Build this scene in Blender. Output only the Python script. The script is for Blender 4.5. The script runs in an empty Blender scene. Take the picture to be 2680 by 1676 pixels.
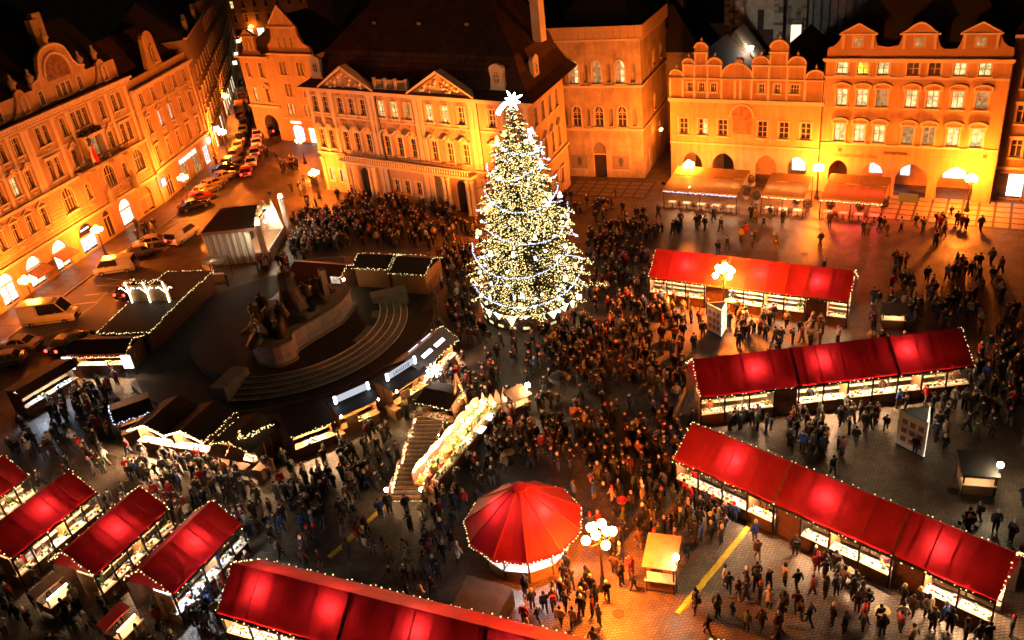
import bpy, bmesh, math, random
from mathutils import Matrix, Vector
import numpy as np
random.seed(7)
rng = random.Random(11)
sc = bpy.context.scene
COL = sc.collection
PI = math.pi
rad = math.radians
# ------------------------------------------------------------------ camera
CAM_H = 40.0
PITCH, ROLL, FPX = 0.5012, -0.1232, 2259.0
cam = bpy.data.cameras.new('camera')
cam.sensor_fit = 'HORIZONTAL'; cam.sensor_width = 36.0
cam.lens = 36.0 * FPX / 2680.0
cam.clip_start = 0.5; cam.clip_end = 3000
co = bpy.data.objects.new('camera', cam); COL.objects.link(co)
fw = Vector((0, math.cos(PITCH), -math.sin(PITCH)))
r0 = Vector((1, 0, 0)); u0 = r0.cross(fw)
cr, sr = math.cos(ROLL), math.sin(ROLL)
RT = cr * r0 + sr * u0; UP = -sr * r0 + cr * u0
co.matrix_world = Matrix(((RT.x, UP.x, -fw.x, 0), (RT.y, UP.y, -fw.y, 0), (RT.z, UP.z, -fw.z, CAM_H), (0, 0, 0, 1)))
sc.camera = co
CP = Vector((0, 0, CAM_H))
KS = 2680 / 2418.0
def G(x, y, z=0.0):
    """ground point (height z) seen at a place of the photograph"""
    d = (x * KS - 1340) * RT - (y * KS - 838) * UP + FPX * fw
    return CP + d * ((z - CAM_H) / d.z)
def PX(p):
    q = Vector(p) - CP; w = q.dot(fw)
    return ((1340 + FPX * q.dot(RT) / w) / KS, (838 - FPX * q.dot(UP) / w) / KS, w)
# ------------------------------------------------------------------ world: night sky
W = bpy.data.worlds.new('World'); sc.world = W; W.use_nodes = True
nt = W.node_tree; nt.nodes.clear()
sky = nt.nodes.new('ShaderNodeTexSky'); sky.sky_type = 'NISHITA'; sky.sun_disc = False
sky.sun_elevation = rad(2); sky.sun_rotation = rad(200)
mixn = nt.nodes.new('ShaderNodeMix'); mixn.data_type = 'RGBA'; mixn.blend_type = 'MULTIPLY'
mixn.inputs[0].default_value = 1.0; mixn.inputs[7].default_value = (1.0, 0.62, 0.42, 1)
bg = nt.nodes.new('ShaderNodeBackground'); bg.inputs[1].default_value = 0.009
wo = nt.nodes.new('ShaderNodeOutputWorld')
nt.links.new(sky.outputs[0], mixn.inputs[6]); nt.links.new(mixn.outputs[2], bg.inputs[0]); nt.links.new(bg.outputs[0], wo.inputs[0])
# ------------------------------------------------------------------ exposure and render settings
sc.view_settings.view_transform = 'Standard'; sc.view_settings.look = 'None'
sc.view_settings.exposure = 0.0; sc.view_settings.gamma = 1.0; sc.view_settings.use_curve_mapping = False
cy = sc.cycles
cy.use_denoising = True
cy.max_bounces = 5; cy.diffuse_bounces = 3; cy.glossy_bounces = 2; cy.transmission_bounces = 4; cy.transparent_max_bounces = 4
cy.sample_clamp_indirect = 3.0; cy.sample_clamp_direct = 0.0
cy.use_light_tree = True
cy.caustics_reflective = False; cy.caustics_refractive = False
# strengths of the kinds of lamp (radiance)
SODIUM = (1.0, 0.195, 0.015)
WARM = (1.0, 0.58, 0.29)
WHITE = (1.0, 0.9, 0.78)
# ------------------------------------------------------------------ materials
MATS = {}
def mat(name, col=(.5, .5, .5), rough=.7, var=.0, scale=3.0, bump=0.0, bscale=None, metal=0.0, spec=0.4, translucent=0.0, streak=0.0):
    if name in MATS: return MATS[name]
    m = bpy.data.materials.new(name); m.use_nodes = True; MATS[name] = m
    n = m.node_tree.nodes; l = m.node_tree.links
    b = n['Principled BSDF']; b.inputs['Roughness'].default_value = rough; b.inputs['Metallic'].default_value = metal
    b.inputs['Specular IOR Level'].default_value = spec
    b.inputs['Base Color'].default_value = (*col, 1)
    if var or bump:
        tc = n.new('ShaderNodeTexCoord'); no = n.new('ShaderNodeTexNoise')
        no.inputs['Scale'].default_value = scale; no.inputs['Detail'].default_value = 5; no.inputs['Roughness'].default_value = .65
        l.new(tc.outputs['Object'], no.inputs['Vector'])
        if var:
            r = n.new('ShaderNodeValToRGB'); e = r.color_ramp.elements
            e[0].position = .3; e[1].position = .7
            e[0].color = (*[c * (1 - var) for c in col], 1); e[1].color = (*[min(1, c * (1 + var)) for c in col], 1)
            l.new(no.outputs[0], r.inputs[0]); l.new(r.outputs[0], b.inputs['Base Color'])
        if bump:
            n2 = n.new('ShaderNodeTexNoise'); n2.inputs['Scale'].default_value = bscale or scale * 6; n2.inputs['Detail'].default_value = 3
            l.new(tc.outputs['Object'], n2.inputs['Vector'])
            bp = n.new('ShaderNodeBump'); bp.inputs['Strength'].default_value = bump; bp.inputs['Distance'].default_value = .05
            l.new(n2.outputs[0], bp.inputs['Height']); l.new(bp.outputs[0], b.inputs['Normal'])
    if streak:   # rain streaks and patched plaster
        mpg = n.new('ShaderNodeMapping'); mpg.inputs['Scale'].default_value = (1.3, 1.3, .16); l.new(tc.outputs['Object'], mpg.inputs[0])
        ns = n.new('ShaderNodeTexNoise'); ns.inputs['Scale'].default_value = 1.6; ns.inputs['Detail'].default_value = 8; ns.inputs['Roughness'].default_value = .7; l.new(mpg.outputs[0], ns.inputs['Vector'])
        rs_ = n.new('ShaderNodeValToRGB'); rs_.color_ramp.elements[0].position = .32; rs_.color_ramp.elements[1].position = .62
        rs_.color_ramp.elements[0].color = (1 - streak, 1 - streak, 1 - streak, 1); rs_.color_ramp.elements[1].color = (1, 1, 1, 1); l.new(ns.outputs[0], rs_.inputs[0])
        mm = n.new('ShaderNodeMix'); mm.data_type = 'RGBA'; mm.blend_type = 'MULTIPLY'; mm.inputs[0].default_value = 1
        l.new(r.outputs[0], mm.inputs[6]); l.new(rs_.outputs[0], mm.inputs[7]); l.new(mm.outputs[2], b.inputs['Base Color'])
    if translucent:
        tr = n.new('ShaderNodeBsdfTranslucent'); tr.inputs[0].default_value = (*col, 1)
        mx = n.new('ShaderNodeMixShader'); mx.inputs[0].default_value = translucent
        o = n['Material Output']; l.new(b.outputs[0], mx.inputs[1]); l.new(tr.outputs[0], mx.inputs[2]); l.new(mx.outputs[0], o.inputs[0])
    return m
def emit(name, col, strength, sample=True, vary=None):
    if name in MATS: return MATS[name]
    m = bpy.data.materials.new(name); m.use_nodes = True; MATS[name] = m
    n = m.node_tree.nodes; l = m.node_tree.links; n.clear()
    e = n.new('ShaderNodeEmission'); e.inputs[0].default_value = (*col, 1); e.inputs[1].default_value = strength
    o = n.new('ShaderNodeOutputMaterial'); l.new(e.outputs[0], o.inputs[0])
    if vary:
        tc = n.new('ShaderNodeTexCoord'); no = n.new('ShaderNodeTexNoise'); no.inputs['Scale'].default_value = vary
        oi = n.new('ShaderNodeObjectInfo'); ad = n.new('ShaderNodeVectorMath'); ad.operation = 'ADD'
        cb = n.new('ShaderNodeCombineXYZ'); mu = n.new('ShaderNodeMath'); mu.operation = 'MULTIPLY'; mu.inputs[1].default_value = 40
        l.new(oi.outputs['Random'], mu.inputs[0]); l.new(mu.outputs[0], cb.inputs[0])
        l.new(tc.outputs['Object'], ad.inputs[0]); l.new(cb.outputs[0], ad.inputs[1]); l.new(ad.outputs[0], no.inputs['Vector'])
        mp = n.new('ShaderNodeMapRange'); mp.inputs[1].default_value = .35; mp.inputs[2].default_value = .65
        mp.inputs[3].default_value = strength * .45; mp.inputs[4].default_value = strength * 1.35
        l.new(no.outputs[0], mp.inputs[0]); l.new(mp.outputs[0], e.inputs[1])
    try: m.cycles.emission_sampling = 'FRONT_BACK' if sample else 'NONE'
    except Exception: pass
    return m
def tile_mat(name, col, col2, mortar, sx, sy, rough=.7, bump=.5, offset=.5, msize=.02, patch=None, axis='xy', spec=.4):
    """rows of small pieces (cobbles, roof tiles, planks)"""
    if name in MATS: return MATS[name]
    m = bpy.data.materials.new(name); m.use_nodes = True; MATS[name] = m
    n = m.node_tree.nodes; l = m.node_tree.links; b = n['Principled BSDF']; b.inputs['Roughness'].default_value = rough
    b.inputs['Specular IOR Level'].default_value = spec
    tc = n.new('ShaderNodeTexCoord'); mp = n.new('ShaderNodeMapping'); l.new(tc.outputs['Object'], mp.inputs[0])
    if axis == 'xz': mp.inputs['Rotation'].default_value = (rad(90), 0, 0)
    br = n.new('ShaderNodeTexBrick'); br.offset = offset
    br.inputs['Scale'].default_value = 1.0; br.inputs['Brick Width'].default_value = sx; br.inputs['Row Height'].default_value = sy
    br.inputs['Mortar Size'].default_value = msize; br.inputs['Mortar Smooth'].default_value = .3; br.inputs['Bias'].default_value = 0
    br.inputs['Color1'].default_value = (*col, 1); br.inputs['Color2'].default_value = (*col2, 1); br.inputs['Mortar'].default_value = (*mortar, 1)
    l.new(mp.outputs[0], br.inputs[0])
    no = n.new('ShaderNodeTexNoise'); no.inputs['Scale'].default_value = .6; no.inputs['Detail'].default_value = 6; l.new(tc.outputs['Object'], no.inputs[0])
    mx = n.new('ShaderNodeMix'); mx.data_type = 'RGBA'; mx.blend_type = 'MULTIPLY'; mx.inputs[0].default_value = .75
    rp = n.new('ShaderNodeValToRGB'); rp.color_ramp.elements[0].position = .3; rp.color_ramp.elements[1].position = .7
    rp.color_ramp.elements[0].color = (.45, .45, .45, 1); rp.color_ramp.elements[1].color = (1.15, 1.15, 1.15, 1)
    l.new(no.outputs[0], rp.inputs[0]); l.new(br.outputs[0], mx.inputs[6]); l.new(rp.outputs[0], mx.inputs[7])
    last = mx.outputs[2]
    if patch:  # broad bands of darker setts laid across the square
        az, w, dark = patch
        m2 = n.new('ShaderNodeMapping'); m2.inputs['Rotation'].default_value = (0, 0, -rad(az)); l.new(tc.outputs['Object'], m2.inputs[0])
        b2 = n.new('ShaderNodeTexBrick'); b2.offset = 0; b2.inputs['Scale'].default_value = 1; b2.inputs['Brick Width'].default_value = w
        b2.inputs['Row Height'].default_value = w * .8; b2.inputs['Mortar Size'].default_value = w * .07; b2.inputs['Mortar Smooth'].default_value = 0
        b2.inputs['Color1'].default_value = (1, 1, 1, 1); b2.inputs['Color2'].default_value = (.82, .8, .78, 1); b2.inputs['Mortar'].default_value = (dark, dark, dark, 1)
        l.new(m2.outputs[0], b2.inputs[0])
        m3 = n.new('ShaderNodeMix'); m3.data_type = 'RGBA'; m3.blend_type = 'MULTIPLY'; m3.inputs[0].default_value = 1
        l.new(last, m3.inputs[6]); l.new(b2.outputs[0], m3.inputs[7]); last = m3.outputs[2]
    if patch:   # worn, stained and damp patches
        nw = n.new('ShaderNodeTexNoise'); nw.inputs['Scale'].default_value = .23; nw.inputs['Detail'].default_value = 9; nw.inputs['Roughness'].default_value = .72; l.new(tc.outputs['Object'], nw.inputs[0])
        rw = n.new('ShaderNodeValToRGB'); rw.color_ramp.elements[0].position = .38; rw.color_ramp.elements[1].position = .6; rw.color_ramp.elements[0].color = (.5, .47, .44, 1); rw.color_ramp.elements[1].color = (1.12, 1.1, 1.06, 1); l.new(nw.outputs[0], rw.inputs[0])
        m4 = n.new('ShaderNodeMix'); m4.data_type = 'RGBA'; m4.blend_type = 'MULTIPLY'; m4.inputs[0].default_value = 1; l.new(last, m4.inputs[6]); l.new(rw.outputs[0], m4.inputs[7]); last = m4.outputs[2]
        mr_ = n.new('ShaderNodeMapRange'); mr_.inputs[1].default_value = .35; mr_.inputs[2].default_value = .62; mr_.inputs[3].default_value = .3; mr_.inputs[4].default_value = .68; l.new(nw.outputs[0], mr_.inputs[0]); l.new(mr_.outputs[0], b.inputs['Roughness'])
    l.new(last, b.inputs['Base Color'])
    bp = n.new('ShaderNodeBump'); bp.inputs['Strength'].default_value = bump; bp.inputs['Distance'].default_value = .03; bp.invert = True
    ad = n.new('ShaderNodeMath'); ad.operation = 'MULTIPLY_ADD'; ad.inputs[1].default_value = -.35
    n3 = n.new('ShaderNodeTexNoise'); n3.inputs['Scale'].default_value = 14; l.new(tc.outputs['Object'], n3.inputs[0])
    l.new(n3.outputs[0], ad.inputs[0]); l.new(br.outputs['Fac'], ad.inputs[2]); l.new(ad.outputs[0], bp.inputs['Height'])
    l.new(bp.outputs[0], b.inputs['Normal'])
    return m
def objcol_mat(name, rough=.75, mul=1.0):
    if name in MATS: return MATS[name]
    m = bpy.data.materials.new(name); m.use_nodes = True; MATS[name] = m
    n = m.node_tree.nodes; l = m.node_tree.links; b = n['Principled BSDF']; b.inputs['Roughness'].default_value = rough
    b.inputs['Specular IOR Level'].default_value = .5 if rough < .5 else .2
    oi = n.new('ShaderNodeObjectInfo'); l.new(oi.outputs['Color'], b.inputs['Base Color'])
    return m
# ------------------------------------------------------------------ mesh builder
class MB:
    def __init__(s): s.v = []; s.f = []; s.m = []
    def add(s, vs, fs, m=0):
        o = len(s.v); s.v.extend([tuple(p) for p in vs]); s.f.extend([tuple(i + o for i in f) for f in fs]); s.m.extend([m] * len(fs)); return s
    def box(s, x0, x1, y0, y1, z0, z1, m=0):
        return s.add([(x0, y0, z0), (x1, y0, z0), (x1, y1, z0), (x0, y1, z0), (x0, y0, z1), (x1, y0, z1), (x1, y1, z1), (x0, y1, z1)],
                     [(0, 3, 2, 1), (4, 5, 6, 7), (0, 1, 5, 4), (1, 2, 6, 5), (2, 3, 7, 6), (3, 0, 4, 7)], m)
    def obox(s, c, sz, rz=0, m=0, rx=0):
        x, y, z = [a / 2 for a in sz]; M = Matrix.Rotation(rz, 3, 'Z') @ Matrix.Rotation(rx, 3, 'X')
        c = Vector(c)
        vs = [c + M @ Vector(p) for p in [(-x, -y, -z), (x, -y, -z), (x, y, -z), (-x, y, -z), (-x, -y, z), (x, -y, z), (x, y, z), (-x, y, z)]]
        return s.add(vs, [(0, 3, 2, 1), (4, 5, 6, 7), (0, 1, 5, 4), (1, 2, 6, 5), (2, 3, 7, 6), (3, 0, 4, 7)], m)
    def quad(s, a, b, c, d, m=0): return s.add([a, b, c, d], [(0, 1, 2, 3)], m)
    def prism(s, poly, z0, z1, m=0, cap=True):
        n = len(poly); vs = [(x, y, z0) for x, y in poly] + [(x, y, z1) for x, y in poly]
        fs = [(i, (i + 1) % n, n + (i + 1) % n, n + i) for i in range(n)]
        if cap: fs += [tuple(range(n - 1, -1, -1)), tuple(range(n, 2 * n))]
        return s.add(vs, fs, m)
    def extr(s, poly, y0, y1, m=0):
        """outline in the facade plane (x,z) given thickness y0..y1"""
        n = len(poly); vs = [(x, y0, z) for x, z in poly] + [(x, y1, z) for x, z in poly]
        fs = [(i, (i + 1) % n, n + (i + 1) % n, n + i) for i in range(n)] + [tuple(range(n)), tuple(range(2 * n - 1, n - 1, -1))]
        return s.add(vs, fs, m)
    def extx(s, poly, x0, x1, m=0):
        n = len(poly); vs = [(x0, y, z) for y, z in poly] + [(x1, y, z) for y, z in poly]
        fs = [(i, (i + 1) % n, n + (i + 1) % n, n + i) for i in range(n)] + [tuple(range(n)), tuple(range(2 * n - 1, n - 1, -1))]
        return s.add(vs, fs, m)
    def cyl(s, p0, p1, r0, r1=None, n=8, m=0, cap=True):
        r1 = r0 if r1 is None else r1; p0 = Vector(p0); p1 = Vector(p1); d = (p1 - p0)
        if d.length < 1e-6: return s
        d.normalize(); a = d.orthogonal().normalized(); b = d.cross(a)
        vs = []
        for p, r in ((p0, r0), (p1, r1)):
            for i in range(n):
                t = 2 * PI * i / n; vs.append(p + a * (r * math.cos(t)) + b * (r * math.sin(t)))
        fs = [(i, (i + 1) % n, n + (i + 1) % n, n + i) for i in range(n)]
        if cap: fs += [tuple(range(n - 1, -1, -1)), tuple(range(n, 2 * n))]
        return s.add(vs, fs, m)
    def tube(s, pts, r, n=6, m=0):
        for a, b in zip(pts, pts[1:]): s.cyl(a, b, r, r, n, m)
        return s
    def lathe(s, prof, c=(0, 0, 0), n=12, m=0):
        vs = []; fs = []
        for r, z in prof:
            for i in range(n):
                t = 2 * PI * i / n; vs.append((c[0] + r * math.cos(t), c[1] + r * math.sin(t), c[2] + z))
        for k in range(len(prof) - 1):
            for i in range(n): fs.append((k * n + i, k * n + (i + 1) % n, (k + 1) * n + (i + 1) % n, (k + 1) * n + i))
        return s.add(vs, fs, m)
    def ball(s, c, r, n=8, k=5, m=0, sz=1.0):
        prof = [(max(1e-3, r * math.sin(PI * i / k)), -r * sz * math.cos(PI * i / k)) for i in range(k + 1)]
        return s.lathe(prof, c, n, m)
    def octa(s, c, r, m=0):
        x, y, z = c
        return s.add([(x + r, y, z), (x - r, y, z), (x, y + r, z), (x, y - r, z), (x, y, z + r), (x, y, z - r)],
                     [(0, 2, 4), (2, 1, 4), (1, 3, 4), (3, 0, 4), (2, 0, 5), (1, 2, 5), (3, 1, 5), (0, 3, 5)], m)
    def mesh(s, name, mats, smooth=False):
        me = bpy.data.meshes.new(name); me.from_pydata(s.v, [], s.f)
        for m in (mats if isinstance(mats, (list, tuple)) else [mats]): me.materials.append(m)
        if any(s.m): me.polygons.foreach_set('material_index', s.m)
        if smooth: me.polygons.foreach_set('use_smooth', [True] * len(me.polygons))
        me.update(); return me
    def build(s, name, mats, parent=None, smooth=False, loc=(0, 0, 0), rz=0.0):
        return put(name, s.mesh(name, mats, smooth), parent, loc, rz)
def put(name, me, parent=None, loc=(0, 0, 0), rz=0.0, scale=None):
    o = bpy.data.objects.new(name, me); COL.objects.link(o); o.location = loc; o.rotation_euler = (0, 0, rz)
    if scale: o.scale = scale
    if parent: o.parent = parent
    return o
def tag(o, label, cat, group=None):
    o['label'] = label; o['category'] = cat
    if group: o['group'] = group
    return o
def thing(name, label, cat, loc=(0, 0, 0), rz=0.0, group=None):
    return tag(put(name, None, None, loc, rz), label, cat, group)
def stuff(o): o['kind'] = 'stuff'; return o
def structure(o): o['kind'] = 'structure'; return o
def bulbs(mb, pts, step=.28, r=.035, jit=.06, m=0):
    """small bulbs along a line"""
    for a, b in zip(pts, pts[1:]):
        a = Vector(a); b = Vector(b); L = (b - a).length; n = max(1, int(L / step))
        for i in range(n):
            p = a.lerp(b, (i + rng.random() * .7) / n)
            mb.octa((p.x + rng.uniform(-jit, jit), p.y + rng.uniform(-jit, jit), p.z + rng.uniform(-jit * 1.5, jit)), r * 1.4 * rng.uniform(.7, 1.35), m)
    return mb
OBST = []   # footprints people keep clear of: ('c', x, y, r) or ('r', x, y, az, x0, x1, y0, y1)
def blocked(x, y, pad=.25):
    for o in OBST:
        if o[0] == 'c':
            if (x - o[1]) ** 2 + (y - o[2]) ** 2 < (o[3] + pad) ** 2: return True
        else:
            dx, dy = x - o[1], y - o[2]; c, s = math.cos(o[3]), math.sin(o[3]); u, v = dx * c + dy * s, -dx * s + dy * c
            if o[4] - pad < u < o[5] + pad and o[6] - pad < v < o[7] + pad: return True
    return False
# shared materials
M_TRIM = mat('facade_trim', (.58, .48, .36), .8, .12, .8, .2, 8)
M_DARKSTONE = mat('weathered_stone', (.30, .25, .19), .9, .3, .6, .4, 5)
M_WHITEWALL = mat('white_render', (.6, .52, .42), .85, .12, .5, .2, 6)
M_FRAME = mat('window_frame_paint', (.5, .42, .32), .6)
M_GLASS = mat('dark_window_glass', (.045, .038, .03), .14, .5, 1.7, spec=.6)
M_LIT = emit('lit_window_pane', (1.0, .74, .3), 1.35, False, 1.6)
M_LITW = emit('lit_white_window_pane', (.9, .92, .85), 1.0, False, 2.5)
M_DIM = emit('dim_window_pane', (1.0, .55, .2), .5, False, 1.8)
M_ROOF = tile_mat('roof_tiles', (.10, .042, .026), (.07, .03, .02), (.025, .014, .01), .34, .26, .8, 1.0)
M_ROOFB = mat('dark_sheet_roof', (.018, .015, .014), .6, .3, 1.2)
M_METAL = mat('dark_metal', (.02, .02, .02), .45, metal=.6)
M_WOOD = mat('brown_boards', (.11, .05, .022), .75, .3, 4, .2, 20)
M_WOODL = mat('pale_boards', (.34, .18, .075), .7, .25, 4, .2, 20)
M_ROOFW = mat('dark_shingle_hut_roof', (.035, .022, .016), .8, .35, 5, .5, 14)
M_RED = mat('red_tarpaulin', (.30, .007, .010), .65, .38, .8, .45, 1.3, translucent=.45)
M_WHITECLOTH = mat('white_cloth', (.6, .55, .48), .8, .1, 2, .3, 4, translucent=.35)
M_GREEN = mat('fir_garland', (.018, .03, .01), .85, .4, 9)
M_SODIUM = emit('sodium_globe', SODIUM, 400.0)
M_BULB = emit('fairy_light', (1.0, .72, .30), 2.6, False)
M_BULBW = emit('cool_fairy_light', (.62, .72, 1.0), 2.6, False)
M_STRIP = emit('warm_strip_lamp', WARM, 26.0)
M_STRIPW = emit('white_strip_lamp', WHITE, 24.0)
M_STRIPB = emit('cool_strip_lamp', (.75, .85, 1.0), 12.0)
M_SPOT = emit('warm_bulb', WARM, 150.0)
M_SIGN = emit('backlit_panel', (.95, .95, 1.0), 2.2)
# ================================================================== ground, road, pavements
M_COBBLE = tile_mat('square_setts', (.25, .19, .145), (.17, .13, .10), (.04, .031, .025), .26, .19, .5, 1.0, patch=(-32, 9.0, .8), spec=.5)
g = MB(); g.quad((-900, -60, 0), (900, -60, 0), (900, 1500, 0), (-900, 1500, 0))
structure(g.build('ground', M_COBBLE))
M_ASPH = mat('asphalt', (.075, .066, .058), .55, .25, 1.5, .5, 30, spec=.5)
def strip(name, left, right, z, m, th=0):
    b = MB(); n = len(left)
    vs = [(p[0], p[1], z) for p in left] + [(p[0], p[1], z) for p in right]
    fs = [(i, n + i, n + i + 1, i + 1) for i in range(n - 1)]
    b.add(vs, fs)
    if th:
        for side, flip in ((left, 0), (right, 1)):
            for p, q in zip(side, side[1:]):
                b.quad((p[0], p[1], 0), (q[0], q[1], 0), (q[0], q[1], z), (p[0], p[1], z))
    return structure(b.build(name, m))
road_l = [(-64, 50), (-57.5, 66), (-53.6, 82), (-50.0, 96.5), (-44.8, 114), (-42.3, 140), (-46.5, 170), (-51, 197), (-59, 238), (-72, 300)]
road_r = [(-52, 50), (-47, 66), (-43.2, 80), (-40.0, 94), (-37.2, 108), (-35.5, 138), (-40.5, 168), (-46, 197), (-54, 238), (-66, 300)]
strip('road', road_l, road_r, .005, M_ASPH)
M_KERBP = tile_mat('mosaic_pavement', (.15, .125, .10), (.11, .09, .075), (.04, .033, .028), .3, .3, .6, .5, patch=(74, 2.4, .6))
hot_l = [(-70, 50), (-62.7, 66), (-58.6, 82), (-55.1, 96), (-49.6, 114.5), (-45.6, 139.5), (-50.2, 170), (-54.7, 197), (-62.6, 238), (-75, 300)]
strip('pavement', hot_l, road_l, .13, M_KERBP, 1)
# kerb stones along the road (single stones where they can be told apart)
kst = MB(); kst.box(-.75, .75, -.14, .14, 0, .15); kme = kst.mesh('kerb_stone', mat('granite_kerb', (.22, .19, .16), .7, .2, 3, .3, 20))
kp = structure(put('kerb', None))
def along(pts, step):
    out = []
    for a, b in zip(pts, pts[1:]):
        a = Vector(a); b = Vector(b); n = max(1, round((b - a).length / step))
        for i in range(n): out.append((a.lerp(b, (i + .5) / n), math.atan2((b - a).y, (b - a).x)))
    return out
for p, az in along(road_l[1:6], 1.55): put('kerb_stone', kme, kp, (p.x + .1, p.y, 0), az)
# zigzag bus-bay marking and parking lines
M_PAINT = mat('road_paint', (.55, .5, .4), .7, .3, 6)
def line(b, p, q, w=.12, z=.009):
    p = Vector((*p, 0)); q = Vector((*q, 0)); d = (q - p).normalized(); n = Vector((-d.y, d.x, 0)) * w / 2
    b.quad((p - n).to_tuple()[:2] + (z,), (q - n).to_tuple()[:2] + (z,), (q + n).to_tuple()[:2] + (z,), (p + n).to_tuple()[:2] + (z,))
zz = MB()
za_ = [G(283, 678), G(205, 712), G(254, 720), G(172, 748)]
top = [(253, 655), (300, 668)]; 
zpts = [(252, 658), (300, 664), (226, 676), (286, 674), (262, 694), (198, 698), (254, 690), (230, 712), (172, 720), (232, 714), (195, 740), (160, 742)]
for a, b_ in zip(zpts, zpts[1:]):
    p, q = G(*a), G(*b_); line(zz, (p.x, p.y), (q.x, q.y), .13)
zz.build('zigzag_marking', M_PAINT)['kind'] = 'structure'
pl = MB()
for a, b_ in [((395, 535), (445, 512)), ((360, 565), (420, 545)), ((90, 800), (160, 776)), ((60, 840), (110, 830)), ((410, 520), (470, 515))]:
    p, q = G(*a), G(*b_); line(pl, (p.x, p.y), (q.x, q.y), .1)
pl.build('parking_line_marking', M_PAINT)['kind'] = 'structure'
# paved strip of slabs in front of the arcaded houses
def slabs(name, org, az, nx, ny, sx, sy, label_mat, gap=.12):
    root = structure(put(name, None, None, (org[0], org[1], 0), az))
    b = MB(); b.box(-.2, nx * sx + .2, -.2, ny * sy + .2, 0, .012); b.build('bedding', mat('dark_setts', (.07, .05, .04), .7, .3, 6, .5, 20), root)
    s = MB(); s.box(gap / 2, sx - gap / 2, gap / 2, sy - gap / 2, .0, .03); me = s.mesh('paving_slab', label_mat)
    for i in range(nx):
        for j in range(ny):
            put('paving_slab', me, root, (i * sx, j * sy, rng.uniform(0, .006)))
    return root
M_SLAB = mat('pale_paving_slab', (.30, .24, .18), .65, .2, 1.5, .2, 15)
slabs('slab_pavement', (40.0, 86.5), rad(-31.6), 11, 5, 1.55, 1.45, M_SLAB, .26)
slabs('slab_pavement', (8.6, 104.5), rad(-25.2), 7, 4, 1.5, 1.35, mat('grey_paving_slab', (.17, .14, .115), .65, .2, 1.5, .2, 15), .26)
# ================================================================== buildings
def arch_curve(x0, x1, z1, kind, n=7, rise=None):
    w = (x1 - x0) / 2; cx = (x0 + x1) / 2
    if kind == 'round': rise = w
    elif kind == 'seg': rise = rise or .35 * w
    else: rise = rise or 1.3 * w
    sp = z1 - rise
    R = (w * w + rise * rise) / (2 * (rise if kind == 'seg' else w)); pts = []
    if kind == 'point':
        t1 = math.acos((R - w) / R)
        L = [(x0 + R - R * math.cos(t1 * i / n), sp + R * math.sin(t1 * i / n)) for i in range(n + 1)]
        pts = L + [(2 * cx - x, z) for x, z in reversed(L[:-1])]
    elif kind == 'seg':
        t = math.asin(w / R); pts = [(cx + R * math.sin(-t + 2 * t * i / (2 * n)), z1 - R + R * math.cos(-t + 2 * t * i / (2 * n))) for i in range(2 * n + 1)]
    else:
        pts = [(cx - w * math.cos(PI * i / (2 * n)), sp + rise * math.sin(PI * i / (2 * n))) for i in range(2 * n + 1)]
    return pts, sp
def outline(x0, x1, z0, z1, arch):
    if not arch: return [(x0, z0), (x0, z1), (x1, z1), (x1, z0)]
    return [(x0, z0)] + arch_curve(x0, x1, z1, arch)[0] + [(x1, z0)]
def facade(mb, x0, x1, z0, z1, ops, depth=.35, m=0, mr=None):
    mr = m if mr is None else mr
    xs = sorted({x0, x1, *[o[0] for o in ops], *[o[1] for o in ops]}); zs = sorted({z0, z1, *[o[2] for o in ops], *[o[3] for o in ops]})
    xs = [x for x in xs if x0 <= x <= x1]; zs = [z for z in zs if z0 <= z <= z1]
    for c, d in zip(zs, zs[1:]):
        run = None
        for a, b in zip(xs, xs[1:]):
            cx, cz = (a + b) / 2, (c + d) / 2
            hole = any(o[0] < cx < o[1] and o[2] < cz < o[3] for o in ops)
            if hole:
                if run is not None: mb.quad((run, 0, c), (a, 0, c), (a, 0, d), (run, 0, d), m); run = None
            elif run is None: run = a
        if run is not None: mb.quad((run, 0, c), (x1, 0, c), (x1, 0, d), (run, 0, d), m)
    for o in ops:
        a, b, c, d, k = o[:5]; pts = outline(a, b, c, d, k)
        if k:
            cur = pts[1:-1]; h = len(cur) // 2
            for i in range(h): mb.add([(a, 0, d), (cur[i][0], 0, cur[i][1]), (cur[i + 1][0], 0, cur[i + 1][1])], [(0, 1, 2)], m)
            for i in range(h, len(cur) - 1): mb.add([(b, 0, d), (cur[i][0], 0, cur[i][1]), (cur[i + 1][0], 0, cur[i + 1][1])], [(0, 1, 2)], m)
        n = len(pts)
        for i in range(n):
            p, q = pts[i], pts[(i + 1) % n]; mb.quad((p[0], 0, p[1]), (q[0], 0, q[1]), (q[0], depth, q[1]), (p[0], depth, p[1]), mr)
WC = {}
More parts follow.
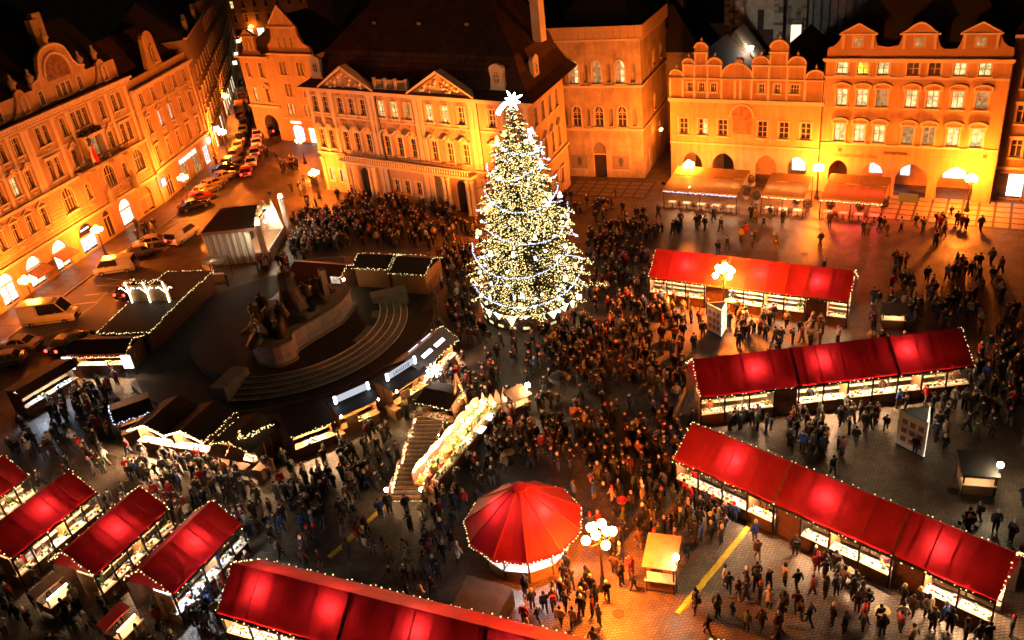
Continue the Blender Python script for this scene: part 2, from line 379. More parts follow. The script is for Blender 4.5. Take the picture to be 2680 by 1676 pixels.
def win_meshes(w, h, arch, nz, hood, sur, nx):
    key = (round(w, 2), round(h, 2), arch, tuple(nz), hood, sur, nx)
    if key in WC: return WC[key]
    f = MB(); t = .07; x0, x1 = -w / 2, w / 2
    out = outline(x0, x1, 0, h, arch); cz = h * .5
    inn = [(x * (1 - 2 * t / w), t + z * (1 - 2 * t / h)) for x, z in out]
    n = len(out)
    for i in range(n):
        a, b, c, d = out[i], out[(i + 1) % n], inn[(i + 1) % n], inn[i]
        f.quad((a[0], 0, a[1]), (b[0], 0, b[1]), (c[0], 0, c[1]), (d[0], 0, d[1])); f.quad((d[0], 0, d[1]), (c[0], 0, c[1]), (c[0], .06, c[1]), (d[0], .06, d[1]))
    for i in range(1, nx + 1):
        x = x0 + w * i / (nx + 1); f.box(x - .05, x + .05, -.01, .05, t, h - t - (0 if not arch else .05))
    for z in nz: f.box(x0 + t, x1 - t, -.006, .05, h * z - .04, h * z + .04)
    frame = f.mesh('window', M_FRAME)
    panes = []
    k = len(out)
    half = out[1:-1] if arch else None
    for sgn in (-1, 1):
        p = MB()
        if not arch: poly = [(0, t), (0, h - t), (sgn * (w / 2 - t), h - t), (sgn * (w / 2 - t), t)]
        else:
            cur = [q for q in inn[1:-1] if q[0] * sgn >= -1e-6]; cur = sorted(cur, key=lambda q: abs(q[0])); poly = [(0, t)] + cur + [(sgn * (w / 2 - t), t)]
        p.add([(x, 0, z) for x, z in poly], [tuple(range(len(poly)))])
        panes.append(p)
    pm = {}
    s = None
    if sur or hood:
        b = MB()
        if sur:
            ow = .17; so = outline(x0 - ow, x1 + ow, -.05, h + ow, arch); si = out
            for i in range(len(so)):
                a, c = so[i], so[(i + 1) % len(so)]; e, g_ = si[(i + 1) % len(so)], si[i]
                b.quad((a[0], -.28, a[1]), (c[0], -.28, c[1]), (e[0], -.28, e[1]), (g_[0], -.28, g_[1]))
                b.quad((a[0], -.2, a[1]), (c[0], -.2, c[1]), (c[0], -.28, c[1]), (a[0], -.28, a[1]))
            b.box(x0 - .25, x1 + .25, -.42, -.19, -.2, -.05)
        H = h + .3
        if hood == 'seg':
            c1, _ = arch_curve(x0 - .35, x1 + .35, H + .55, 'seg', 5); c0 = [(x, z - .16) for x, z in c1]
            b.extr(c1 + c0[::-1], -.58, -.19)
            for sx in (-1, 1): b.box(sx * (w / 2 + .25) - .08, sx * (w / 2 + .25) + .08, -.4, -.19, H - .35, H + .22)
        elif hood == 'tri':
            b.extr([(x0 - .35, H), (0, H + .55), (x1 + .35, H), (x1 + .35, H + .14), (0, H + .72), (x0 - .35, H + .14)][::1], -.5, -.19); b.box(x0 - .35, x1 + .35, -.46, -.19, H - .14, H)
        elif hood == 'flat': b.box(x0 - .32, x1 + .32, -.5, -.19, H, H + .16); b.box(x0 - .22, x1 + .22, -.36, -.19, H - .18, H)
        elif hood == 'wave':
            pts = [(x0 - .38 + (w + .76) * i / 12, H + .42 + .30 * math.cos(2 * PI * (i / 12 - .5))) for i in range(13)]
            b.extr(pts + [(x, z - .13) for x, z in pts[::-1]], -.62, -.19)
            b.extr([(x0 + .05, H - .12)] + [(x, z - .16) for x, z in pts[2:-2]] + [(x1 - .05, H - .12)], -.30, -.19)
            b.ball((0, -.3, H + .12), .2, 6, 4)
        s = b.mesh('surround', M_TRIM)
    WC[key] = (frame, panes, pm, s); return WC[key]
KIND = {'dark': M_GLASS, 'lit': M_LIT, 'litw': M_LITW, 'dim': M_DIM}
def XF(xf, x, y, z):
    c, s_ = math.cos(xf[2]), math.sin(xf[2]); return (xf[0] + x * c - y * s_, xf[1] + x * s_ + y * c, z)
def window(parent, ops, cx, z0, w, h, kind='dark', arch=None, hood=None, sur=True, nz=(.66,), nx=1, y=.2, kindr=None, xf=(0, 0, 0)):
    fr, panes, pm, s = win_meshes(w, h, arch, nz, hood, sur, nx)
    o = put('window', fr, parent, XF(xf, cx, y, z0), xf[2])
    for i, p in enumerate(panes):
        k = kind if i == 0 or kindr is None else kindr
        if (i, k) not in pm: pm[(i, k)] = p.mesh('pane', KIND[k])
        put('pane', pm[(i, k)], o, (0, .04, 0))
    if s: put('surround', s, o, (0, 0, 0))
    if ops is not None: ops.append((cx - w / 2, cx + w / 2, z0, z0 + h, arch))
    return o
def body(o, x0, x1, D, H, m, name='rear_wall', z0=0):
    b = MB()
    b.quad((x0, 0, z0), (x0, 0, H), (x0, D, H), (x0, D, z0)); b.quad((x1, 0, z0), (x1, D, z0), (x1, D, H), (x1, 0, H))
    b.quad((x0, D, z0), (x0, D, H), (x1, D, H), (x1, D, z0)); b.quad((x0, .4, H - .02), (x1, .4, H - .02), (x1, D, H - .02), (x0, D, H - .02))
    return b.build(name, m, o)
def hip_roof(o, x0, x1, y0, y1, z0, z1, m, inset=None, over=.4, ridge=None, name='roof', z_ridge_in=None):
    ins = (y1 - y0) / 2 if inset is None else inset; ym = (y0 + y1) / 2
    b = MB(); a = [(x0 - over, y0 - over, z0), (x1 + over, y0 - over, z0), (x1 + over, y1 + over, z0), (x0 - over, y1 + over, z0), (x0 + ins, ym, z1), (x1 - ins, ym, z1)]
    b.add(a, [(0, 1, 5, 4), (1, 2, 5), (2, 3, 4, 5), (3, 0, 4)])
    return b.build(name, m, o)
def band(o, x0, x1, z, h, out, m=None, name='string_course', y1=0.0, xf=(0, 0, 0)):
    b = MB(); b.box(x0, x1, -out, y1 - .004, z, z + h); b.box(x0, x1, -out * .6, y1 - .004, z - h * .6, z - .002); return b.build(name, m or M_TRIM, o, loc=(xf[0], xf[1], 0), rz=xf[2])
def text(body_, size, parent, loc, m, ext=.02, rx=PI / 2, rz=0.0, name='lettering', align='LEFT', sx=1.0):
    c = bpy.data.curves.new(name, 'FONT'); c.body = body_; c.size = size; c.extrude = ext; c.align_x = align; c.resolution_u = 2
    o = bpy.data.objects.new('tmp_text', c); COL.objects.link(o)
    me = bpy.data.meshes.new_from_object(o.evaluated_get(bpy.context.evaluated_depsgraph_get()))
    bpy.data.objects.remove(o)
    me.materials.clear(); me.materials.append(m)
    t = put(name, me, parent, loc); t.rotation_euler = (rx, 0, rz); t.scale = (sx, 1, 1); return t
RELC = {}
def relief(o, cx, z0, w, h, name='relief_panel'):
    """framed stucco panel with a carved boss"""
    k = (round(w, 2), round(h, 2))
    if k not in RELC:
        p = MB(); t = .07
        p.box(-w / 2, w / 2, -.07, -.003, 0, t); p.box(-w / 2, w / 2, -.07, -.003, h - t, h); p.box(-w / 2, -w / 2 + t, -.069, -.003, t, h - t); p.box(w / 2 - t, w / 2, -.069, -.003, t, h - t)
        p.ball((0, -.01, h / 2), min(w, h) * .3, 8, 5); p.ball((-w * .25, -.01, h / 2), min(w, h) * .2, 6, 4); p.ball((w * .25, -.01, h / 2), min(w, h) * .2, 6, 4); RELC[k] = p.mesh(name, M_TRIM)
    return put(name, RELC[k], o, (cx, 0, z0))
PILC = {}
def pilaster(o, x, hw, z0, z1, name='pilaster', y=-.15):
    k = (hw, z0, z1, name)
    if k not in PILC:
        p = MB(); p.box(-hw, hw, 0, .147, z0, z1); p.box(-hw - .09, hw + .09, -.06, .147, z1 + .001, z1 + .3); p.box(-hw - .05, hw + .05, -.04, .146, z0, z0 + .3); PILC[k] = p.mesh(name, M_TRIM)
    return put(name, PILC[k], o, (x, y, 0))
M_LETTER = mat('dark_lettering', (.16, .07, .03), .7)
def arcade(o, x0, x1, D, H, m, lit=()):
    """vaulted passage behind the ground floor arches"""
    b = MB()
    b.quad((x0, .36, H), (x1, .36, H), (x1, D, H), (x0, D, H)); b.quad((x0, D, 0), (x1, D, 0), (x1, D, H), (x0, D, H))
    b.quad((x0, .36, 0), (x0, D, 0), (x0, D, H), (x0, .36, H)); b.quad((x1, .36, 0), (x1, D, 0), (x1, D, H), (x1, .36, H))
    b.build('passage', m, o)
    for cx, w, z0, z1, mm in lit:
        b = MB(); b.box(cx - w / 2, cx + w / 2, D - .09, D - .01, z0, z1); b.build('shop_front', mm, o)
M_SHOPLIT = emit('shop_interior', (1.0, .85, .6), 2.6, False, 2.2)
M_SHOPB = emit('cool_shop_interior', (.75, .85, 1.0), 2.0, False, 2.2)

# ------------------------------------------------------------------ arcaded house with round-lobed gables
def school_house():
    o = thing('gabled_house', 'ochre house with two round-lobed stepped gables, a wall painting and four pointed arches', 'house', (22.67, 105.21, 0), rad(-32.2))
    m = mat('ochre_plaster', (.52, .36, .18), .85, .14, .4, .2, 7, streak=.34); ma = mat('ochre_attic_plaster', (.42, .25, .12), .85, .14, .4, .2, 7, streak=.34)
    ops = []
    for c, w, t in ((2.77, 2.6, 3.87), (6.75, 2.85, 4.02), (12.0, 2.6, 4.08), (15.66, 2.2, 4.05)): ops.append((c - w / 2, c + w / 2, .0, t, 'point'))
    for i, c in enumerate((1.72, 4.15, 6.65, 11.42, 13.92, 16.42)):
        window(o, ops, c, 6.2, 1.1, 1.95, 'dark' if i != 1 else 'dark', nz=(.33, .66), kindr='lit' if i == 1 else None)
    w = MB(); facade(w, 0, 18.2, 0, 10.5, ops, .35); w.build('wall', m, o)
    body(o, 0, 18.2, 14, 12.5, m)
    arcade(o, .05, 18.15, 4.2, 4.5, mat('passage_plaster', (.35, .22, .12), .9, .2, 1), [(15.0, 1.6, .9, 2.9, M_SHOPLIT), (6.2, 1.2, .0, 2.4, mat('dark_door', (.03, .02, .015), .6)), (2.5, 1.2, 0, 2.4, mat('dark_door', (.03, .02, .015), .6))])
    band(o, -.05, 18.25, 5.05, .16, .12); band(o, -.15, 18.35, 10.4, .3, .32, name='cornice')
    # wall painting with hooded frame
    p = MB(); p.extr(outline(7.85, 10.15, 6.5, 9.85, 'round'), -.05, -.003); p.build('wall_painting', mat('faded_mural', (.34, .17, .09), .9, .45, 1.6), o)
    p = MB(); c1, _ = arch_curve(7.55, 10.45, 10.25, 'round', 8); c0 = [(9.0 + (x - 9) * .88, z - .16) for x, z in c1]
    p.extr(c1 + c0[::-1], -.35, -.01); p.box(7.3, 7.75, -.35, -.01, 8.62, 8.8); p.box(10.25, 10.7, -.35, -.01, 8.62, 8.8); p.build('painting_hood', M_TRIM, o)
    # attic wall and lobes
    at = []
    for c in (2.62, 4.06, 5.53, 11.2, 13.0): window(o, at, c, 11.6, .62, .95, 'dark', sur=True, nz=(.5,))
    window(o, at, 14.95, 11.6, .95, .95, 'dark', nz=(.5,), nx=2)
    w = MB(); facade(w, .05, 18.2, 10.7, 13.1, at, .3)
    def lobe(a, b, z0, zt, n=8):
        c = (a + b) / 2; r = (b - a) / 2; return [(a, z0)] + [(c - r * math.cos(PI * i / n), zt - r * .82 + r * .82 * math.sin(PI * i / n)) for i in range(n + 1)] + [(b, z0)]
    lobes = [(.1, 1.66, 13.1, 14.12), (16.15, 18.2, 13.1, 14.25), (6.5, 10.04, 13.1, 14.95), (1.7, 3.12, 14.66, 15.45), (4.8, 6.46, 14.66, 15.55), (3.16, 4.76, 16.1, 17.3), (10.08, 11.98, 14.68, 15.75), (14.12, 16.1, 14.68, 15.75), (12.02, 14.08, 16.2, 17.55)]
    rects = [(1.68, 6.48, 13.1, 14.66), (3.14, 4.78, 14.66, 16.1), (10.06, 16.12, 13.1, 14.68), (12.0, 14.1, 14.68, 16.2)]
    for a, b, c, d in rects: w.box(a, b, 0, .45, c, d)
    for a, b, c, d in lobes: w.extr(lobe(a, b, c, d), 0, .45)
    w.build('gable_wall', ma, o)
    t = MB()
    for a, b, c, d in lobes:
        pts = lobe(a, b, c, d)[1:-1]
        t.tube([(x, -.08, z) for x, z in pts], .11, 6); t.box(a - .06, b + .06, -.2, .05, c - .1, c + .1)
    for a, b, c, d in rects: t.box(a - .06, b + .06, -.16, .04, d - .09, d + .07)
    t.box(0, 18.25, -.2, .04, 13.02, 13.2)
    for x in (.12, 1.68, 3.15, 4.78, 6.48, 8.1, 8.75, 10.06, 12.0, 14.1, 16.12, 18.15): t.box(x - .14, x + .14, -.14, .03, 10.7, 13.02)
    for x in (1.8, 3.15, 4.78, 6.4, 10.16, 12.0, 14.1, 16.02): t.box(x - .11, x + .11, -.12, .03, 13.2, 14.6)
    for x in (3.26, 4.66, 12.12, 13.98): t.box(x - .1, x + .1, -.12, .03, 14.7, 16.05)
    t.build('gable_moulding', M_TRIM, o)
    for a, b, c, d in lobes:
        f = MB(); f.lathe([(.02, 0), (.12, .02), (.08, .12), (.17, .24), (.13, .38), (.05, .46), (.03, .62), (.01, .64)], ((a + b) / 2, .2, d - .02), 8); f.build('finial', M_TRIM, o, True)
    f = MB(); f.box(8.05, 9.0, -.15, .5, 14.9, 15.3); f.box(8.2, 8.85, -.05, .45, 15.3, 15.5); f.build('chimney', M_DARKSTONE, o)
    rf = MB()
    for a, b, zt in ((.2, 8.2, 16.2), (9, 18.1, 16.4)):
        c = (a + b) / 2; rf.add([(a, .5, 12.5), (b, .5, 12.5), (c, .5, zt), (a, 14, 12.5), (b, 14, 12.5), (c, 14, zt)], [(0, 2, 5, 3), (1, 4, 5, 2), (3, 5, 4), (0, 1, 2)])
    rf.build('roof', M_ROOF, o)
    return o
school_house()
# ------------------------------------------------------------------ four storey house with three gabled dormers
def dormer_house():
    o = thing('arcaded_house', 'orange four storey house with many lit windows, three gabled dormers and arcade', 'house', (38.9, 95.0, 0), rad(-31.6))
    m = mat('orange_plaster', (.50, .31, .15), .85, .12, .4, .2, 7, streak=.34)
    cols = [.95, 3.1, 5.15, 8.1, 10.2, 12.6, 14.9]; ops = []
    k4 = ['lit', 'dark', 'lit', 'dark', 'dark', 'lit', 'lit']; k3 = ['lit', 'lit', 'dim', 'lit', 'lit', 'lit', 'dim']; k2 = ['lit', 'lit', 'lit', 'dim', 'dim', 'lit', 'lit']
    for i, c in enumerate(cols):
        window(o, ops, c - .15, 13.85, 1.15, 1.3, k4[i], nz=(.5,)); window(o, ops, c, 10.35, 1.15, 1.85, k3[i], hood='seg'); window(o, ops, c + .05, 6.25, 1.15, 2.0, k2[i], hood='seg')
    for c, w, t in ((1.14, 2.1, 4.0), (4.9, 2.2, 3.9), (9.0, 3.4, 4.0), (13.5, 3.6, 3.96)): ops.append((c - w / 2, c + w / 2, .0, t, 'point'))
    w = MB(); facade(w, -.95, 17.15, 0, 15.4, ops, .35); w.build('wall', m, o); body(o, -.95, 17.15, 13, 15.4, m)
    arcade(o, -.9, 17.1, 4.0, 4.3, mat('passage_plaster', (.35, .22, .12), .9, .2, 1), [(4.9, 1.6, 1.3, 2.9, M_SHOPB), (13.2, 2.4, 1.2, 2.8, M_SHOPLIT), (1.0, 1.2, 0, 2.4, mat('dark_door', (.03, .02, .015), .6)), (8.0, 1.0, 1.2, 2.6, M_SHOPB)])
    b = MB(); b.box(8.1, 10.1, -1.6, -1.5, .1, 1.1); b.build('menu_barrier', emit('orange_barrier', (1, .28, .03), .35, False), o)
    band(o, -.98, 17.2, 5.95, .12, .14); band(o, -.98, 17.2, 13.5, .16, .14)
    c = MB(); c.box(-1.2, 17.4, -.5, -.004, 15.4, 15.62); c.box(-1.1, 17.3, -.3, -.004, 15.22, 15.398)
    for i in range(74): c.box(-1.15 + i * .25, -1.02 + i * .25, -.62, -.42, 15.63, 15.72)
    c.build('cornice', M_TRIM, o)
    a = MB(); a.box(-.9, 17.1, 0, .4, 15.45, 16.6); 
    def vol(xa, xb, za, zb, n=8):  # sweeping volute between dormers
        return [(xa + (xb - xa) * i / n, za + (zb - za) * (i / n) ** 2.4) for i in range(n + 1)]
    for cx, rnd in ((2.2, 0), (8.3, 1), (14.0, 0)):
        a.box(cx - 1.7, cx + 1.7, -.05, .5, 16.6, 18.15)
        if rnd: a.extr([(cx - 1.75, 18.15)] + [(cx - 1.75 + 3.5 * i / 12, 18.2 + 1.05 * math.sin(PI * i / 12) ** 1.6) for i in range(13)] + [(cx + 1.75, 18.15)], -.05, .5)
        else: a.extr([(cx - 1.85, 18.15), (cx, 19.2), (cx + 1.85, 18.15)], -.05, .5)
    for xa, xb in ((-.8, .5), (17.0, 15.7), (6.0, 6.6), (4.5, 3.9), (11.9, 12.3), (10.6, 10.0)):
        a.extr([(xa, 16.6)] + vol(xa, xb, 16.75, 18.0) + [(xb, 16.6)], .02, .42)
    a.extr([(3.9, 16.6), (3.9, 17.0), (5.2, 16.75), (6.6, 17.0), (6.6, 16.6)], .03, .4)
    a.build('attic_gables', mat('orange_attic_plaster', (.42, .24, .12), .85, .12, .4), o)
    t = MB()
    for cx, rnd in ((2.2, 0), (8.3, 1), (14.0, 0)):
        t = MB(); t.box(cx - 1.95, cx + 1.95, -.25, -.055, 18.08, 18.24)
        for s in (-1, 1): t.box(cx + s * 1.5 - .14, cx + s * 1.5 + .14, -.12, -.055, 16.6, 18.08)
        if not rnd: t.tube([(cx - 1.9, -.1, 18.2), (cx, -.1, 19.28), (cx + 1.9, -.1, 18.2)], .09)
        else: t.tube([(cx - 1.75 + 3.5 * i / 12, -.1, 18.25 + 1.05 * math.sin(PI * i / 12) ** 1.6) for i in range(13)], .09)
        t.box(cx - .6, cx + .6, -.1, -.052, 16.75, 17.95)
        t.build('attic_moulding', M_TRIM, o)
    for cx in (2.2, 8.3, 14.0): window(o, None, cx, 16.85, .85, .95, 'dim', nz=(.5,), y=-.16, sur=False)
    hip_roof(o, -.9, 17.1, .4, 13, 15.5, 24.5, M_ROOFB, 5.5, .3)
    for cx, z in ((1.2, 4.9), (16.0, 5.0)):
        b = MB(); b.box(cx - .2, cx + .2, -.03, -.004, z - .2 + .3, z + .2 + .3); b.build('house_number_plate', mat('house_plate', (.3, .05, .03), .6), o)
    text('RESTAURANT CAFE U TYNA', .52, o, (-.2, -.01, 4.42), M_LETTER, sx=.82)
    text('EXHIBITION', .5, o, (5.9, -.03, 4.95), mat('black_lettering', (.03, .02, .02), .6), sx=.9)
    for x in (-1.05, 17.2):
        b = MB(); b.cyl((x, -.12, 0), (x, -.12, 15.3), .07, n=6); b.build('downpipe', M_METAL, o)
dormer_house()
# ------------------------------------------------------------------ gothic stone tower house
def bell_house():
    o = thing('gothic_tower_house', 'bare stone tower house with pointed tracery windows beside the baroque palace', 'house', (9.73, 111.49, 0), rad(-25.2))
    m = mat('tower_house_stone', (.46, .34, .22), .9, .34, .55, .5, 3, streak=.34); ops = []
    for c in (2.1, 5.1, 8.15):
        window(o, ops, c, 12.45, 1.15, 2.85, 'dim' if c != 8.15 else 'dim', 'point', sur=True, nz=(.3, .6), kindr='lit' if c != 5.1 else 'dim')
        window(o, ops, c, 6.9, 1.15, 2.65, 'dark', 'point', sur=True, nz=(.35, .66))
    for c in (.55, 3.6, 6.62, 9.75):
        for z, h in ((12.5, 2.4), (6.95, 2.3)): ops.append((c - .3, c + .3, z, z + h, 'point'))
    ops.append((4.05, 5.75, 0, 4.8, 'point'))
    w = MB(); facade(w, -1.2, 10.8, 0, 17.95, ops, .3); w.build('wall', m, o)
    b = MB()
    for c in (.55, 3.6, 6.62, 9.75):
        for z, h in ((12.5, 2.4), (6.95, 2.3)):
            b.add([(x, .3, z_) for x, z_ in outline(c - .3, c + .3, z, z + h, 'point')], [tuple(range(len(outline(0, 1, 0, 1, 'point'))))])
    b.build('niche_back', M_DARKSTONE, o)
    # tracery heads
    for c in (2.1, 5.1, 8.15):
        for z in (14.25, 8.55):
            t = MB()
            for dx, dz, r in ((-.24, 0, .2), (.24, 0, .2), (0, .36, .2)):
                t.tube([(c + dx + r * math.cos(a * PI / 4), .17, z + dz + r * math.sin(a * PI / 4)) for a in range(9)], .04, 4)
            t.build('tracery', M_TRIM, o)
    d = MB(); d.box(4.05, 5.75, .25, .34, 0, 3.2); d.build('door', mat('dark_door', (.03, .02, .015), .6), o)
    d = MB(); d.extr(outline(4.05, 5.75, 3.2, 4.8, 'point'), .22, .3); d.build('fanlight', mat('fanlight_grille', (.22, .16, .11), .6, .3, 5), o)
    d = MB(); d.box(4.0, 5.8, -.1, .34, 3.12, 3.28); d.build('door_lintel', M_TRIM, o)
    band(o, -1.25, 10.88, 12.0, .2, .16); band(o, -1.25, 10.88, 6.45, .2, .16)
    # projecting parapet of upright boards, front and side
    pb = MB(); pb.box(-.43, .43, 0, .14, 0, 1.5); pme = pb.mesh('parapet_board', mat('parapet_boards', (.46, .33, .2), .8, .12, 2))
    n = 14
    for i in range(n): put('parapet_board', pme, o, (-1.3 + (i + .5) * 12.5 / n, -.35, 17.95), 0, (12.5 / n / .9, 1, 1))
    for i in range(14): put('parapet_board', pme, o, (11.2, -.2 + (i + .5) * 13.6 / 14, 17.95), PI / 2, (13.6 / 14 / .9, 1, 1))
    c = MB(); c.box(-1.5, 11.1, -.4, .0, 17.7, 17.94); c.box(10.8, 11.15, -.4, 13.4, 17.7, 17.94); c.box(-1.5, 11.0, .0, 13.4, 17.72, 17.9); c.build('parapet_base', M_TRIM, o)
    # side wall towards the lane
    xf = (10.8, 0, PI / 2); sops = []
    for x, z in ((6.5, 13.2), (6.5, 7.4), (10.5, 13.2)): window(o, sops, x, z, .6, 1.9, 'dark', 'point', sur=True, nz=(), xf=xf)
    window(o, sops, 3.0, 1.0, .5, 2.0, 'dark', None, sur=True, nz=(), xf=xf)
    window(o, sops, 9.0, 3.2, .6, 1.6, 'dark', None, sur=True, nz=(), xf=xf)
    w = MB(); facade(w, 0.004, 13.4, 0, 17.7, sops, .3); w.build('side_wall', m, o, loc=(10.8, 0, 0), rz=PI / 2)
    band(o, 0, 13.4, 12.0, .2, .16, xf=xf); band(o, 0, 13.4, 6.45, .2, .16, xf=xf)
    b = MB(); b.quad((-1.2, 0, 0), (-1.2, 13.4, 0), (-1.2, 13.4, 17.9), (-1.2, 0, 17.9)); b.quad((-1.2, 13.4, 0), (10.8, 13.4, 0), (10.8, 13.4, 17.9), (-1.2, 13.4, 17.9)); b.build('rear_wall', m, o)
    r = MB(); r.add([(-1.0, .3, 18.2), (10.7, .3, 18.2), (10.7, 13.2, 18.2), (-1.0, 13.2, 18.2), (4.8, 6.8, 26.0)], [(0, 1, 4), (1, 2, 4), (2, 3, 4), (3, 0, 4)]); r.build('roof', M_ROOFB, o)
    # exhibition banners either side of the door
    for i, (x0, x1) in enumerate(((1.0, 3.15), (6.65, 8.85))):
        t = thing('exhibition_banner', 'grey exhibition banner hung on the stone house %s of the door' % ('left' if i == 0 else 'right'), 'banner', o.matrix_basis @ Vector((x0, -.06, .95)), rad(-25.2))
        b = MB(); b.box(0, x1 - x0, -.02, .02, .18, 2.05); b.build('cloth', mat('grey_banner', (.24, .19, .15), .8, .12, 2), t)
        b = MB(); b.box(0, x1 - x0, -.02, .02, 0, .18); b.build('pale_strip', mat('pale_banner_strip', (.5, .42, .32), .8), t)
        b = MB(); b.lathe([(.02, -.5), (.18, -.42), (.16, -.2), (.27, -.05), (.28, .15), (.2, .36), (.02, .42)], (0, 0, 0), 10)
        hd = b.build('printed_head', mat('printed_head_ink', (.1, .08, .065), .8, .5, 5), t); hd.location = ((x1 - x0) / 2, -.028, 1.25); hd.scale = (1.2, .04, 1.3)
bell_house()
# ------------------------------------------------------------------ baroque palace
def palace():
    o = thing('baroque_palace', 'pale baroque palace with two triangular pediments and a long balcony behind the tree', 'palace', (-23.64, 118.03, 0), rad(-37.8))
    W = 35.8; m = mat('palace_stucco', (.50, .35, .21), .85, .12, .4, .2, 7, streak=.34); ops = []
    cols = [1.3, 3.2, 5.9, 7.9, 9.95, 13.2, 15.4, 17.65, 21.1, 23.6, 26.1, 30.6, 33.6]
    top = ['dark'] * 13
    for i, k in ((5, 'lit'), (6, 'lit'), (7, 'dim'), (8, 'lit'), (9, 'lit')): top[i] = k
    for i, c in enumerate(cols):
        window(o, ops, c, 11.4, 1.05, 2.05, top[i], nz=(.33, .66)); window(o, ops, c, 6.45, 1.05, 2.45, 'dark', hood='wave', nz=(.35, .68))
    for c in (13.6, 15.4, 17.4): window(o, ops, c, 1.3, 1.0, 1.75, 'dark', nz=(.5,))
    for c in (1.6, 3.6): window(o, ops, c, 1.65, .8, 1.7, 'litw', nz=(.33, .66), nx=2, sur=True)
    for c in (30.6, 33.6): window(o, ops, c, 1.5, 1.0, 1.8, 'dark', nz=(.5,))
    for c in (8.2, 24.6): ops.append((c - .95, c + .95, 0, 4.1, 'round'))
    w = MB(); facade(w, 0, W, 0, 14.6, ops, .3); w.build('wall', m, o)
    b = MB(); xe, ye = W + 13 * math.cos(rad(104)), 13 * math.sin(rad(104))
    b.quad((0, 0, 0), (0, 0, 14.6), (0, 20, 14.6), (0, 20, 0)); b.quad((0, 20, 0), (0, 20, 14.6), (xe, ye, 14.6), (xe, ye, 0)); b.build('rear_wall', m, o)
    for c in (8.2, 24.6):
        d = MB(); d.extr(outline(c - .95, c + .95, 0, 4.1, 'round'), .28, .36); d.build('gate', mat('dark_door', (.03, .02, .015), .6), o)
        for s in (-1, 1):
            for k in (0, 1):
                p = MB(); p.lathe([(.34, 0), (.34, .25), (.26, .3), (.24, 2.5), (.22, 4.2), (.33, 4.4), (.36, 4.7)], (c + s * (1.5 + .7 * k), -.75, 0), 10); p.build('column', M_TRIM, o, True)
    # balcony
    b = MB(); b.box(5.2, 27.4, -1.5, -.01, 5.0, 5.3); b.box(5.0, 27.6, -1.7, -.02, 5.302, 5.42); b.build('balcony_slab', M_TRIM, o)
    bl = MB(); bl.lathe([(.07, 0), (.11, .18), (.05, .5), (.07, .62)], (0, 0, 0), 5); bme = bl.mesh('baluster', M_TRIM)
    for i in range(56): put('baluster', bme, o, (5.3 + i * .395, -1.5, 5.42))
    b = MB(); b.box(5.1, 27.5, -1.62, -1.38, 6.04, 6.18); b.build('balcony_rail', M_TRIM, o)
    # pilasters, cornices
    for x in (.25, 2.25, 4.35, 11.3, 12.1, 19.0, 19.8, 27.6, 28.4, 32.1, 35.5): pilaster(o, x, .28, 5.95, 13.9)
    for x in (.3, 4.4, 5.4, 11.2, 12.1, 19.0, 19.9, 21.7, 27.5, 28.4, 35.4): pilaster(o, x, .32, 0, 4.6, 'pier')
    band(o, -.1, 5.2, 5.6, .25, .3); band(o, 27.4, W + .1, 5.6, .25, .3); band(o, -.05, W + .05, 10.75, .12, .1)
    c = MB(); c.box(-.5, W + .5, -.65, -.004, 14.5, 14.75); c.box(-.3, W + .3, -.4, -.004, 14.22, 14.498); c.build('cornice', M_TRIM, o)
    for a, b_, ap in ((3.3, 12.6, 7.9), (18.8, 28.5, 23.6)):
        q = MB(); q.extr([(a, 14.76), (ap, 17.35), (b_, 14.76)], -.35, .4); q.build('pediment', m, o)
        q = MB(); q.extr([(a - .3, 14.76), (ap, 17.55), (b_ + .3, 14.76), (b_ + .3, 15.0), (ap, 17.82), (a - .3, 15.0)], -.75, .5); q.build('pediment_cornice', M_TRIM, o)
        q = MB()
        for i in range(26):
            u = rng.uniform(-.7, .7); x = ap + u * (b_ - a) / 2; zt = 14.9 + (1 - abs(u)) * 2.0
            q.ball((x, -.4, rng.uniform(14.95, zt)), rng.uniform(.12, .26), 6, 4)
        stuff(q.build('pediment_relief', M_TRIM, o, True))
        q = MB(); q.add([(a, .4, 14.76), (ap, .4, 17.5), (b_, .4, 14.76), (ap, 6.5, 17.5)], [(0, 1, 3), (1, 2, 3)]); q.build('pediment_roof', M_ROOF, o)
    ab = MB(); ab.box(13.0, 18.5, -.3, -.02, 15.0, 15.2); ab.box(13.0, 18.5, -.3, -.02, 16.1, 16.3)
    for x in (13.1, 14.9, 16.6, 18.4): ab.box(x - .22, x + .22, -.35, .03, 14.76, 16.5)
    for i in range(24): ab.box(13.3 + i * .215, 13.38 + i * .215, -.2, -.08, 15.2, 16.1)
    ab.build('attic_balustrade', M_DARKSTONE, o)
    for c in cols: relief(o, c, 5.98, 1.2, .38); relief(o, c, 10.9, 1.2, .42)
    # stucco ornament over windows
    q = MB()
    for c in cols:
        for k in range(7): q.ball((c + rng.uniform(-.55, .55), -.04, rng.uniform(10.1, 10.6)), rng.uniform(.07, .15), 5, 4)
        for k in range(5): q.ball((c + rng.uniform(-.45, .45), -.04, rng.uniform(13.75, 14.0)), rng.uniform(.06, .12), 5, 4)
    stuff(q.build('stucco_ornament', mat('stucco_ornament', (.34, .2, .12), .85, .3, 2), o, True))
    # mansard roof: flared eave, steep slope, high hip
    r = MB(); prof = [(-.8, 14.78), (.6, 15.6), (1.8, 17.2), (2.6, 19.0)]
    n = len(prof); D = 13.5
    sl = lambda y: W + .55 - (y + .8) * .25
    ring = lambda d, z: [(d, d, z), (sl(d) - d, d, z), (sl(D + 8 - d) - d, D + 8 - d, z), (d, D + 8 - d, z)]
    vs = []; fs = []
    for d, z in prof + [(9.5, 26.0)]: vs += ring(d, z)
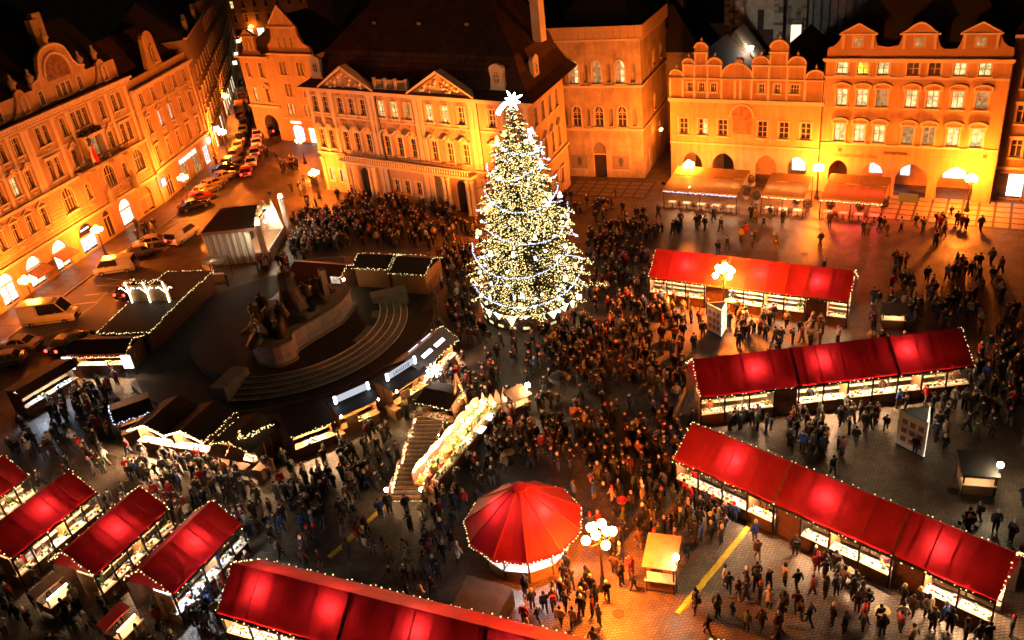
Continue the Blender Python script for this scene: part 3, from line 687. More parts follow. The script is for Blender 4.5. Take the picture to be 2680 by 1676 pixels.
    for k in range(len(prof)):
        for i in range(4): fs.append((4 * k + i, 4 * k + (i + 1) % 4, 4 * k + 4 + (i + 1) % 4, 4 * k + 4 + i))
    k = len(prof); fs.append((4 * k, 4 * k + 1, 4 * k + 2, 4 * k + 3)); r.add(vs, fs); r.build('roof', M_ROOF, o)
    # dormers with oval windows
    def dorm(x, y, z, rz):
        d = put('dormer', None, o, (x, y, z), rz)
        b = MB(); b.extr([(-1.3, 0), (-1.0, .4), (-.85, 1.6), (-1.0, 2.7), (-.7, 3.0), (0, 3.25), (.7, 3.0), (1.0, 2.7), (.85, 1.6), (1.0, .4), (1.3, 0)], 0, .5); b.build('dormer_front', M_TRIM, d)
        b = MB(); b.box(-.8, .8, .5, 2.6, 0, 2.4); b.build('dormer_cheek', M_ROOF, d)
        b = MB(); b.add([(.42 * math.cos(t * PI / 8), -.03, 1.6 + .62 * math.sin(t * PI / 8)) for t in range(16)], [tuple(range(16))]); b.build('oval_pane', M_GLASS, d)
        b = MB(); b.tube([(.44 * math.cos(t * PI / 8), -.04, 1.6 + .64 * math.sin(t * PI / 8)) for t in range(17)], .07, 5); b.box(-.03, .03, -.06, -.02, 1.0, 2.2); b.box(-.42, .42, -.06, -.02, 1.57, 1.63); b.build('oval_frame', M_TRIM, d)
    dorm(2.0, .6, 15.4, 0); dorm(31.5, .6, 15.4, 0); dorm(W - 2.0, 5.4, 15.4, rad(104))
    for x in (9.5, 17.0, 24.5):
        b = MB(); b.box(x - .35, x + .35, 5.3, 7.2, 21.2, 22.1, 0); b.box(x - .3, x + .3, 5.26, 5.298, 21.3, 22.0, 1); b.build('roof_hatch', [M_ROOF, M_DARKSTONE], o)
    for x, z in ((11.5, 26.5), (22.0, 27.5), (31.5, 24.0)):
        b = MB(); b.box(x - .6, x + .6, 9.5, 10.7, z - 5, z); b.box(x - .7, x + .7, 9.4, 10.8, z - .3, z - .05); b.build('chimney', M_WHITEWALL, o)
    for x in (12.7, 28.75):
        b = MB(); b.cyl((x, -.2, .1), (x, -.2, 14.4), .07, n=6); b.build('downpipe', M_METAL, o)
    # side facade towards the gothic house
    xf = (W, 0, rad(104)); so = []
    for c in (2.2, 4.8, 7.4, 9.9):
        window(o, so, c, 11.4, 1.05, 2.05, 'dark', nz=(.33, .66), xf=xf); window(o, so, c, 6.45, 1.05, 2.45, 'dark', hood='wave', nz=(.35, .68), xf=xf); window(o, so, c, 1.6, 1.0, 1.8, 'dark', hood='flat', nz=(.5,), xf=xf)
    w = MB(); facade(w, .004, 13, 0, 14.5, so, .3); w.build('side_wall', m, o, loc=(W, 0, 0), rz=rad(104))
    c = MB(); c.box(-.2, 13, -.6, -.004, 14.5, 14.73); c.box(-.1, 13, -.35, -.004, 14.22, 14.498); c.build('side_cornice', M_TRIM, o, loc=(W, 0, 0), rz=rad(104)); band(o, 0, 13, 5.6, .25, .3, xf=xf)
palace()
# ------------------------------------------------------------------ grand hotel-like palace along the street
def grand_house():
    o = thing('grand_house', 'ornate orange-lit palace with arched central gable and shop arches along the street', 'palace', (-53.5, 101.4, 0), rad(74))
    m = mat('palace_plaster', (.50, .33, .19), .85, .14, .4, .25, 6, streak=.34); ops = []
    X0, X1 = -24.0, 20.3
    for c in (1.95, 3.2, 8.4, 9.5, 10.6, 16.55, 17.8): window(o, ops, c, 14.7, .85, 2.1, 'dark')
    for c in (6.3, 13.9): window(o, ops, c, 14.5, .9, 2.3, 'dark', 'round')
    for c in (1.9, 3.2, 16.5, 17.8): window(o, ops, c, 10.45, .85, 2.4, 'dark', hood='flat')
    for c in (9.1, 10.7): window(o, ops, c, 10.6, 1.2, 2.4, 'dim', nz=(.6,), nx=1)
    for c in (6.4, 13.8): window(o, ops, c, 10.6, .9, 2.1, 'dark', hood='wave')
    for c in (2.9, 11.2, 17.7): window(o, ops, c, 6.05, 2.1, 2.95, 'dark', 'round', nz=(.55,), nx=3)
    for c in (6.6, 14.4): window(o, ops, c, 6.2, .9, 2.0, 'dark', 'round')
    cl = [-1.75 - 2.4 * i for i in range(9)]
    for i, c in enumerate(cl):
        window(o, ops, c, 14.8, .95, 2.0, 'dark'); window(o, ops, c, 10.8, .95, 2.1, 'lit' if i == 1 else 'dark', hood='wave'); window(o, ops, c, 6.15, .95, 2.1, 'dark', hood='tri')
    shops = [(-19.5, 2.4), (-15.0, 2.4), (-10.6, 2.4), (-6.0, 2.5), (-1.4, 2.6), (3.8, 3.0), (8.2, 1.6), (12.1, 2.6), (16.8, 2.8)]
    for c, w in shops: ops.append((c - w / 2, c + w / 2, .25, 3.85, 'round'))
    w = MB(); facade(w, X0, X1, 0, 18.1, ops, .35); w.build('wall', m, o); body(o, X0, X1, 12, 18.1, m)
    # shop fronts in the arches: fanlight, window, awning
    for i, (c, wd) in enumerate(shops):
        em = [M_SHOPLIT, M_SHOPB, M_SHOPLIT, M_SHOPLIT, M_SHOPLIT, mat('dark_fascia', (.02, .017, .015), .5), mat('dark_door', (.03, .02, .015), .6), M_SHOPLIT, mat('plain_arch_fill', (.33, .2, .11), .85)][i]
        b = MB(); pts, sp = arch_curve(c - wd / 2, c + wd / 2, 3.85, 'round'); b.add([(x, .3, z) for x, z in pts], [tuple(range(len(pts)))]); b.build('fanlight', em, o)
        b = MB(); b.box(c - wd / 2, c + wd / 2, .2, .34, sp - .18, sp); b.build('transom', M_FRAME, o)
        b = MB(); b.box(c - wd / 2 + .1, c + wd / 2 - .1, .27, .33, .5, sp - .2); b.build('shop_window', em if i not in (5,) else M_SHOPB, o)
        b = MB()
        for k in range(3): b.box(c - wd / 2 + wd * k / 2 - .05, c - wd / 2 + wd * k / 2 + .05, .2, .26, .25, sp - .18)
        b.build('mullion', M_FRAME, o)
        if i in (3, 4):
            b = MB(); b.quad((c - wd / 2 - .2, -.02, 2.5), (c + wd / 2 + .2, -.02, 2.5), (c + wd / 2 + .2, -1.3, 1.9), (c - wd / 2 - .2, -1.3, 1.9)); b.quad((c - wd / 2 - .2, -1.3, 1.9), (c + wd / 2 + .2, -1.3, 1.9), (c + wd / 2 + .2, -1.3, 1.65), (c - wd / 2 - .2, -1.3, 1.65)); b.build('awning', mat('brown_awning', (.25, .13, .06), .8, .15, 2), o)
    # shop sign letters in the dark arch
    b = MB()
    for k in range(5): b.box(3.0 + k * .33, 3.22 + k * .33, .1, .16, 3.05, 3.25)
    b.build('sign_bar', emit('cool_sign', (.7, .85, 1), 3.0, False), o)
    # mouldings
    band(o, X0, X1 + .1, 4.25, .25, .3); band(o, X0, X1 + .1, 9.4, .28, .35); band(o, X0, X1 + .05, 13.6, .15, .12)
    c = MB(); c.box(X0, X1 + .4, -.8, -.004, 18.0, 18.3); c.box(X0, X1 + .2, -.5, -.004, 17.6, 17.998); c.box(X0, X1 + .1, -.2, -.004, 17.25, 17.4)
    for i in range(88): c.box(X0 + .2 + i * .5, X0 + .4 + i * .5, -.7, -.5, 17.75, 17.998)
    c.build('cornice', M_TRIM, o)
    for x in (.15, 4.7, 7.4, 11.8, 15.2, 19.4, -.5): pilaster(o, x, .3, 9.75, 16.9)
    for x in [c_ - 1.2 for c_ in cl]: pilaster(o, x, .22, 9.75, 16.9)
    zs = [4.6 + .42 * i for i in range(11)]
    for i in range(11):   # rusticated courses of the first floor, broken at the windows
        xs = [X0] + sorted([v for a in ops if a[2] > 5 and a[2] < 7 and a[3] + .5 > zs[i] and a[2] - .3 < zs[i] + .36 for v in (a[0] - .28, a[1] + .28)]) + [X1]
        for a, b_ in zip(xs[::2], xs[1::2]):
            rs = MB(); rs.box(a, b_, -.07, -.003, zs[i], zs[i] + .35); rs.build('rusticated_course', m, o)
    for c_ in cl: relief(o, c_, 13.78, 1.1, .8); relief(o, c_, 9.85, 1.1, .75); relief(o, c_, 5.0, 1.2, .8)
    for c_ in (2.55, 17.15): relief(o, c_, 13.75, 2.4, .75)
    for c_ in (6.35, 13.85): relief(o, c_, 13.0, 1.2, .9); relief(o, c_, 5.0, 1.3, .9)
    # balcony and bay window in the middle
    b = MB(); b.box(5.4, 15.4, -1.2, -.02, 9.72, 10.0); 
    for x in (5.9, 8.0, 11.8, 14.9): b.box(x - .15, x + .15, -1.0, -.02, 9.2, 9.718)
    b.build('balcony', M_DARKSTONE, o)
    b = MB()
    for i in range(40): b.box(5.45 + i * .25, 5.5 + i * .25, -1.18, -1.12, 10.0, 10.85)
    b.box(5.4, 15.4, -1.2, -1.1, 10.85, 10.95); b.build('balcony_railing', M_METAL, o)
    b = MB(); b.box(8.0, 8.35, -.9, -.02, 10.0, 13.4); b.box(11.4, 11.75, -.9, -.02, 10.0, 13.4); b.box(7.8, 11.95, -1.1, -.02, 13.4, 13.75); b.build('bay_frame', M_TRIM, o)
    b = MB()
    for k in range(60): b.ball((rng.uniform(8.0, 11.8), rng.uniform(-1.1, -.5), 13.8 + rng.random() * .5), .16, 5, 4)
    b.build('balcony_plants', mat('dark_leaves', (.02, .022, .012), .9, .4, 6), o)
    # statue groups by the entrance arch
    for x in (14.9, 9.6):
        b = MB(); b.lathe([(.5, 0), (.55, .5), (.35, .9), (.4, 1.4), (.28, 1.9), (.16, 2.1), (.2, 2.35), (.03, 2.55)], (x, -.6, 4.5), 8); b.build('statue', M_DARKSTONE, o, True)
    # attic storey, gables
    ao = []
    for c_ in (5.4, 8.5, 9.5, 10.5, 12.6): window(o, ao, c_, 18.75, .75, 1.5, 'dark', sur=True, y=1.0)
    for c_ in cl: window(o, ao, c_, 18.75, .8, 1.3, 'dark', y=1.0)
    a = MB(); facade(a, X0, X1, 18.3, 20.7, ao, .3); a.build('attic_wall', m, o, loc=(0, .8, 0))
    g_ = MB()
    big = [(4.6, 20.7), (4.6, 21.3), (5.8, 21.6), (6.4, 22.3), (6.8, 23.4)] + [(9.5 - 2.6 * math.cos(PI * i / 10), 23.4 + 1.5 * math.sin(PI * i / 10)) for i in range(11)] + [(12.2, 23.4), (12.6, 22.3), (13.2, 21.6), (14.4, 21.3), (14.4, 20.7)]
    g_.extr(big, .8, 1.3)
    for c_ in (2.0, 17.0):
        g_.extr([(c_ - 2.1, 18.3)] + [(c_ - 2.1 + .35 * i, 18.6 + 1.9 * (i / 4) ** 1.8) for i in range(5)] + [(c_ + .75 * math.sin(-PI / 2 + PI * i / 8), 20.7 + .7 * math.cos(-PI / 2 + PI * i / 8)) for i in range(9)] + [(c_ + 2.1 - .35 * i, 18.6 + 1.9 * (i / 4) ** 1.8) for i in range(4, -1, -1)] + [(c_ + 2.1, 18.3)], .45, .8)
    g_.build('gable', m, o)
    for c_ in (2.0, 17.0): window(o, None, c_, 18.8, .8, 1.7, 'dark', 'round', y=.42, sur=True)
    t = MB(); ar, _ = arch_curve(7.2, 11.8, 23.9, 'round', 8); t.tube([(x, .72, z) for x, z in ar], .2, 6); t.tube([(x, .72, z) for x, z in big[1:-1]], .16, 6); t.build('gable_moulding', M_TRIM, o)
    t = MB(); ar2, _ = arch_curve(7.4, 11.6, 23.7, 'round', 8); t.add([(x, .77, z) for x, z in ar2] + [(11.6, .77, 20.9), (7.4, .77, 20.9)], [tuple(range(len(ar2) + 2))]); t.build('gable_mosaic', mat('gable_mosaic', (.2, .11, .07), .7, .55, 2), o)
    for x, z in ((4.9, 21.3), (9.5, 25.0), (14.1, 21.3), (2, 21.4), (17, 21.4)):
        b = MB(); b.lathe([(.35, 0), (.3, .3), (.45, .7), (.35, 1.1), (.15, 1.35), (.22, 1.6), (.03, 1.85)], (x, 1.0, z), 7); b.ball((x + .4, 1.0, z + .7), .3, 6, 4); b.build('roof_statue', M_DARKSTONE, o, True)
    r = MB(); r.add([(X0, .9, 20.6), (X1, .9, 20.6), (X1, 6.5, 26.5), (X0, 6.5, 26.5), (X0, 12.5, 20.6), (X1, 12.5, 20.6)], [(0, 1, 2, 3), (3, 2, 5, 4), (1, 5, 2), (0, 3, 4)]); r.build('roof', M_ROOFB, o)
    for x, y, z in ((12.5, 4.5, 27.5), (14.2, 5.5, 28), (-4, 5, 28), (3, 7, 28.5)):
        b = MB(); b.box(x - .8, x + .8, y - .4, y + .4, 23, z); b.build('chimney', M_DARKSTONE, o)
    return o
gh = grand_house()
# national flag hanging from the balcony
fl = thing('flag', 'white, red and blue national flag hanging from the palace balcony', 'flag', gh.matrix_basis @ Vector((7.1, -1.4, 10.6)), rad(74))
b = MB(); b.cyl((0, 0, 0), (0, -.9, 3.7), .04); b.build('pole', M_METAL, fl)
def cloth(x0, x1, z0, z1, m, name):
    b = MB(); nx, nz = 4, 8
    P = lambda i, j: (x0 + (x1 - x0) * i / nx, -.85 + .12 * math.sin(2.5 * (x0 + (x1 - x0) * i / nx) * 3 + j * .5), z0 + (z1 - z0) * j / nz)
    for i in range(nx):
        for j in range(nz): b.quad(P(i, j), P(i + 1, j), P(i + 1, j + 1), P(i, j + 1))
    b.build(name, m, fl)
cloth(-.55, 0, .3, 2.3, mat('white_flag_cloth', (.7, .66, .6), .8), 'white_field'); cloth(0, .55, .1, 2.4, mat('red_flag_cloth', (.6, .02, .02), .8), 'red_field'); cloth(-.45, .3, 2.42, 3.3, mat('blue_flag_cloth', (.05, .06, .16), .8), 'blue_field')
# ------------------------------------------------------------------ next house along the street
def corner_shop_house():
    o = thing('shop_house', 'plain orange-lit five bay house at the street corner with glowing sign letters', 'house', (-47.8, 120.6, 0), rad(82))
    m = mat('shop_house_plaster', (.5, .33, .18), .85, .12, .4, .2, 7, streak=.34); ops = []
    cols = [2.5, 6.1, 9.6, 13.3, 16.9]
    for i, c in enumerate(cols):
        window(o, ops, c, 13.6, .95, 1.75, 'dark', hood='flat'); window(o, ops, c, 9.75, 1.0, 2.15, 'litw' if i in (1, 2) else 'dark', hood='tri'); window(o, ops, c, 5.6, 1.0, 2.3, 'dark', hood='flat')
    for c, w in ((3.0, 2.2), (8.5, 2.6), (13.0, 2.6), (17.0, 2.0)): ops.append((c - w / 2, c + w / 2, .3, 3.2, None))
    w = MB(); facade(w, 0, 19.2, 0, 16.0, ops, .3); w.build('wall', m, o); body(o, 0, 19.2, 12, 16.0, m)
    for i, (c, wd) in enumerate(((3.0, 2.2), (8.5, 2.6), (13.0, 2.6), (17.0, 2.0))):
        b = MB(); b.box(c - wd / 2, c + wd / 2, .2, .28, .3, 3.2); b.build('shop_window', [mat('dark_fascia', (.02, .017, .015), .5), M_DIM, M_DIM, M_SHOPB][i], o)
        b = MB()
        for k in range(4): b.box(c - wd / 2 + wd * k / 3 - .04, c - wd / 2 + wd * k / 3 + .04, .1, .2, .3, 3.2)
        b.box(c - wd / 2, c + wd / 2, .1, .2, 2.3, 2.4); b.build('mullion', M_FRAME, o)
    band(o, 0, 19.2, 4.6, .3, .35); band(o, 0, 19.2, 13.1, .15, .12)
    c = MB(); c.box(0, 19.5, -.8, -.004, 16.0, 16.35); c.box(0, 19.4, -.45, -.004, 15.7, 15.998); c.build('cornice', M_TRIM, o)
    for x in (.35, 1.0, 18.8): pilaster(o, x, .25, 4.95, 15.4)
    a = MB(); a.box(0, 19.2, .1, .5, 16.35, 17.5); a.build('parapet', m, o)
    r = MB(); r.add([(0, .5, 16.4), (19.2, .5, 16.4), (19.2, 6.5, 22), (0, 6.5, 22), (0, 12, 16.4), (19.2, 12, 16.4)], [(0, 1, 2, 3), (3, 2, 5, 4), (1, 5, 2), (0, 3, 4)]); r.build('roof', M_ROOF, o)
    d = MB(); d.extr([(7.2, 17.5), (7.4, 18.4), (7.8, 20.8)] + [(9.5 - 1.7 * math.cos(PI * i / 8), 21.0 + 1.5 * math.sin(PI * i / 8)) for i in range(9)] + [(11.2, 20.8), (11.6, 18.4), (11.8, 17.5)], .2, .8); d.build('gable_dormer', m, o)
    window(o, None, 9.5, 18.2, .9, 2.2, 'dark', 'round', y=.15, sur=True)
    for c in cols: relief(o, c, 8.6, 1.2, .7); relief(o, c, 12.2, 1.2, .75); relief(o, c, 5.0, 1.2, .42)
    # glowing channel letters on the fascia
    text('FURNITURE', .85, o, (7.3, -.2, 3.35), emit('glowing_letters', (1, .95, .75), 2.6, False), .06, sx=1.35, name='sign_lettering')
    b = MB(); b.box(17.3, 18.3, -.6, -.45, 3.3, 4.2); b.build('projecting_sign', emit('blue_white_sign', (.6, .7, 1), 4.5, False), o)
    b = MB(); b.box(.2, 1.0, -.6, -.45, 2.6, 3.5); b.build('wall_sign', emit('blue_white_sign', (.6, .7, 1), 4.5, False), o)
corner_shop_house()
# ------------------------------------------------------------------ houses further up the street
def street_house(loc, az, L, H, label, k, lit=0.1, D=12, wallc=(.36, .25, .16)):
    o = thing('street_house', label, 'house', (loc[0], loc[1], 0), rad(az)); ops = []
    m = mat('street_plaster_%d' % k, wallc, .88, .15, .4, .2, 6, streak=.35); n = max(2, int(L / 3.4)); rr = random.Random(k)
    for i in range(n):
        c = L * (i + .5) / n
        z = 4.9; 
        while z + 3 < H:
            window(o, ops, c, z, 1.05, 1.9, 'lit' if rr.random() < lit else 'dark', hood='flat' if z < 9 else None); z += 3.7
        ops.append((c - 1.1, c + 1.1, .2, 3.0, None))
    w = MB(); facade(w, 0, L, 0, H, ops, .3); w.build('wall', m, o); body(o, 0, L, D, H, m)
    for i in range(n):
        c = L * (i + .5) / n; b = MB(); b.box(c - 1.1, c + 1.1, .2, .28, .2, 3.0); b.build('shop_window', rr.choice([M_SHOPLIT, M_DIM, M_GLASS]), o)
    band(o, 0, L, 3.6, .2, .2); c = MB(); c.box(-.1, L + .1, -.6, -.004, H, H + .3); c.build('cornice', M_TRIM, o)
    hip_roof(o, 0, L, 0, D, H + .3, H + 6, M_ROOFB, 3, .2)
    for i in range(n):
        if rr.random() < .28 and k < 4:
            x = L * (i + .9) / n; b = MB(); b.box(x - .06, x + .06, -1.2, -.3, 3.5, 4.3); b.build('projecting_sign', rr.choice([emit('blue_white_sign', (.6, .7, 1), 4.5, False), emit('warm_sign', (1, .8, .5), 3.0, False)]), o)
    for i in range(max(1, n // 3)):
        x = L * (i + .5) / max(1, n // 3); b = MB(); b.extr([(x - 1, H + .3), (x - .9, H + 2), (x, H + 2.9), (x + .9, H + 2), (x + 1, H + .3)], -.1, .4); b.build('dormer', M_TRIM, o)
    return o
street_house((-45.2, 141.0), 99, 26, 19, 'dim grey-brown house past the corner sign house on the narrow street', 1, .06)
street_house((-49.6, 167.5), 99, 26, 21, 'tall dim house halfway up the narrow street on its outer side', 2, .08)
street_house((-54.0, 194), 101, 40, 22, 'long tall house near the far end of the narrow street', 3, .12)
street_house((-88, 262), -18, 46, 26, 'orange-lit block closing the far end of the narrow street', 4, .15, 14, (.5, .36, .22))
# ------------------------------------------------------------------ gabled corner house across the street
def corner_gable_house():
    o = thing('corner_gable_house', 'orange-lit corner house with pointed scrolled gable and an arched passage by the street', 'house', (-33.5, 145.55, 0), rad(-36))
    m = mat('corner_plaster', (.52, .36, .21), .85, .1, .4, .2, 7, streak=.34); ops = []
    for c in (1.7, 2.5, 5.6, 6.4): window(o, ops, c, 11.3, .6, 2.0, 'dark')
    for c in (1.9, 2.7, 6.0, 6.8): window(o, ops, c, 7.8, .6, 2.0, 'dark', hood=None)
    for c in (1.3, 2.2): window(o, ops, c, 4.6, .6, 1.8, 'lit', sur=True)
    for c in (5.2, 6.2): window(o, ops, c, 4.6, .6, 1.8, 'dim', sur=True)
    for c in (-6.3, -3.2):
        window(o, ops, c, 10.7, .85, 2.3, 'dark'); window(o, ops, c + .3, 6.6, .85, 2.2, 'lit' if c < -5 else 'dark', hood='seg' if c > -5 else None)
    ops.append((-5.6, -2.3, 0, 4.3, 'round')); ops.append((.9, 3.6, .3, 2.9, 'seg')); ops.append((4.6, 6.2, 0, 2.6, None))
    w = MB(); facade(w, -8.0, 9.5, 0, 14.5, ops, .4); w.build('wall', m, o); body(o, -8.0, 9.5, 12, 14.5, m)
    b = MB(); b.box(.9, 3.6, .25, .35, .3, 2.9); b.build('shop_window', M_SHOPB, o)
    b = MB(); b.box(4.6, 6.2, .25, .35, 0, 2.6); b.build('shop_door', M_SHOPLIT, o)
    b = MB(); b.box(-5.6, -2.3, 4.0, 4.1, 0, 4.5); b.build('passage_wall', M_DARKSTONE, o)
    b = MB(); b.box(1.0, 3.4, -.1, -.01, 3.2, 3.55); b.build('lit_sign', emit('warm_sign', (1, .8, .5), 3.0, False), o)
    band(o, -8.1, -.6, 5.7, .3, .35); band(o, -.6, 9.5, 4.0, .15, .12)
    c = MB(); c.box(-8.3, -.55, -.7, -.004, 13.9, 14.2); c.box(-.5, 9.7, -.6, -.004, 14.5, 14.8); c.build('cornice', M_TRIM, o)
    g_ = MB()
    g_.extr([(-.3, 14.8), (-.3, 16.0), (.4, 16.4), (1.0, 17.2), (1.1, 18.8), (6.7, 18.8), (7.0, 17.4), (7.8, 16.3), (8.9, 15.8), (9.3, 14.8)], 0, .5)
    g_.extr([(.8, 18.8), (3.9, 22.0), (7.0, 18.8)], -.1, .5)
    g_.extr([(-6.8, 14.2), (-6.6, 14.9), (-6.1, 15.3), (-6.1, 17.2), (-6.5, 17.3), (-4.8, 18.4), (-2.9, 17.3), (-3.3, 17.2), (-3.3, 15.3), (-2.6, 14.8), (-2.4, 14.2)], -.1, .4)
    g_.build('gable', m, o)
    t = MB(); t.box(.6, 7.2, -.3, -.11, 18.65, 18.9); t.tube([(.7, -.15, 18.85), (3.9, -.15, 22.1), (7.1, -.15, 18.85)], .12); t.build('gable_moulding', M_TRIM, o); t = MB(); t.box(-6.7, -2.7, -.3, -.11, 17.15, 17.32); t.build('gable_moulding', M_TRIM, o)
    for c in (2.5, 3.9, 5.3): window(o, None, c, 15.4, .55, 1.8, 'dark', y=-.06, sur=False)
    for c in (-5.2, -4.2): window(o, None, c, 14.9, .55, 1.8, 'dark', y=-.16, sur=False)
    r = MB(); r.add([(-8, .3, 14.2), (9.5, .3, 14.5), (9.5, 12, 14.5), (-8, 12, 14.2), (-3, 6, 19), (3.9, .5, 20.5), (3.9, 6, 20.5)], [(0, 1, 5, 4), (1, 2, 6, 5), (2, 3, 4, 6), (3, 0, 4), (4, 5, 6)]); r.build('roof', M_ROOFB, o)
corner_gable_house()
# ------------------------------------------------------------------ dark house at the picture's edge, roofs behind
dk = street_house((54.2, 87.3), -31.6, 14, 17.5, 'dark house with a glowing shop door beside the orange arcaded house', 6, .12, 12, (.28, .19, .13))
b = MB(); b.box(1.5, 3.0, -.06, -.01, .5, 3.0); b.build('lit_shop_door', emit('bright_shop_door', (1, .85, .6), 3.2, False, 4), dk)
def back_house(p, az, L, D, H, R, label, m=M_ROOFB):
    o = thing('background_house', label, 'house', (p[0], p[1], 0), rad(az))
    b = MB(); b.box(0, L, 0, D, 0, H); b.build('wall', M_DARKSTONE, o); hip_roof(o, 0, L, 0, D, H + .02, R, m, 2.0, .3)
    c = MB(); c.box(L * .3, L * .3 + 1.2, D * .4, D * .4 + .8, H, R + 1); c.build('chimney', M_DARKSTONE, o)
    return o
back_house((-86, 100), 74, 34, 20, 20, 28, 'dark roofed house rising behind the ornate street palace')
back_house((-80, 140), 82, 30, 22, 19, 27, 'dark roofed house behind the corner sign house')
back_house((-24, 152), -36, 26, 14, 14, 21, 'dark roofed house behind the gabled corner house')
back_house((-8, 142), -37.8, 40, 16, 16, 26, 'dark roofed house behind the baroque palace')
back_house((24, 130), -30, 22, 16, 15, 24, 'dark roofed house behind the gothic stone tower')
back_house((29.5, 117), 60, 14, 9, 13, 19, 'low dark house in the lane between stone tower and ochre house')
back_house((62, 108), -31.6, 24, 16, 18, 28, 'dark roofed house behind the orange arcaded house')
# church of rough stone standing behind the ochre house
ch = thing('stone_church', 'rough stone church front with tall buttresses rising behind the ochre gabled house', 'church', (33.4, 119.2, 0), rad(-32))
M_ASHL = mat('ashlar_block', (.34, .31, .26), .9, .25, 1.2, .5, 9); M_ASHL2 = mat('dark_ashlar_block', (.2, .18, .15), .9, .25, 1.2, .5, 9); M_ASHL3 = mat('sooty_ashlar_block', (.1, .09, .08), .9, .25, 1.2, .5, 9)
b = MB(); b.box(-.2, 12.2, .12, 6, 0, 30); b.build('wall_core', mat('church_mortar', (.26, .24, .2), .9, .3, 1), ch)
bb = MB(); bb.box(-.5, .5, 0, .3, 0, .36); bms = [bb.mesh('ashlar_block', x) for x in (M_ASHL, M_ASHL2, M_ASHL3)]
for (x0, x1, out) in ((0, 1.2, .35), (1.5, 2.7, .8), (6.6, 7.8, .8), (8.2, 10.6, .2)):
    b = MB(); b.box(x0 + .03, x1 - .03, -out + .04, .1, 0, 30); b.build('buttress_core', MATS['church_mortar'], ch)
    z = 11.0
    while z < 23:
        n = 2 if x1 - x0 < 2 else 4
        off = rng.uniform(-.15, .15)
        cuts = [x0] + [x0 + (x1 - x0) * (i / n) + off for i in range(1, n)] + [x1]
        for a, c in zip(cuts, cuts[1:]):
            put('ashlar_block', rng.choices(bms, (5, 3, 2))[0], ch, ((a + c) / 2, -out + rng.uniform(-.05, .0), z), 0, ((c - a) - .04, 1, 1))
        z += .39
b = MB(); b.box(4.3, 5.1, .02, .13, 15, 17.5); b.build('slit_window', M_GLASS, ch)
b = MB(); b.box(2.9, 6.5, .06, .11, 11, 30); b.build('rendered_wall', mat('rough_render', (.36, .33, .27), .9, .3, 1.2, .5, 6), ch)
b = MB(); b.add([(2.6, -.9, 13.2), (6.7, -.9, 13.2), (6.4, .0, 15.0), (2.9, .0, 15.0)], [(0, 1, 2, 3)]); b.box(2.6, 6.7, -.9, 0, 12.6, 13.19); b.build('porch_roof', M_ROOF, ch)
b = MB(); b.box(11.2, 18.5, -.2, .1, 12, 30); b.build('nave_window_glazing', mat('leaded_glass', (.17, .18, .19), .35, .3, 1.5), ch)
for i in range(8):
    b = MB(); b.box(11.3 + i, 11.42 + i, -.32, -.2, 12, 30); b.build('nave_mullion', M_ASHL3, ch)
# floodlit white gable roof between the lobed gables and the church
wr = thing('tent_roof_house', 'small pale lit gable roof between the ochre house and the church', 'house', (30.2, 112.2, 0), rad(-32))
b = MB(); b.box(0, 5, 0, 4, 0, 13); b.build('wall', M_WHITEWALL, wr)
b = MB(); b.add([(-.3, -.3, 13.01), (5.3, -.3, 13.01), (5.3, 4.3, 13.01), (-.3, 4.3, 13.01), (2.5, -.3, 16.5), (2.5, 4.3, 16.5)], [(0, 4, 5, 3), (1, 2, 5, 4), (0, 1, 4), (2, 3, 5)]); b.build('roof', mat('pale_roof', (.24, .18, .12), .8, .15, 1), wr)
fl_ = thing('rooftop_floodlight', 'white floodlight glowing on the roof behind the lobed gables', 'floodlight', (33.9, 109.3, 13.6), 0)
b = MB(); b.ball((0, 0, .9), .28, 8, 6); b.build('lamp_globe', emit('rooftop_lamp', (1, .9, .72), 190), fl_, True); b = MB(); b.cyl((0, 0, -1.2), (0, 0, .6), .06); b.build('stand', M_METAL, fl_)
fb = thing('lit_roof_box', 'small glowing rooftop box beside the taller lobed gable', 'skylight', (38.0, 106.9, 12.5), rad(-32))
b = MB(); b.box(0, 1.1, 0, .5, 2.4, 4.6); b.build('glowing_face', emit('rooftop_glow', (1, .85, .55), 1.6, False), fb); b = MB(); b.box(-.1, 1.2, .51, 1.4, 0, 4.7); b.build('casing', M_DARKSTONE, fb)
# ================================================================== red market stalls
GOODS = [mat('goods_%d' % i, c, .6) for i, c in enumerate([(.5, .05, .04), (.55, .35, .1), (.6, .55, .45), (.12, .2, .35), (.1, .25, .1), (.35, .16, .06), (.6, .5, .08)])]
M_COUNTER = mat('pale_counter', (.62, .52, .38), .6, .1, 3)
def goods_meshes():
    out = []
    for k in range(5):
        b = MB(); r_ = random.Random(50 + k)
        b.box(-.85, .85, -.3, .3, 0, .05, 2)
        for i in range(16):
            x, y, s = r_.uniform(-.78, .78), r_.uniform(-.24, .24), r_.uniform(.04, .1); mi = r_.randrange(7)
            if r_.random() < .5: b.box(x - s, x + s, y - s * .7, y + s * .7, .05, .05 + r_.uniform(.05, .22), mi)
            else: b.ball((x, y, .05 + s), s, 6, 4, mi)
        out.append(b.mesh('goods_tray', GOODS))
    return out
GME = goods_meshes()
ORD = ['first', 'second', 'third', 'fourth', 'fifth', 'sixth', 'seventh', 'eighth', 'ninth', 'tenth', 'eleventh', 'twelfth', 'thirteenth']
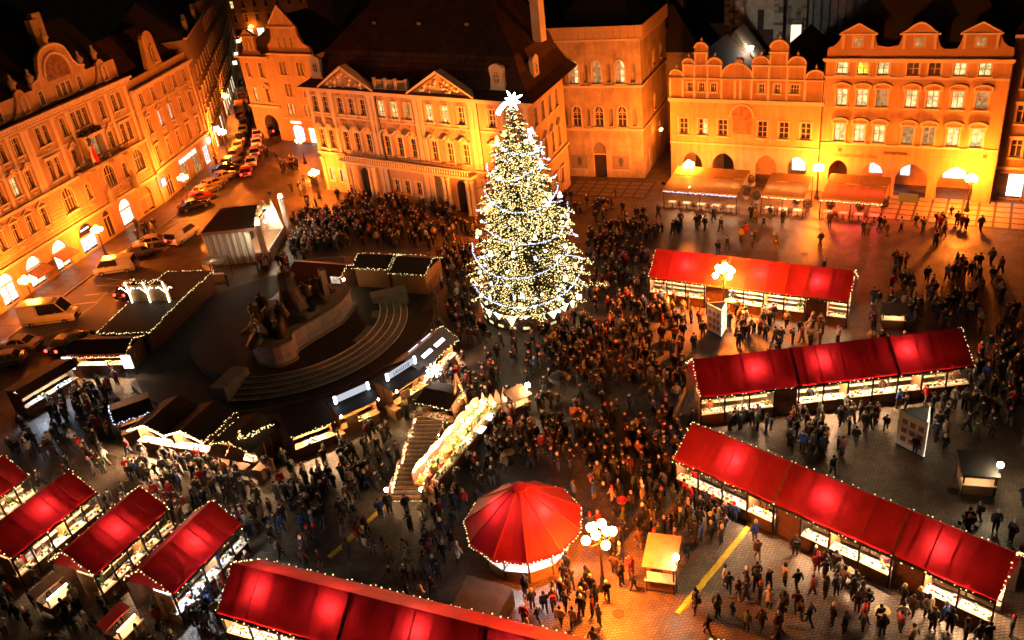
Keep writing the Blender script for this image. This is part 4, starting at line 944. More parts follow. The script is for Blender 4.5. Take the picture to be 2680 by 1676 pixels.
def red_stall(label, short, P, az, L, hw, eave, ridge, nb, spots, bright, end='', back_lit=False, strip_m=None, end0=False):
    az = rad(az)
    o = thing('market_stall', label, 'market stall', (P[0], P[1], 0), az, 'red roofed market stalls')
    OBST.append(('r', P[0], P[1], az, -.3, L + .3, -.1, 2 * hw))
    bw = L / nb
    for i in range(nb):
        b = MB(); x0, x1 = i * bw, (i + 1) * bw; nx, ny = 7, 7
        def P3(u, v, back):
            x = x0 + (x1 - x0) * u; sag = .07 * math.sin(PI * u) * math.sin(PI * v) + .012 * math.sin(7 * u + 6 * v + 2.3 * i) * math.sin(PI * v)
            y = v * hw if not back else 2 * hw - v * hw
            return (x, y, eave + (ridge - eave) * v - sag)
        for back in (0, 1):
            for a in range(nx):
                for c in range(ny):
                    q = [P3(a / nx, c / ny, back), P3((a + 1) / nx, c / ny, back), P3((a + 1) / nx, (c + 1) / ny, back), P3(a / nx, (c + 1) / ny, back)]
                    b.quad(*(q if not back else q[::-1]))
        b.quad((x0, -.01, eave - .18), (x1, -.01, eave - .18), (x1, 0, eave), (x0, 0, eave))
        b.build('roof_panel', M_RED, o, True)
        if i and i % 4 == 0 and nb > 6:
            sj = MB(); sj.add([(x0 - .12, -.02, eave + .02), (x0 + .12, -.02, eave + .02), (x0 + .12, hw, ridge + .02), (x0 - .12, hw, ridge + .02)], [(0, 1, 2, 3)]); sj.build('roof_joint_strip', mat('worn_red_strip', (.2, .03, .02), .5, .5, 3), o)
        sm = MB(); sm.tube([(x0, .0, eave + .012), (x0, hw, ridge + .012)], .014, 4); sm.build('seam', mat('red_seam', (.25, .008, .01), .6), o)
    fr = MB()
    for i in range(nb + 1):
        x = min(max(i * bw, .05), L - .05)
        for y in (.12, 2 * hw - .12): fr.box(x - .05, x + .05, y - .05, y + .05, 0, eave - .02)
        for xx in ((x, x + bw / 2) if i < nb else (x,)): fr.cyl((xx, .1, eave - .1), (xx, hw, ridge - .12), .03, n=4); fr.cyl((xx, hw, ridge - .12), (xx, 2 * hw - .1, eave - .1), .03, n=4)
    fr.box(0, L, hw - .03, hw + .03, ridge - .12, ridge - .05); fr.build('frame', M_METAL, o)
    for x in (.03, L - .03): b = MB(); b.add([(x, 0, eave), (x, hw, ridge - .03), (x, 2 * hw, eave)], [(0, 1, 2)]); b.build('gable_sheet', M_RED, o)
    b = MB(); b.box(0, L, 2 * hw - .25, 2 * hw - .2, .0, eave - .25); b.build('back_wall', M_WOOD, o)
    # garland with fairy lights along the eaves and both gable ends
    gl = MB(); gl.tube([(x * L / 20, -.06 + rng.uniform(-.03, .03), eave - .08 + rng.uniform(-.04, .04)) for x in range(21)], .11, 5); gl.build('fir_garland', M_GREEN, o)
    fb_ = MB(); bulbs(fb_, [(0, -.09, eave - .06), (L, -.09, eave - .06)], .22, .036, .07)
    for x in (-.03, L + .03): bulbs(fb_, [(x, 0, eave), (x, hw, ridge + .03), (x, 2 * hw, eave)], .26, .036, .06)
    bulbs(fb_, [(0, 2 * hw + .05, eave), (L, 2 * hw + .05, eave)], .5, .036, .06)
    stuff(fb_.build('fairy_lights', M_BULB, o))
    # counters, dividers and strip lamps bay by bay
    for i in range(nb):
        x0, x1 = i * bw + .06, (i + 1) * bw - .06; br = bright[i % len(bright)]
        if br is None: 
            b = MB(); b.box(x0, x1, .3, .36, 0, eave - .3); b.build('shutter', M_WOOD, o); continue
        b = MB(); b.box(x0, x1, .12, .2, 0, .95, 0); b.box(x0, x1, .05, .75, .95, 1.0, 1); b.build('counter', [M_WOOD, M_COUNTER], o)
        b = MB(); b.box(x0, x1, 1.7, 1.75, .4, eave + .1); 
        for z in (1.0, 1.45, 1.9): b.box(x0, x1, 1.4, 1.7, z, z + .03)
        b.build('shelf', M_COUNTER, o)
        if i % 3 == 0: b = MB(); b.box(i * bw - .02, i * bw + .02, .3, 1.75, 0, eave - .15); b.build('divider', M_WOODL, o)
        b = MB(); b.box(x0 + .15, x1 - .15, .62, .72, eave - .13, eave - .05); b.build('strip_lamp', emit('stall_strip_%.1f_%s' % (br, strip_m or 'w'), (.8, .88, 1.0) if strip_m == 'b' else WARM, br * 20), o)
        b = MB(); b.box(x0 + .05, x1 - .05, .3, 1.0, eave - .02, eave + .02); b.build('lamp_hood', M_METAL, o)  # unseen cover added to keep the strip's light off the cloth roof
        n = max(1, int((x1 - x0) / 1.75))
        for k in range(n):
            t = put('goods_tray', GME[(i * 3 + k) % 5], None, o.matrix_basis @ Vector((x0 + (x1 - x0) * (k + .5) / n, .42, 1.003)), az + rng.choice((0, PI)))
            tag(t, 'goods tray on %s counter of the %s%s' % (ORD[i], short, '' if n == 1 else ', ' + ORD[k]), 'tray', 'goods set out on stall counters')
    for x, v, e in spots:
        b = MB(); y, z = v * hw, eave + (ridge - eave) * v - .75; b.ball((x * L, y, z), .12, 8, 6); 
        b.build('roof_lamp', emit('roof_lamp_%d' % e, (1, .82, .6), e), o, True); b = MB(); b.cyl((x * L, y, z + .1), (x * L, y, z + .7), .015, n=4); b.build('lamp_cord', M_METAL, o)
    return o
SP = 760
red_stall('long red stall below the ochre gabled house with a street lamp rising before it', 'red stall below the ochre house', (13.4, 73.4), -31.2, 18.1, 2.4, 2.6, 4.5, 10, [(.19, .72, SP), (.56, .72, SP), (.84, .68, SP)], [9, 9, 9, None, 26, 26, 26, 14, None, 14])
red_stall('long red stall in the middle of the three stalls at the right', 'middle of the three long red stalls', (13.2, 52.7), -.6, 20.4, 2.45, 2.6, 4.5, 11, [(.22, .74, SP), (.47, .76, SP), (.78, .76, SP)], [8, 10, 14, None, 26, 30, 30, 16, 12, 9, 5])
red_stall('longest red stall slanting down towards the lower right corner', 'slanting long red stall', (9.7, 46.0), -47.2, 20.2, 2.15, 2.6, 4.4, 11, [(.19, .74, SP), (.50, .74, SP), (.83, .7, SP)], [10, 12, 20, 22, None, 32, 32, 24, None, 36, 24])
red_stall('wide red stall cut by the bottom edge of the picture', 'red stall at the bottom edge', (-19.3, 37.2), -25.5, 25, 2.25, 2.6, 4.45, 12, [(.09, .80, SP), (.29, .80, SP), (.51, .80, SP), (.73, .8, SP)], [14, 20, 20, 14])
red_stall('short red stall beside the bottom-edge stall, nearest it of the slanting row', 'short red stall nearest the bottom-edge stall', (-22.4, 39.1), 63, 6.5, 2.1, 2.6, 4.1, 5, [(.55, .74, SP)], [24, 22, 12, 8, 6], strip_m='b')
red_stall('short red stall between two others in the slanting row at lower left', 'short red stall amid the slanting row', (-28.1, 41.6), 63, 6.6, 2.1, 2.6, 4.1, 5, [(.5, .72, SP)], [10, 8, 8, 10, 8])
red_stall('short red stall with a bright cream counter, second from the left edge', 'short red stall second from the left edge', (-34.6, 44.2), 61, 7.0, 2.1, 2.6, 4.1, 5, [(.55, .74, SP)], [6, 12, 36, 26, 10])
red_stall('short red stall cut by the left edge of the picture', 'short red stall at the left edge', (-40.6, 47.6), 61, 6.6, 2.1, 2.6, 4.1, 5, [(.3, .74, SP)], [10, 10, 20, 20, 16])
# ------------------------------------------------------------------ round kiosk
def round_kiosk():
    c = (-.85, 41.8); R = 3.75; n = 11
    o = thing('round_kiosk', 'round kiosk under a many-sided red tent roof beside the glowing lamp cluster', 'kiosk', (c[0], c[1], 0), rad(8))
    OBST.append(('c', c[0], c[1], 2.9))
    for i in range(n):
        a0, a1 = 2 * PI * i / n, 2 * PI * (i + 1) / n; b = MB()
        pr = [(R, 2.75), (R * .82, 3.25), (R * .5, 4.1), (.45, 5.25)]
        for (ra, za_), (rb, zb) in zip(pr, pr[1:]):
            P = lambda r, z, a: (r * math.cos(a), r * math.sin(a), z)
            m1 = (a0 + a1) / 2; k = math.cos((a1 - a0) / 2)
            b.quad(P(ra, za_, a0), P(ra * k, za_ - .05, m1), P(rb * k, zb - .05, m1), P(rb, zb, a0)); b.quad(P(ra * k, za_ - .05, m1), P(ra, za_, a1), P(rb, zb, a1), P(rb * k, zb - .05, m1))
        b.quad((R * math.cos(a0), R * math.sin(a0), 2.45), (R * math.cos(a1), R * math.sin(a1), 2.45), (R * math.cos(a1), R * math.sin(a1), 2.75), (R * math.cos(a0), R * math.sin(a0), 2.75))
        b.build('roof_panel', M_RED, o)
        s = MB(); s.tube([(r * math.cos(a0), r * math.sin(a0), z + .03) for r, z in pr], .04, 5); s.build('roof_rib', mat('red_seam', (.25, .008, .01), .6), o)
    b = MB(); b.lathe([(.5, 5.2), (.52, 5.42), (.36, 5.5), (.02, 5.62)], (0, 0, 0), 11); b.build('roof_cap', M_RED, o)
    f = MB(); bulbs(f, [(R * 1.02 * math.cos(2 * PI * i / n), R * 1.02 * math.sin(2 * PI * i / n), 2.6) for i in range(n + 1)], .2, .036, .05); stuff(f.build('fairy_lights', M_BULB, o))
    for i in range(n):
        a0, a1 = 2 * PI * (i + .04) / n, 2 * PI * (i + .96) / n; r = 2.75; P = lambda rr_, a, z: (rr_ * math.cos(a), rr_ * math.sin(a), z)
        b = MB(); b.quad(P(r, a0, 0), P(r, a1, 0), P(r, a1, 1.0), P(r, a0, 1.0)); b.quad(P(r, a0, 1.0), P(r, a1, 1.0), P(r - .12, a1, 1.0), P(r - .12, a0, 1.0)); b.build('wood_panel', M_WOODL, o)
        b = MB(); b.quad(P(r + .15, a0, 1.01), P(r + .15, a1, 1.01), P(r - .5, a1, 1.01), P(r - .5, a0, 1.01)); b.build('counter_top', M_COUNTER, o)
        b = MB(); b.cyl(P(r, a0 - .02, 0), P(r, a0 - .02, 2.9), .06, n=5); b.build('post', M_WOOD, o)
    b = MB()
    for i in (8, 9, 7): 
        a = 2 * PI * (i + .5) / n; b.obox((2.2 * math.cos(a), 2.2 * math.sin(a), 2.35), (.12, 1.2, .08), a)
    hd_ = MB()
    for i in (8, 9, 7):
        a = 2 * PI * (i + .5) / n; hd_.obox((2.2 * math.cos(a), 2.2 * math.sin(a), 2.45), (.7, 1.3, .03), a)
    hd_.build('lamp_hood', M_METAL, o)  # covers added above the strips to block their light from the tent roof
    b.build('strip_lamp', emit('kiosk_strip', (.85, .92, 1.0), 150), o)
    for x, y in ((-1.25, .1), (1.0, -.9)):
        b = MB(); b.ball((x, y, 3.75), .12, 8, 6); b.build('roof_lamp', emit('roof_lamp_800', (1, .82, .6), 800), o, True)
        b = MB(); b.cyl((x, y, 3.45), (x, y, 3.62), .5, .3, 10); b.build('lamp_dish', M_METAL, o)
    b = MB(); b.cyl((0, 0, 0), (0, 0, 5.2), .09); b.build('mast', M_METAL, o)
round_kiosk()
# ================================================================== wooden huts
def hut(label, P, az, L, D, eave=2.2, ridge=2.9, kind='eave', front=True, lamp=0, lampm='w', strings='frb', string_m=None, roof=None, wall=None, rail=None, counter=True, back_open=False, sign=None, name='wooden_hut', ov=.25, zr=.5):
    az = rad(az); o = thing(name, label, 'hut', (P[0], P[1], 0), az, 'wooden market huts'); OBST.append(('r', P[0], P[1], az, -.25, L + .25, -.35, D + .1))
    roof = roof or M_ROOFW; wall = wall or M_WOOD
    # walls of upright boards
    nb = max(2, int(D / .9))
    pbs = MB(); 
    def boards(p, q, z, skip=0):
        p = Vector((*p, 0)); q = Vector((*q, 0)); n = max(2, round((q - p).length / .85)); a = math.atan2((q - p).y, (q - p).x)
        for i in range(n):
            c = p.lerp(q, (i + .5) / n); b = MB(); w = (q - p).length / n * .97; b.box(-w / 2, w / 2, -.03, .03, 0, z - .01 + rng.uniform(-.02, .0)); b.build('wall_board', wall, o, loc=(c.x, c.y, 0), rz=a)
    boards((0, D), (L, D), eave); boards((0, .1), (0, D), eave); boards((L, .1), (L, D), eave)
    if not front: boards((0, 0), (L, 0), eave)
    x0, x1, y0, y1 = -ov, L + ov, -ov - (.35 if front else 0), D + ov
    if kind == 'eave':
        ym = y0 + (y1 - y0) * zr
        for i, (a, c) in enumerate((((x0, y0), (x1, ym)), ((x0, ym), (x1, y1)))):
            za_, zb = (eave, ridge) if i == 0 else (ridge, eave)
            b = MB(); b.add([(x0, a[1], za_), (x1, a[1], za_), (x1, c[1], zb), (x0, c[1], zb), (x0, a[1], za_ - .08), (x1, a[1], za_ - .08), (x1, c[1], zb - .08), (x0, c[1], zb - .08)], [(0, 1, 2, 3), (7, 6, 5, 4), (0, 4, 5, 1), (1, 5, 6, 2), (2, 6, 7, 3), (3, 7, 4, 0)]); b.build('roof_slope', roof, o)
        edges = {'f': [(x0, y0 - .03, eave), (x1, y0 - .03, eave)], 'r': [(x1, y0, eave), (x1 + .02, ym, ridge + .03), (x1, y1, eave)], 'l': [(x0, y0, eave), (x0 - .02, ym, ridge + .03), (x0, y1, eave)], 'b': [(x0, y1, eave), (x1, y1, eave)], 't': [(x0, ym, ridge + .05), (x1, ym, ridge + .05)]}
    else:
        xm = L / 2
        for i in (0, 1):
            xa, xb = (x0, xm) if i == 0 else (xm, x1); za_, zb = (eave, ridge) if i == 0 else (ridge, eave)
            b = MB(); b.add([(xa, y0, za_), (xb, y0, zb), (xb, y1, zb), (xa, y1, za_), (xa, y0, za_ - .08), (xb, y0, zb - .08), (xb, y1, zb - .08), (xa, y1, za_ - .08)], [(0, 1, 2, 3), (7, 6, 5, 4), (0, 4, 5, 1), (1, 5, 6, 2), (2, 6, 7, 3), (3, 7, 4, 0)]); b.build('roof_slope', roof, o)
        b = MB(); b.add([(0, .02, eave), (L, .02, eave), (xm, .02, ridge - .1)], [(0, 1, 2)]); b.build('gable_board', M_WOODL, o)
        if lamp > 100:
            b = MB(); b.tube([(x0, y0 - .06, eave - .05), (xm, y0 - .06, ridge - .05), (x1, y0 - .06, eave - .05)], .045, 6); b.build('light_tube', emit('gable_light_tube', (1, .68, .36), 14), o)
        edges = {'f': [(x0, y0 - .03, eave), (xm, y0 - .03, ridge), (x1, y0 - .03, eave)], 'r': [(x1, y0, eave), (x1, y1, eave)], 'l': [(x0, y0, eave), (x0, y1, eave)], 'b': [(x0, y1, eave), (xm, y1, ridge), (x1, y1, eave)], 't': [(xm, y0, ridge + .05), (xm, y1, ridge + .05)]}
    if strings:
        f = MB()
        for e in strings: bulbs(f, edges[e], .19, .037, .07)
        stuff(f.build('fairy_lights', string_m or M_BULB, o))
    if front:
        b = MB(); b.box(.02, L - .02, -.02, .05, 0, .95, 0); b.box(-.05, L + .05, -.3, .45, .95, 1.02, 1); b.build('counter', [wall, M_WOODL], o)
        b = MB(); b.box(.1, L - .1, 1.2, 1.24, .9, eave - .05); 
        for z in (1.1, 1.5, 1.9): b.box(.1, L - .1, .95, 1.2, z, z + .03)
        b.build('shelf', M_WOODL, o)
        if lamp:
            b = MB(); b.box(.25, L - .25, .28, .38, eave - .2, eave - .12); b.build('strip_lamp', emit('hut_strip_%d_%s' % (lamp, lampm), {'w': WARM, 'b': (.72, .82, 1.0), 'o': (1, .6, .22)}[lampm], lamp * 10), o)
            b = MB(); b.box(.1, L - .1, .05, .62, eave - .1, eave - .06); b.build('lamp_hood', M_METAL, o)  # added cover that blocks the strip's upward light
        n = max(1, int(L / 1.8))
        for k in range(n):
            t = put('goods_tray', GME[int(abs(P[0]) * 3 + k) % 5], None, o.matrix_basis @ Vector((L * (k + .5) / n, .0, 1.023)), az)
            tag(t, '%stray in the %s' % ('' if n == 1 else ORD[k] + ' ', label), 'tray', 'goods set out on hut counters')
    return o
w3 = hut('dark hut with cool blue-lit counter of fruit near the road', (-43.9, 66.2), 57, 5.2, 2.2, 2.3, 2.9, lamp=16, lampm='b', strings='', zr=.2)
w2 = hut('brown roofed hut with red edge and glowing menu boards', (-41.8, 73.0), -11, 5.4, 3.0, 2.2, 3.0, lamp=30, strings='fr')
for x in (-.35, 5.75):
    b = MB(); b.box(x - .5, x + .5, -.75, -.68, .9, 2.3); b.build('menu_board', emit('lit_menu_board', (1, .97, .88), 2.4, False, 3), w2)
b = MB(); b.box(-.3, 5.7, -.66, -.6, 2.28, 2.48); b.build('red_fascia', mat('red_paint', (.5, .03, .02), .5), w2)
hut('small black roofed hut edged in blue-white lights', (-33.2, 60.0), 26, 2.7, 2.7, 2.4, 2.75, strings='fl', string_m=M_BULBW, roof=M_ROOFB, lamp=6)
hut('gable-fronted dark hut with glowing trim, outer of the joined pair', (-31.3, 58.9), -24, 3.4, 3.4, 2.3, 3.1, 'gable', lamp=190, strings='f')
hut('gable-fronted dark hut with glowing trim, joined beside the deck-roofed hut', (-28.0, 57.45), -24, 3.5, 3.4, 2.3, 3.1, 'gable', lamp=200, strings='fr')
w6 = hut('brown gabled hut with drop-front panels and light swag', (-23.9, 55.6), -27, 3.6, 3.0, 2.2, 2.9, 'gable', lamp=36, strings='fl')
f = MB(); bulbs(f, [(2.1, .6, 3.22), (2.5, 0, 3.0), (2.9, .3, 2.9), (3.5, 2.2, 2.75), (3.75, 2.6, 2.7)], .06, .037, .12); stuff(f.build('light_swag', M_BULB, w6))
b = MB(); b.box(.2, 3.4, -1.3, -.5, .95, 1.0); b.build('drop_panel', M_WOOD, w6)
for i in (0, 1):
    b = MB(); b.add([(.1 + 1.7 * i, -.45, 2.35), (1.7 + 1.7 * i, -.45, 2.35), (1.75 + 1.7 * i, -1.3, 1.75), (.05 + 1.7 * i, -1.3, 1.75)], [(0, 1, 2, 3)]); b.build('front_flap', M_WOOD, w6)
b = MB(); b.box(3.9, 4.7, -1.0, .6, .9, .98); b.box(3.95, 4.65, -.95, .55, 0, .9); b.build('side_table', M_WOODL, w6)
hut('dark sloping roofed hut with white-lit food counter', (-17.9, 55.0), 24, 3.1, 2.4, 2.4, 3.1, lamp=60, strings='f', zr=.85)
def sign_hut(label, P, az, L, word):
    o = hut(label, P, az, L, 2.2, 2.5, 3.0, lamp=16, lampm='o', strings='', roof=M_ROOFB, wall=M_WOODL, zr=.7)
    b = MB(); b.box(.2, L - .2, .5, .58, 3.05, 3.6); b.build('sign_panel', emit('roof_sign', (.85, .88, 1), .7, False), o)
    for xx in (.1, L - .3): b = MB(); b.box(xx, xx + .2, .45, .6, 3.0, 3.65); b.build('sign_lamp', emit('sign_end_lamp', (.8, .88, 1), 9), o)
    if word: text(word, .52, o, (L / 2, .485, 3.15), mat('sign_ink', (.02, .02, .03), .5), .01, align='CENTER', sx=.8)
    for x in (0, L): 
        b = MB(); b.ball((x, -.6, 2.45), .09, 8, 6); b.build('globe_bulb', M_SPOT, o, True)
    b = MB(); b.box(-.7, -.06, -.8, .5, .88, .96); b.box(-.65, -.1, -.7, .45, 0, .88); b.build('side_shelf', M_WOODL, o)
    b = MB(); b.box(.3, 1.3, -.62, -.56, 1.15, 2.1); b.build('display_frame', M_WOODL, o)
    return o
sign_hut('orange-lit hut with long white roof sign, nearer the food hut', (-14.5, 56.9), 32, 3.3, None)
sign_hut('orange-lit hut with white roof sign reading in dark letters', (-10.4, 59.4), 46, 3.5, 'LANGOSE')
w10 = hut('grey roofed hut with four bright roof panes', (-8.4, 61.9), 57, 5.4, 2.4, 2.5, 3.4, lamp=34, strings='fr', roof=mat('grey_sheet_roof', (.06, .06, .07), .5, .2, 2), wall=M_WOODL)
for i in (0, 1):
    b = MB(); b.add([(1.2 + 1.9 * i, .05, 2.86), (2.6 + 1.9 * i, .05, 2.86), (2.6 + 1.9 * i, .35, 3.06), (1.2 + 1.9 * i, .35, 3.06)], [(0, 1, 2, 3)]); b.build('roof_pane', emit('roof_pane', (.85, .9, 1), 3.0, False), w10)
    b = MB(); b.add([(1.2 + 1.9 * i, 1.5, 3.26), (2.6 + 1.9 * i, 1.5, 3.26), (2.6 + 1.9 * i, 1.7, 3.16), (1.2 + 1.9 * i, 1.7, 3.16)], [(0, 1, 2, 3)]); b.build('roof_pane', emit('roof_pane', (.85, .9, 1), 3.0, False), w10)
st = thing('snowflake_light', 'large glowing star-shaped light on the end of the grey roofed hut', 'decoration', (-6.9, 61.3, 2.6))
for i in range(9):
    a = 2 * PI * i / 9; b = MB(); b.cyl((0, 0, 0), (.58 * math.cos(a), .2 * math.sin(a), .58 * math.sin(a)), .08, .03, 6); b.build('ray', emit('star_ray', (1, .93, .8), 45), st)
hut('square brown roofed hut with light string before the long open stall', (-7.9, 57.4), -30, 2.7, 2.3, 2.5, 2.9, strings='f', lamp=5)
hut('wooden hut outlined in lights behind the monument, left of the pair', (-16.0, 84.6), -20, 3.8, 3.2, 2.4, 3.2, strings='frlb', front=False, wall=M_WOODL)
hut('wooden hut outlined in lights behind the monument, right of the pair', (-11.9, 82.2), -24, 3.8, 4.0, 2.4, 3.3, strings='frlb', front=False, wall=M_WOODL)
rr_ = hut('long reddish roofed hut just behind the monument figure', (-23.0, 85.0), -25, 6.2, 2.8, 2.5, 3.2, strings='r', front=False, roof=mat('red_brown_roof', (.2, .06, .03), .7, .3, 4))
b = MB(); b.box(5.3, 6.3, -.3, -.22, .6, 2.6); b.build('lit_end_panel', emit('lit_end_panel', (1, .8, .55), .9, False, 2), rr_)
b = MB(); b.ball((6.9, -.3, 2.4), .14, 8, 6); b.build('lantern', M_SPOT, rr_, True)
hut('long flat dark shed outlined in warm lights beside the road', (-40.6, 76.8), -13, 5.3, 13.2, 2.3, 2.55, strings='frlb', front=False)
# lit branch fence between the two sheds
bf = thing('lit_branch_fence', 'wooden pen wall with white-lit branching posts standing on the long dark shed', 'fence', (-39.5, 82.3, 1.5), rad(-13))
b = MB(); b.box(0, 4.8, .3, .36, 0, 2.9); b.build('board_wall', M_WOODL, bf)
for x in (.3, 2.4, 4.6):
    b = MB(); b.tube([(x, .1, .2), (x + .1, .05, 2.0), (x, 0, 3.4)], .08, 6)
    for s in (-1, 1): b.tube([(x + .05, .05, 2.1), (x + s * .6, .0, 2.8), (x + s * .9, .0, 2.7)], .05, 5)
    b.build('lit_post', emit('lit_branch', (1, .88, .6), 6), bf)
f = MB(); bulbs(f, [(0, 0, 3.2), (1.2, .2, 3.6), (2.4, 0, 3.3), (3.6, .2, 3.6), (4.8, 0, 3.3)], .1, .037, .15); stuff(f.build('fairy_lights', M_BULB, bf))
# small white canopy by the stage
cn = thing('white_canopy', 'small square white canopy with a lamp under it at the foot of the stage cloth', 'canopy', (-34.2, 90.6, 0), rad(-8))
b = MB(); b.add([(0, 0, 2.3), (2.6, 0, 2.3), (2.6, 1.9, 2.5), (0, 1.9, 2.5)], [(0, 1, 2, 3)]); b.build('cloth', M_WHITECLOTH, cn)
b = MB()
for x, y in ((.05, .05), (2.55, .05), (2.55, 1.85), (.05, 1.85)): b.cyl((x, y, 0), (x, y, 2.35), .04)
b.build('frame', M_METAL, cn)
b = MB(); b.ball((1.0, .8, 2.15), .1); b.build('lamp', emit('canopy_lamp', WARM, 60), cn, True); b = MB(); b.box(.2, 2.4, .1, .5, 0, 1.0); b.build('table', M_COUNTER, cn)
OBST.append(('r', -34.2, 90.6, rad(-8), 0, 2.6, 0, 1.9))
# ================================================================== stage
def stage():
    o = thing('stage', 'concert stage with black roof, pale cloth sides and two white banner towers', 'stage', (-34.6, 95.2, 0), rad(-4))
    OBST.append(('r', -34.6, 95.2, rad(-4), -.5, 8.5, -1.0, 8.5))
    L, D, H = 6.0, 7.6, 4.3
    b = MB(); b.box(-.15, L + .1, -.1, D, H, H + .16); b.build('roof', mat('black_tarpaulin', (.008, .008, .008), .6, .2, 1), o)
    b = MB(); b.box(-.2, L + .15, -.14, -.1, H - .25, H + .14); b.box(-.2, L + .1, D, D + .05, H - .3, H + .2); b.build('roof_edge', mat('pale_truss', (.45, .3, .2), .7), o)
    def drape(p, q, z0, z1, name):
        b = MB(); n = 40; p = Vector((*p, 0)); q = Vector((*q, 0)); nn = Vector((-(q - p).y, (q - p).x, 0)).normalized()
        def P(i, z): 
            c = p.lerp(q, i / n) + nn * (.07 * math.sin(i * 1.1) + .05 * math.sin(i * 2.7 + 1) * (1 - z / z1 * .5)); return (c.x, c.y, z)
        for i in range(n):
            for k in range(3): b.quad(P(i, z0 + (z1 - z0) * k / 3), P(i + 1, z0 + (z1 - z0) * k / 3), P(i + 1, z0 + (z1 - z0) * (k + 1) / 3), P(i, z0 + (z1 - z0) * (k + 1) / 3))
        return b.build(name, M_WHITECLOTH, o, True)
    drape((0, 0), (L - .5, 0), .05, H - .1, 'side_cloth'); drape((0, 0), (0, D), .05, H - .1, 'rear_cloth'); drape((0, D - .1), (L - .4, D - .1), .05, H - .1, 'far_side_cloth')
    b = MB(); b.box(.1, L + 1.2, .2, D - .3, 0, 1.15); b.build('platform', mat('stage_floor', (.3, .16, .09), .6, .2, 2), o)
    # front banner board below the platform
    b = MB(); b.box(L + 1.22, L + 1.3, .2, D - .3, .1, 1.5); b.build('front_banner', mat('printed_banner', (.5, .42, .38), .8, .5, 1.5), o)
    # sloping printed wing cloth
    b = MB(); b.add([(L - .6, D - .6, 1.2), (L + 1.3, D - .6, 1.2), (L + .5, D - .6, 5.2), (L - .6, D - .6, 3.4)], [(0, 1, 2, 3)]); b.add([(L - .6, D - .5, 1.2), (L + 1.3, D - .5, 1.2), (L + .5, D - .5, 5.2), (L - .6, D - .5, 3.4)], [(3, 2, 1, 0)]); b.build('wing_cloth', mat('printed_wing_cloth', (.7, .64, .56), .8, .2, 1.2), o)
    for i, (x, y) in enumerate(((L + .9, -.6), (L + 1.5, D + .3))):
        b = MB(); b.prism([(x + .38 * math.cos(2 * PI * k / 8), y + .38 * math.sin(2 * PI * k / 8)) for k in range(8)], .6, 5.0); b.build('banner_tower', M_WHITECLOTH, o)
        b = MB()
        for dx, dy in ((-.5, -.5), (.5, -.5), (.5, .5), (-.5, .5)): b.cyl((x + dx, y + dy, 0), (x + dx * .4, y + dy * .4, 1.6), .04, n=5)
        b.build('tower_legs', M_METAL, o)
        b = MB(); b.ball((x, y, 5.25), .22, 8, 6); b.build('tower_lamp', emit('tower_lamp', (1, .82, .55), 260), o, True)
    # carved angel arch along the front
    b = MB(); pts = [(L + .2, .3 + (D - .8) * i / 10, 3.9 + 1.6 * math.sin(PI * i / 10)) for i in range(11)]; b.tube(pts, .16, 6)
    for p in pts: b.ball(p, rng.uniform(.2, .34), 7, 5)
    for k in range(2): b.ball((L + .25, 3.0 + k * 1.6, 5.3), .42, 7, 5); b.ball((L + .3, 3.0 + k * 1.6, 5.85), .22, 7, 5)
    b.build('carved_arch', mat('gilt_cream', (.75, .62, .35), .5, .2, 3), o, True)
    for y in (1.2, 3.8, 6.2):
        b = MB(); b.ball((L + .3, y, 3.6), .14, 8, 6); b.build('stage_lamp', emit('stage_lamp', (1, .82, .55), 600), o, True)
    b = MB(); b.box(2.0, 2.6, 2.0, 2.7, 1.15, 2.3); b.box(3.5, 3.9, 4.5, 5.4, 1.15, 2.0); b.build('amplifier', mat('black_case', (.015, .015, .015), .5), o)
stage()
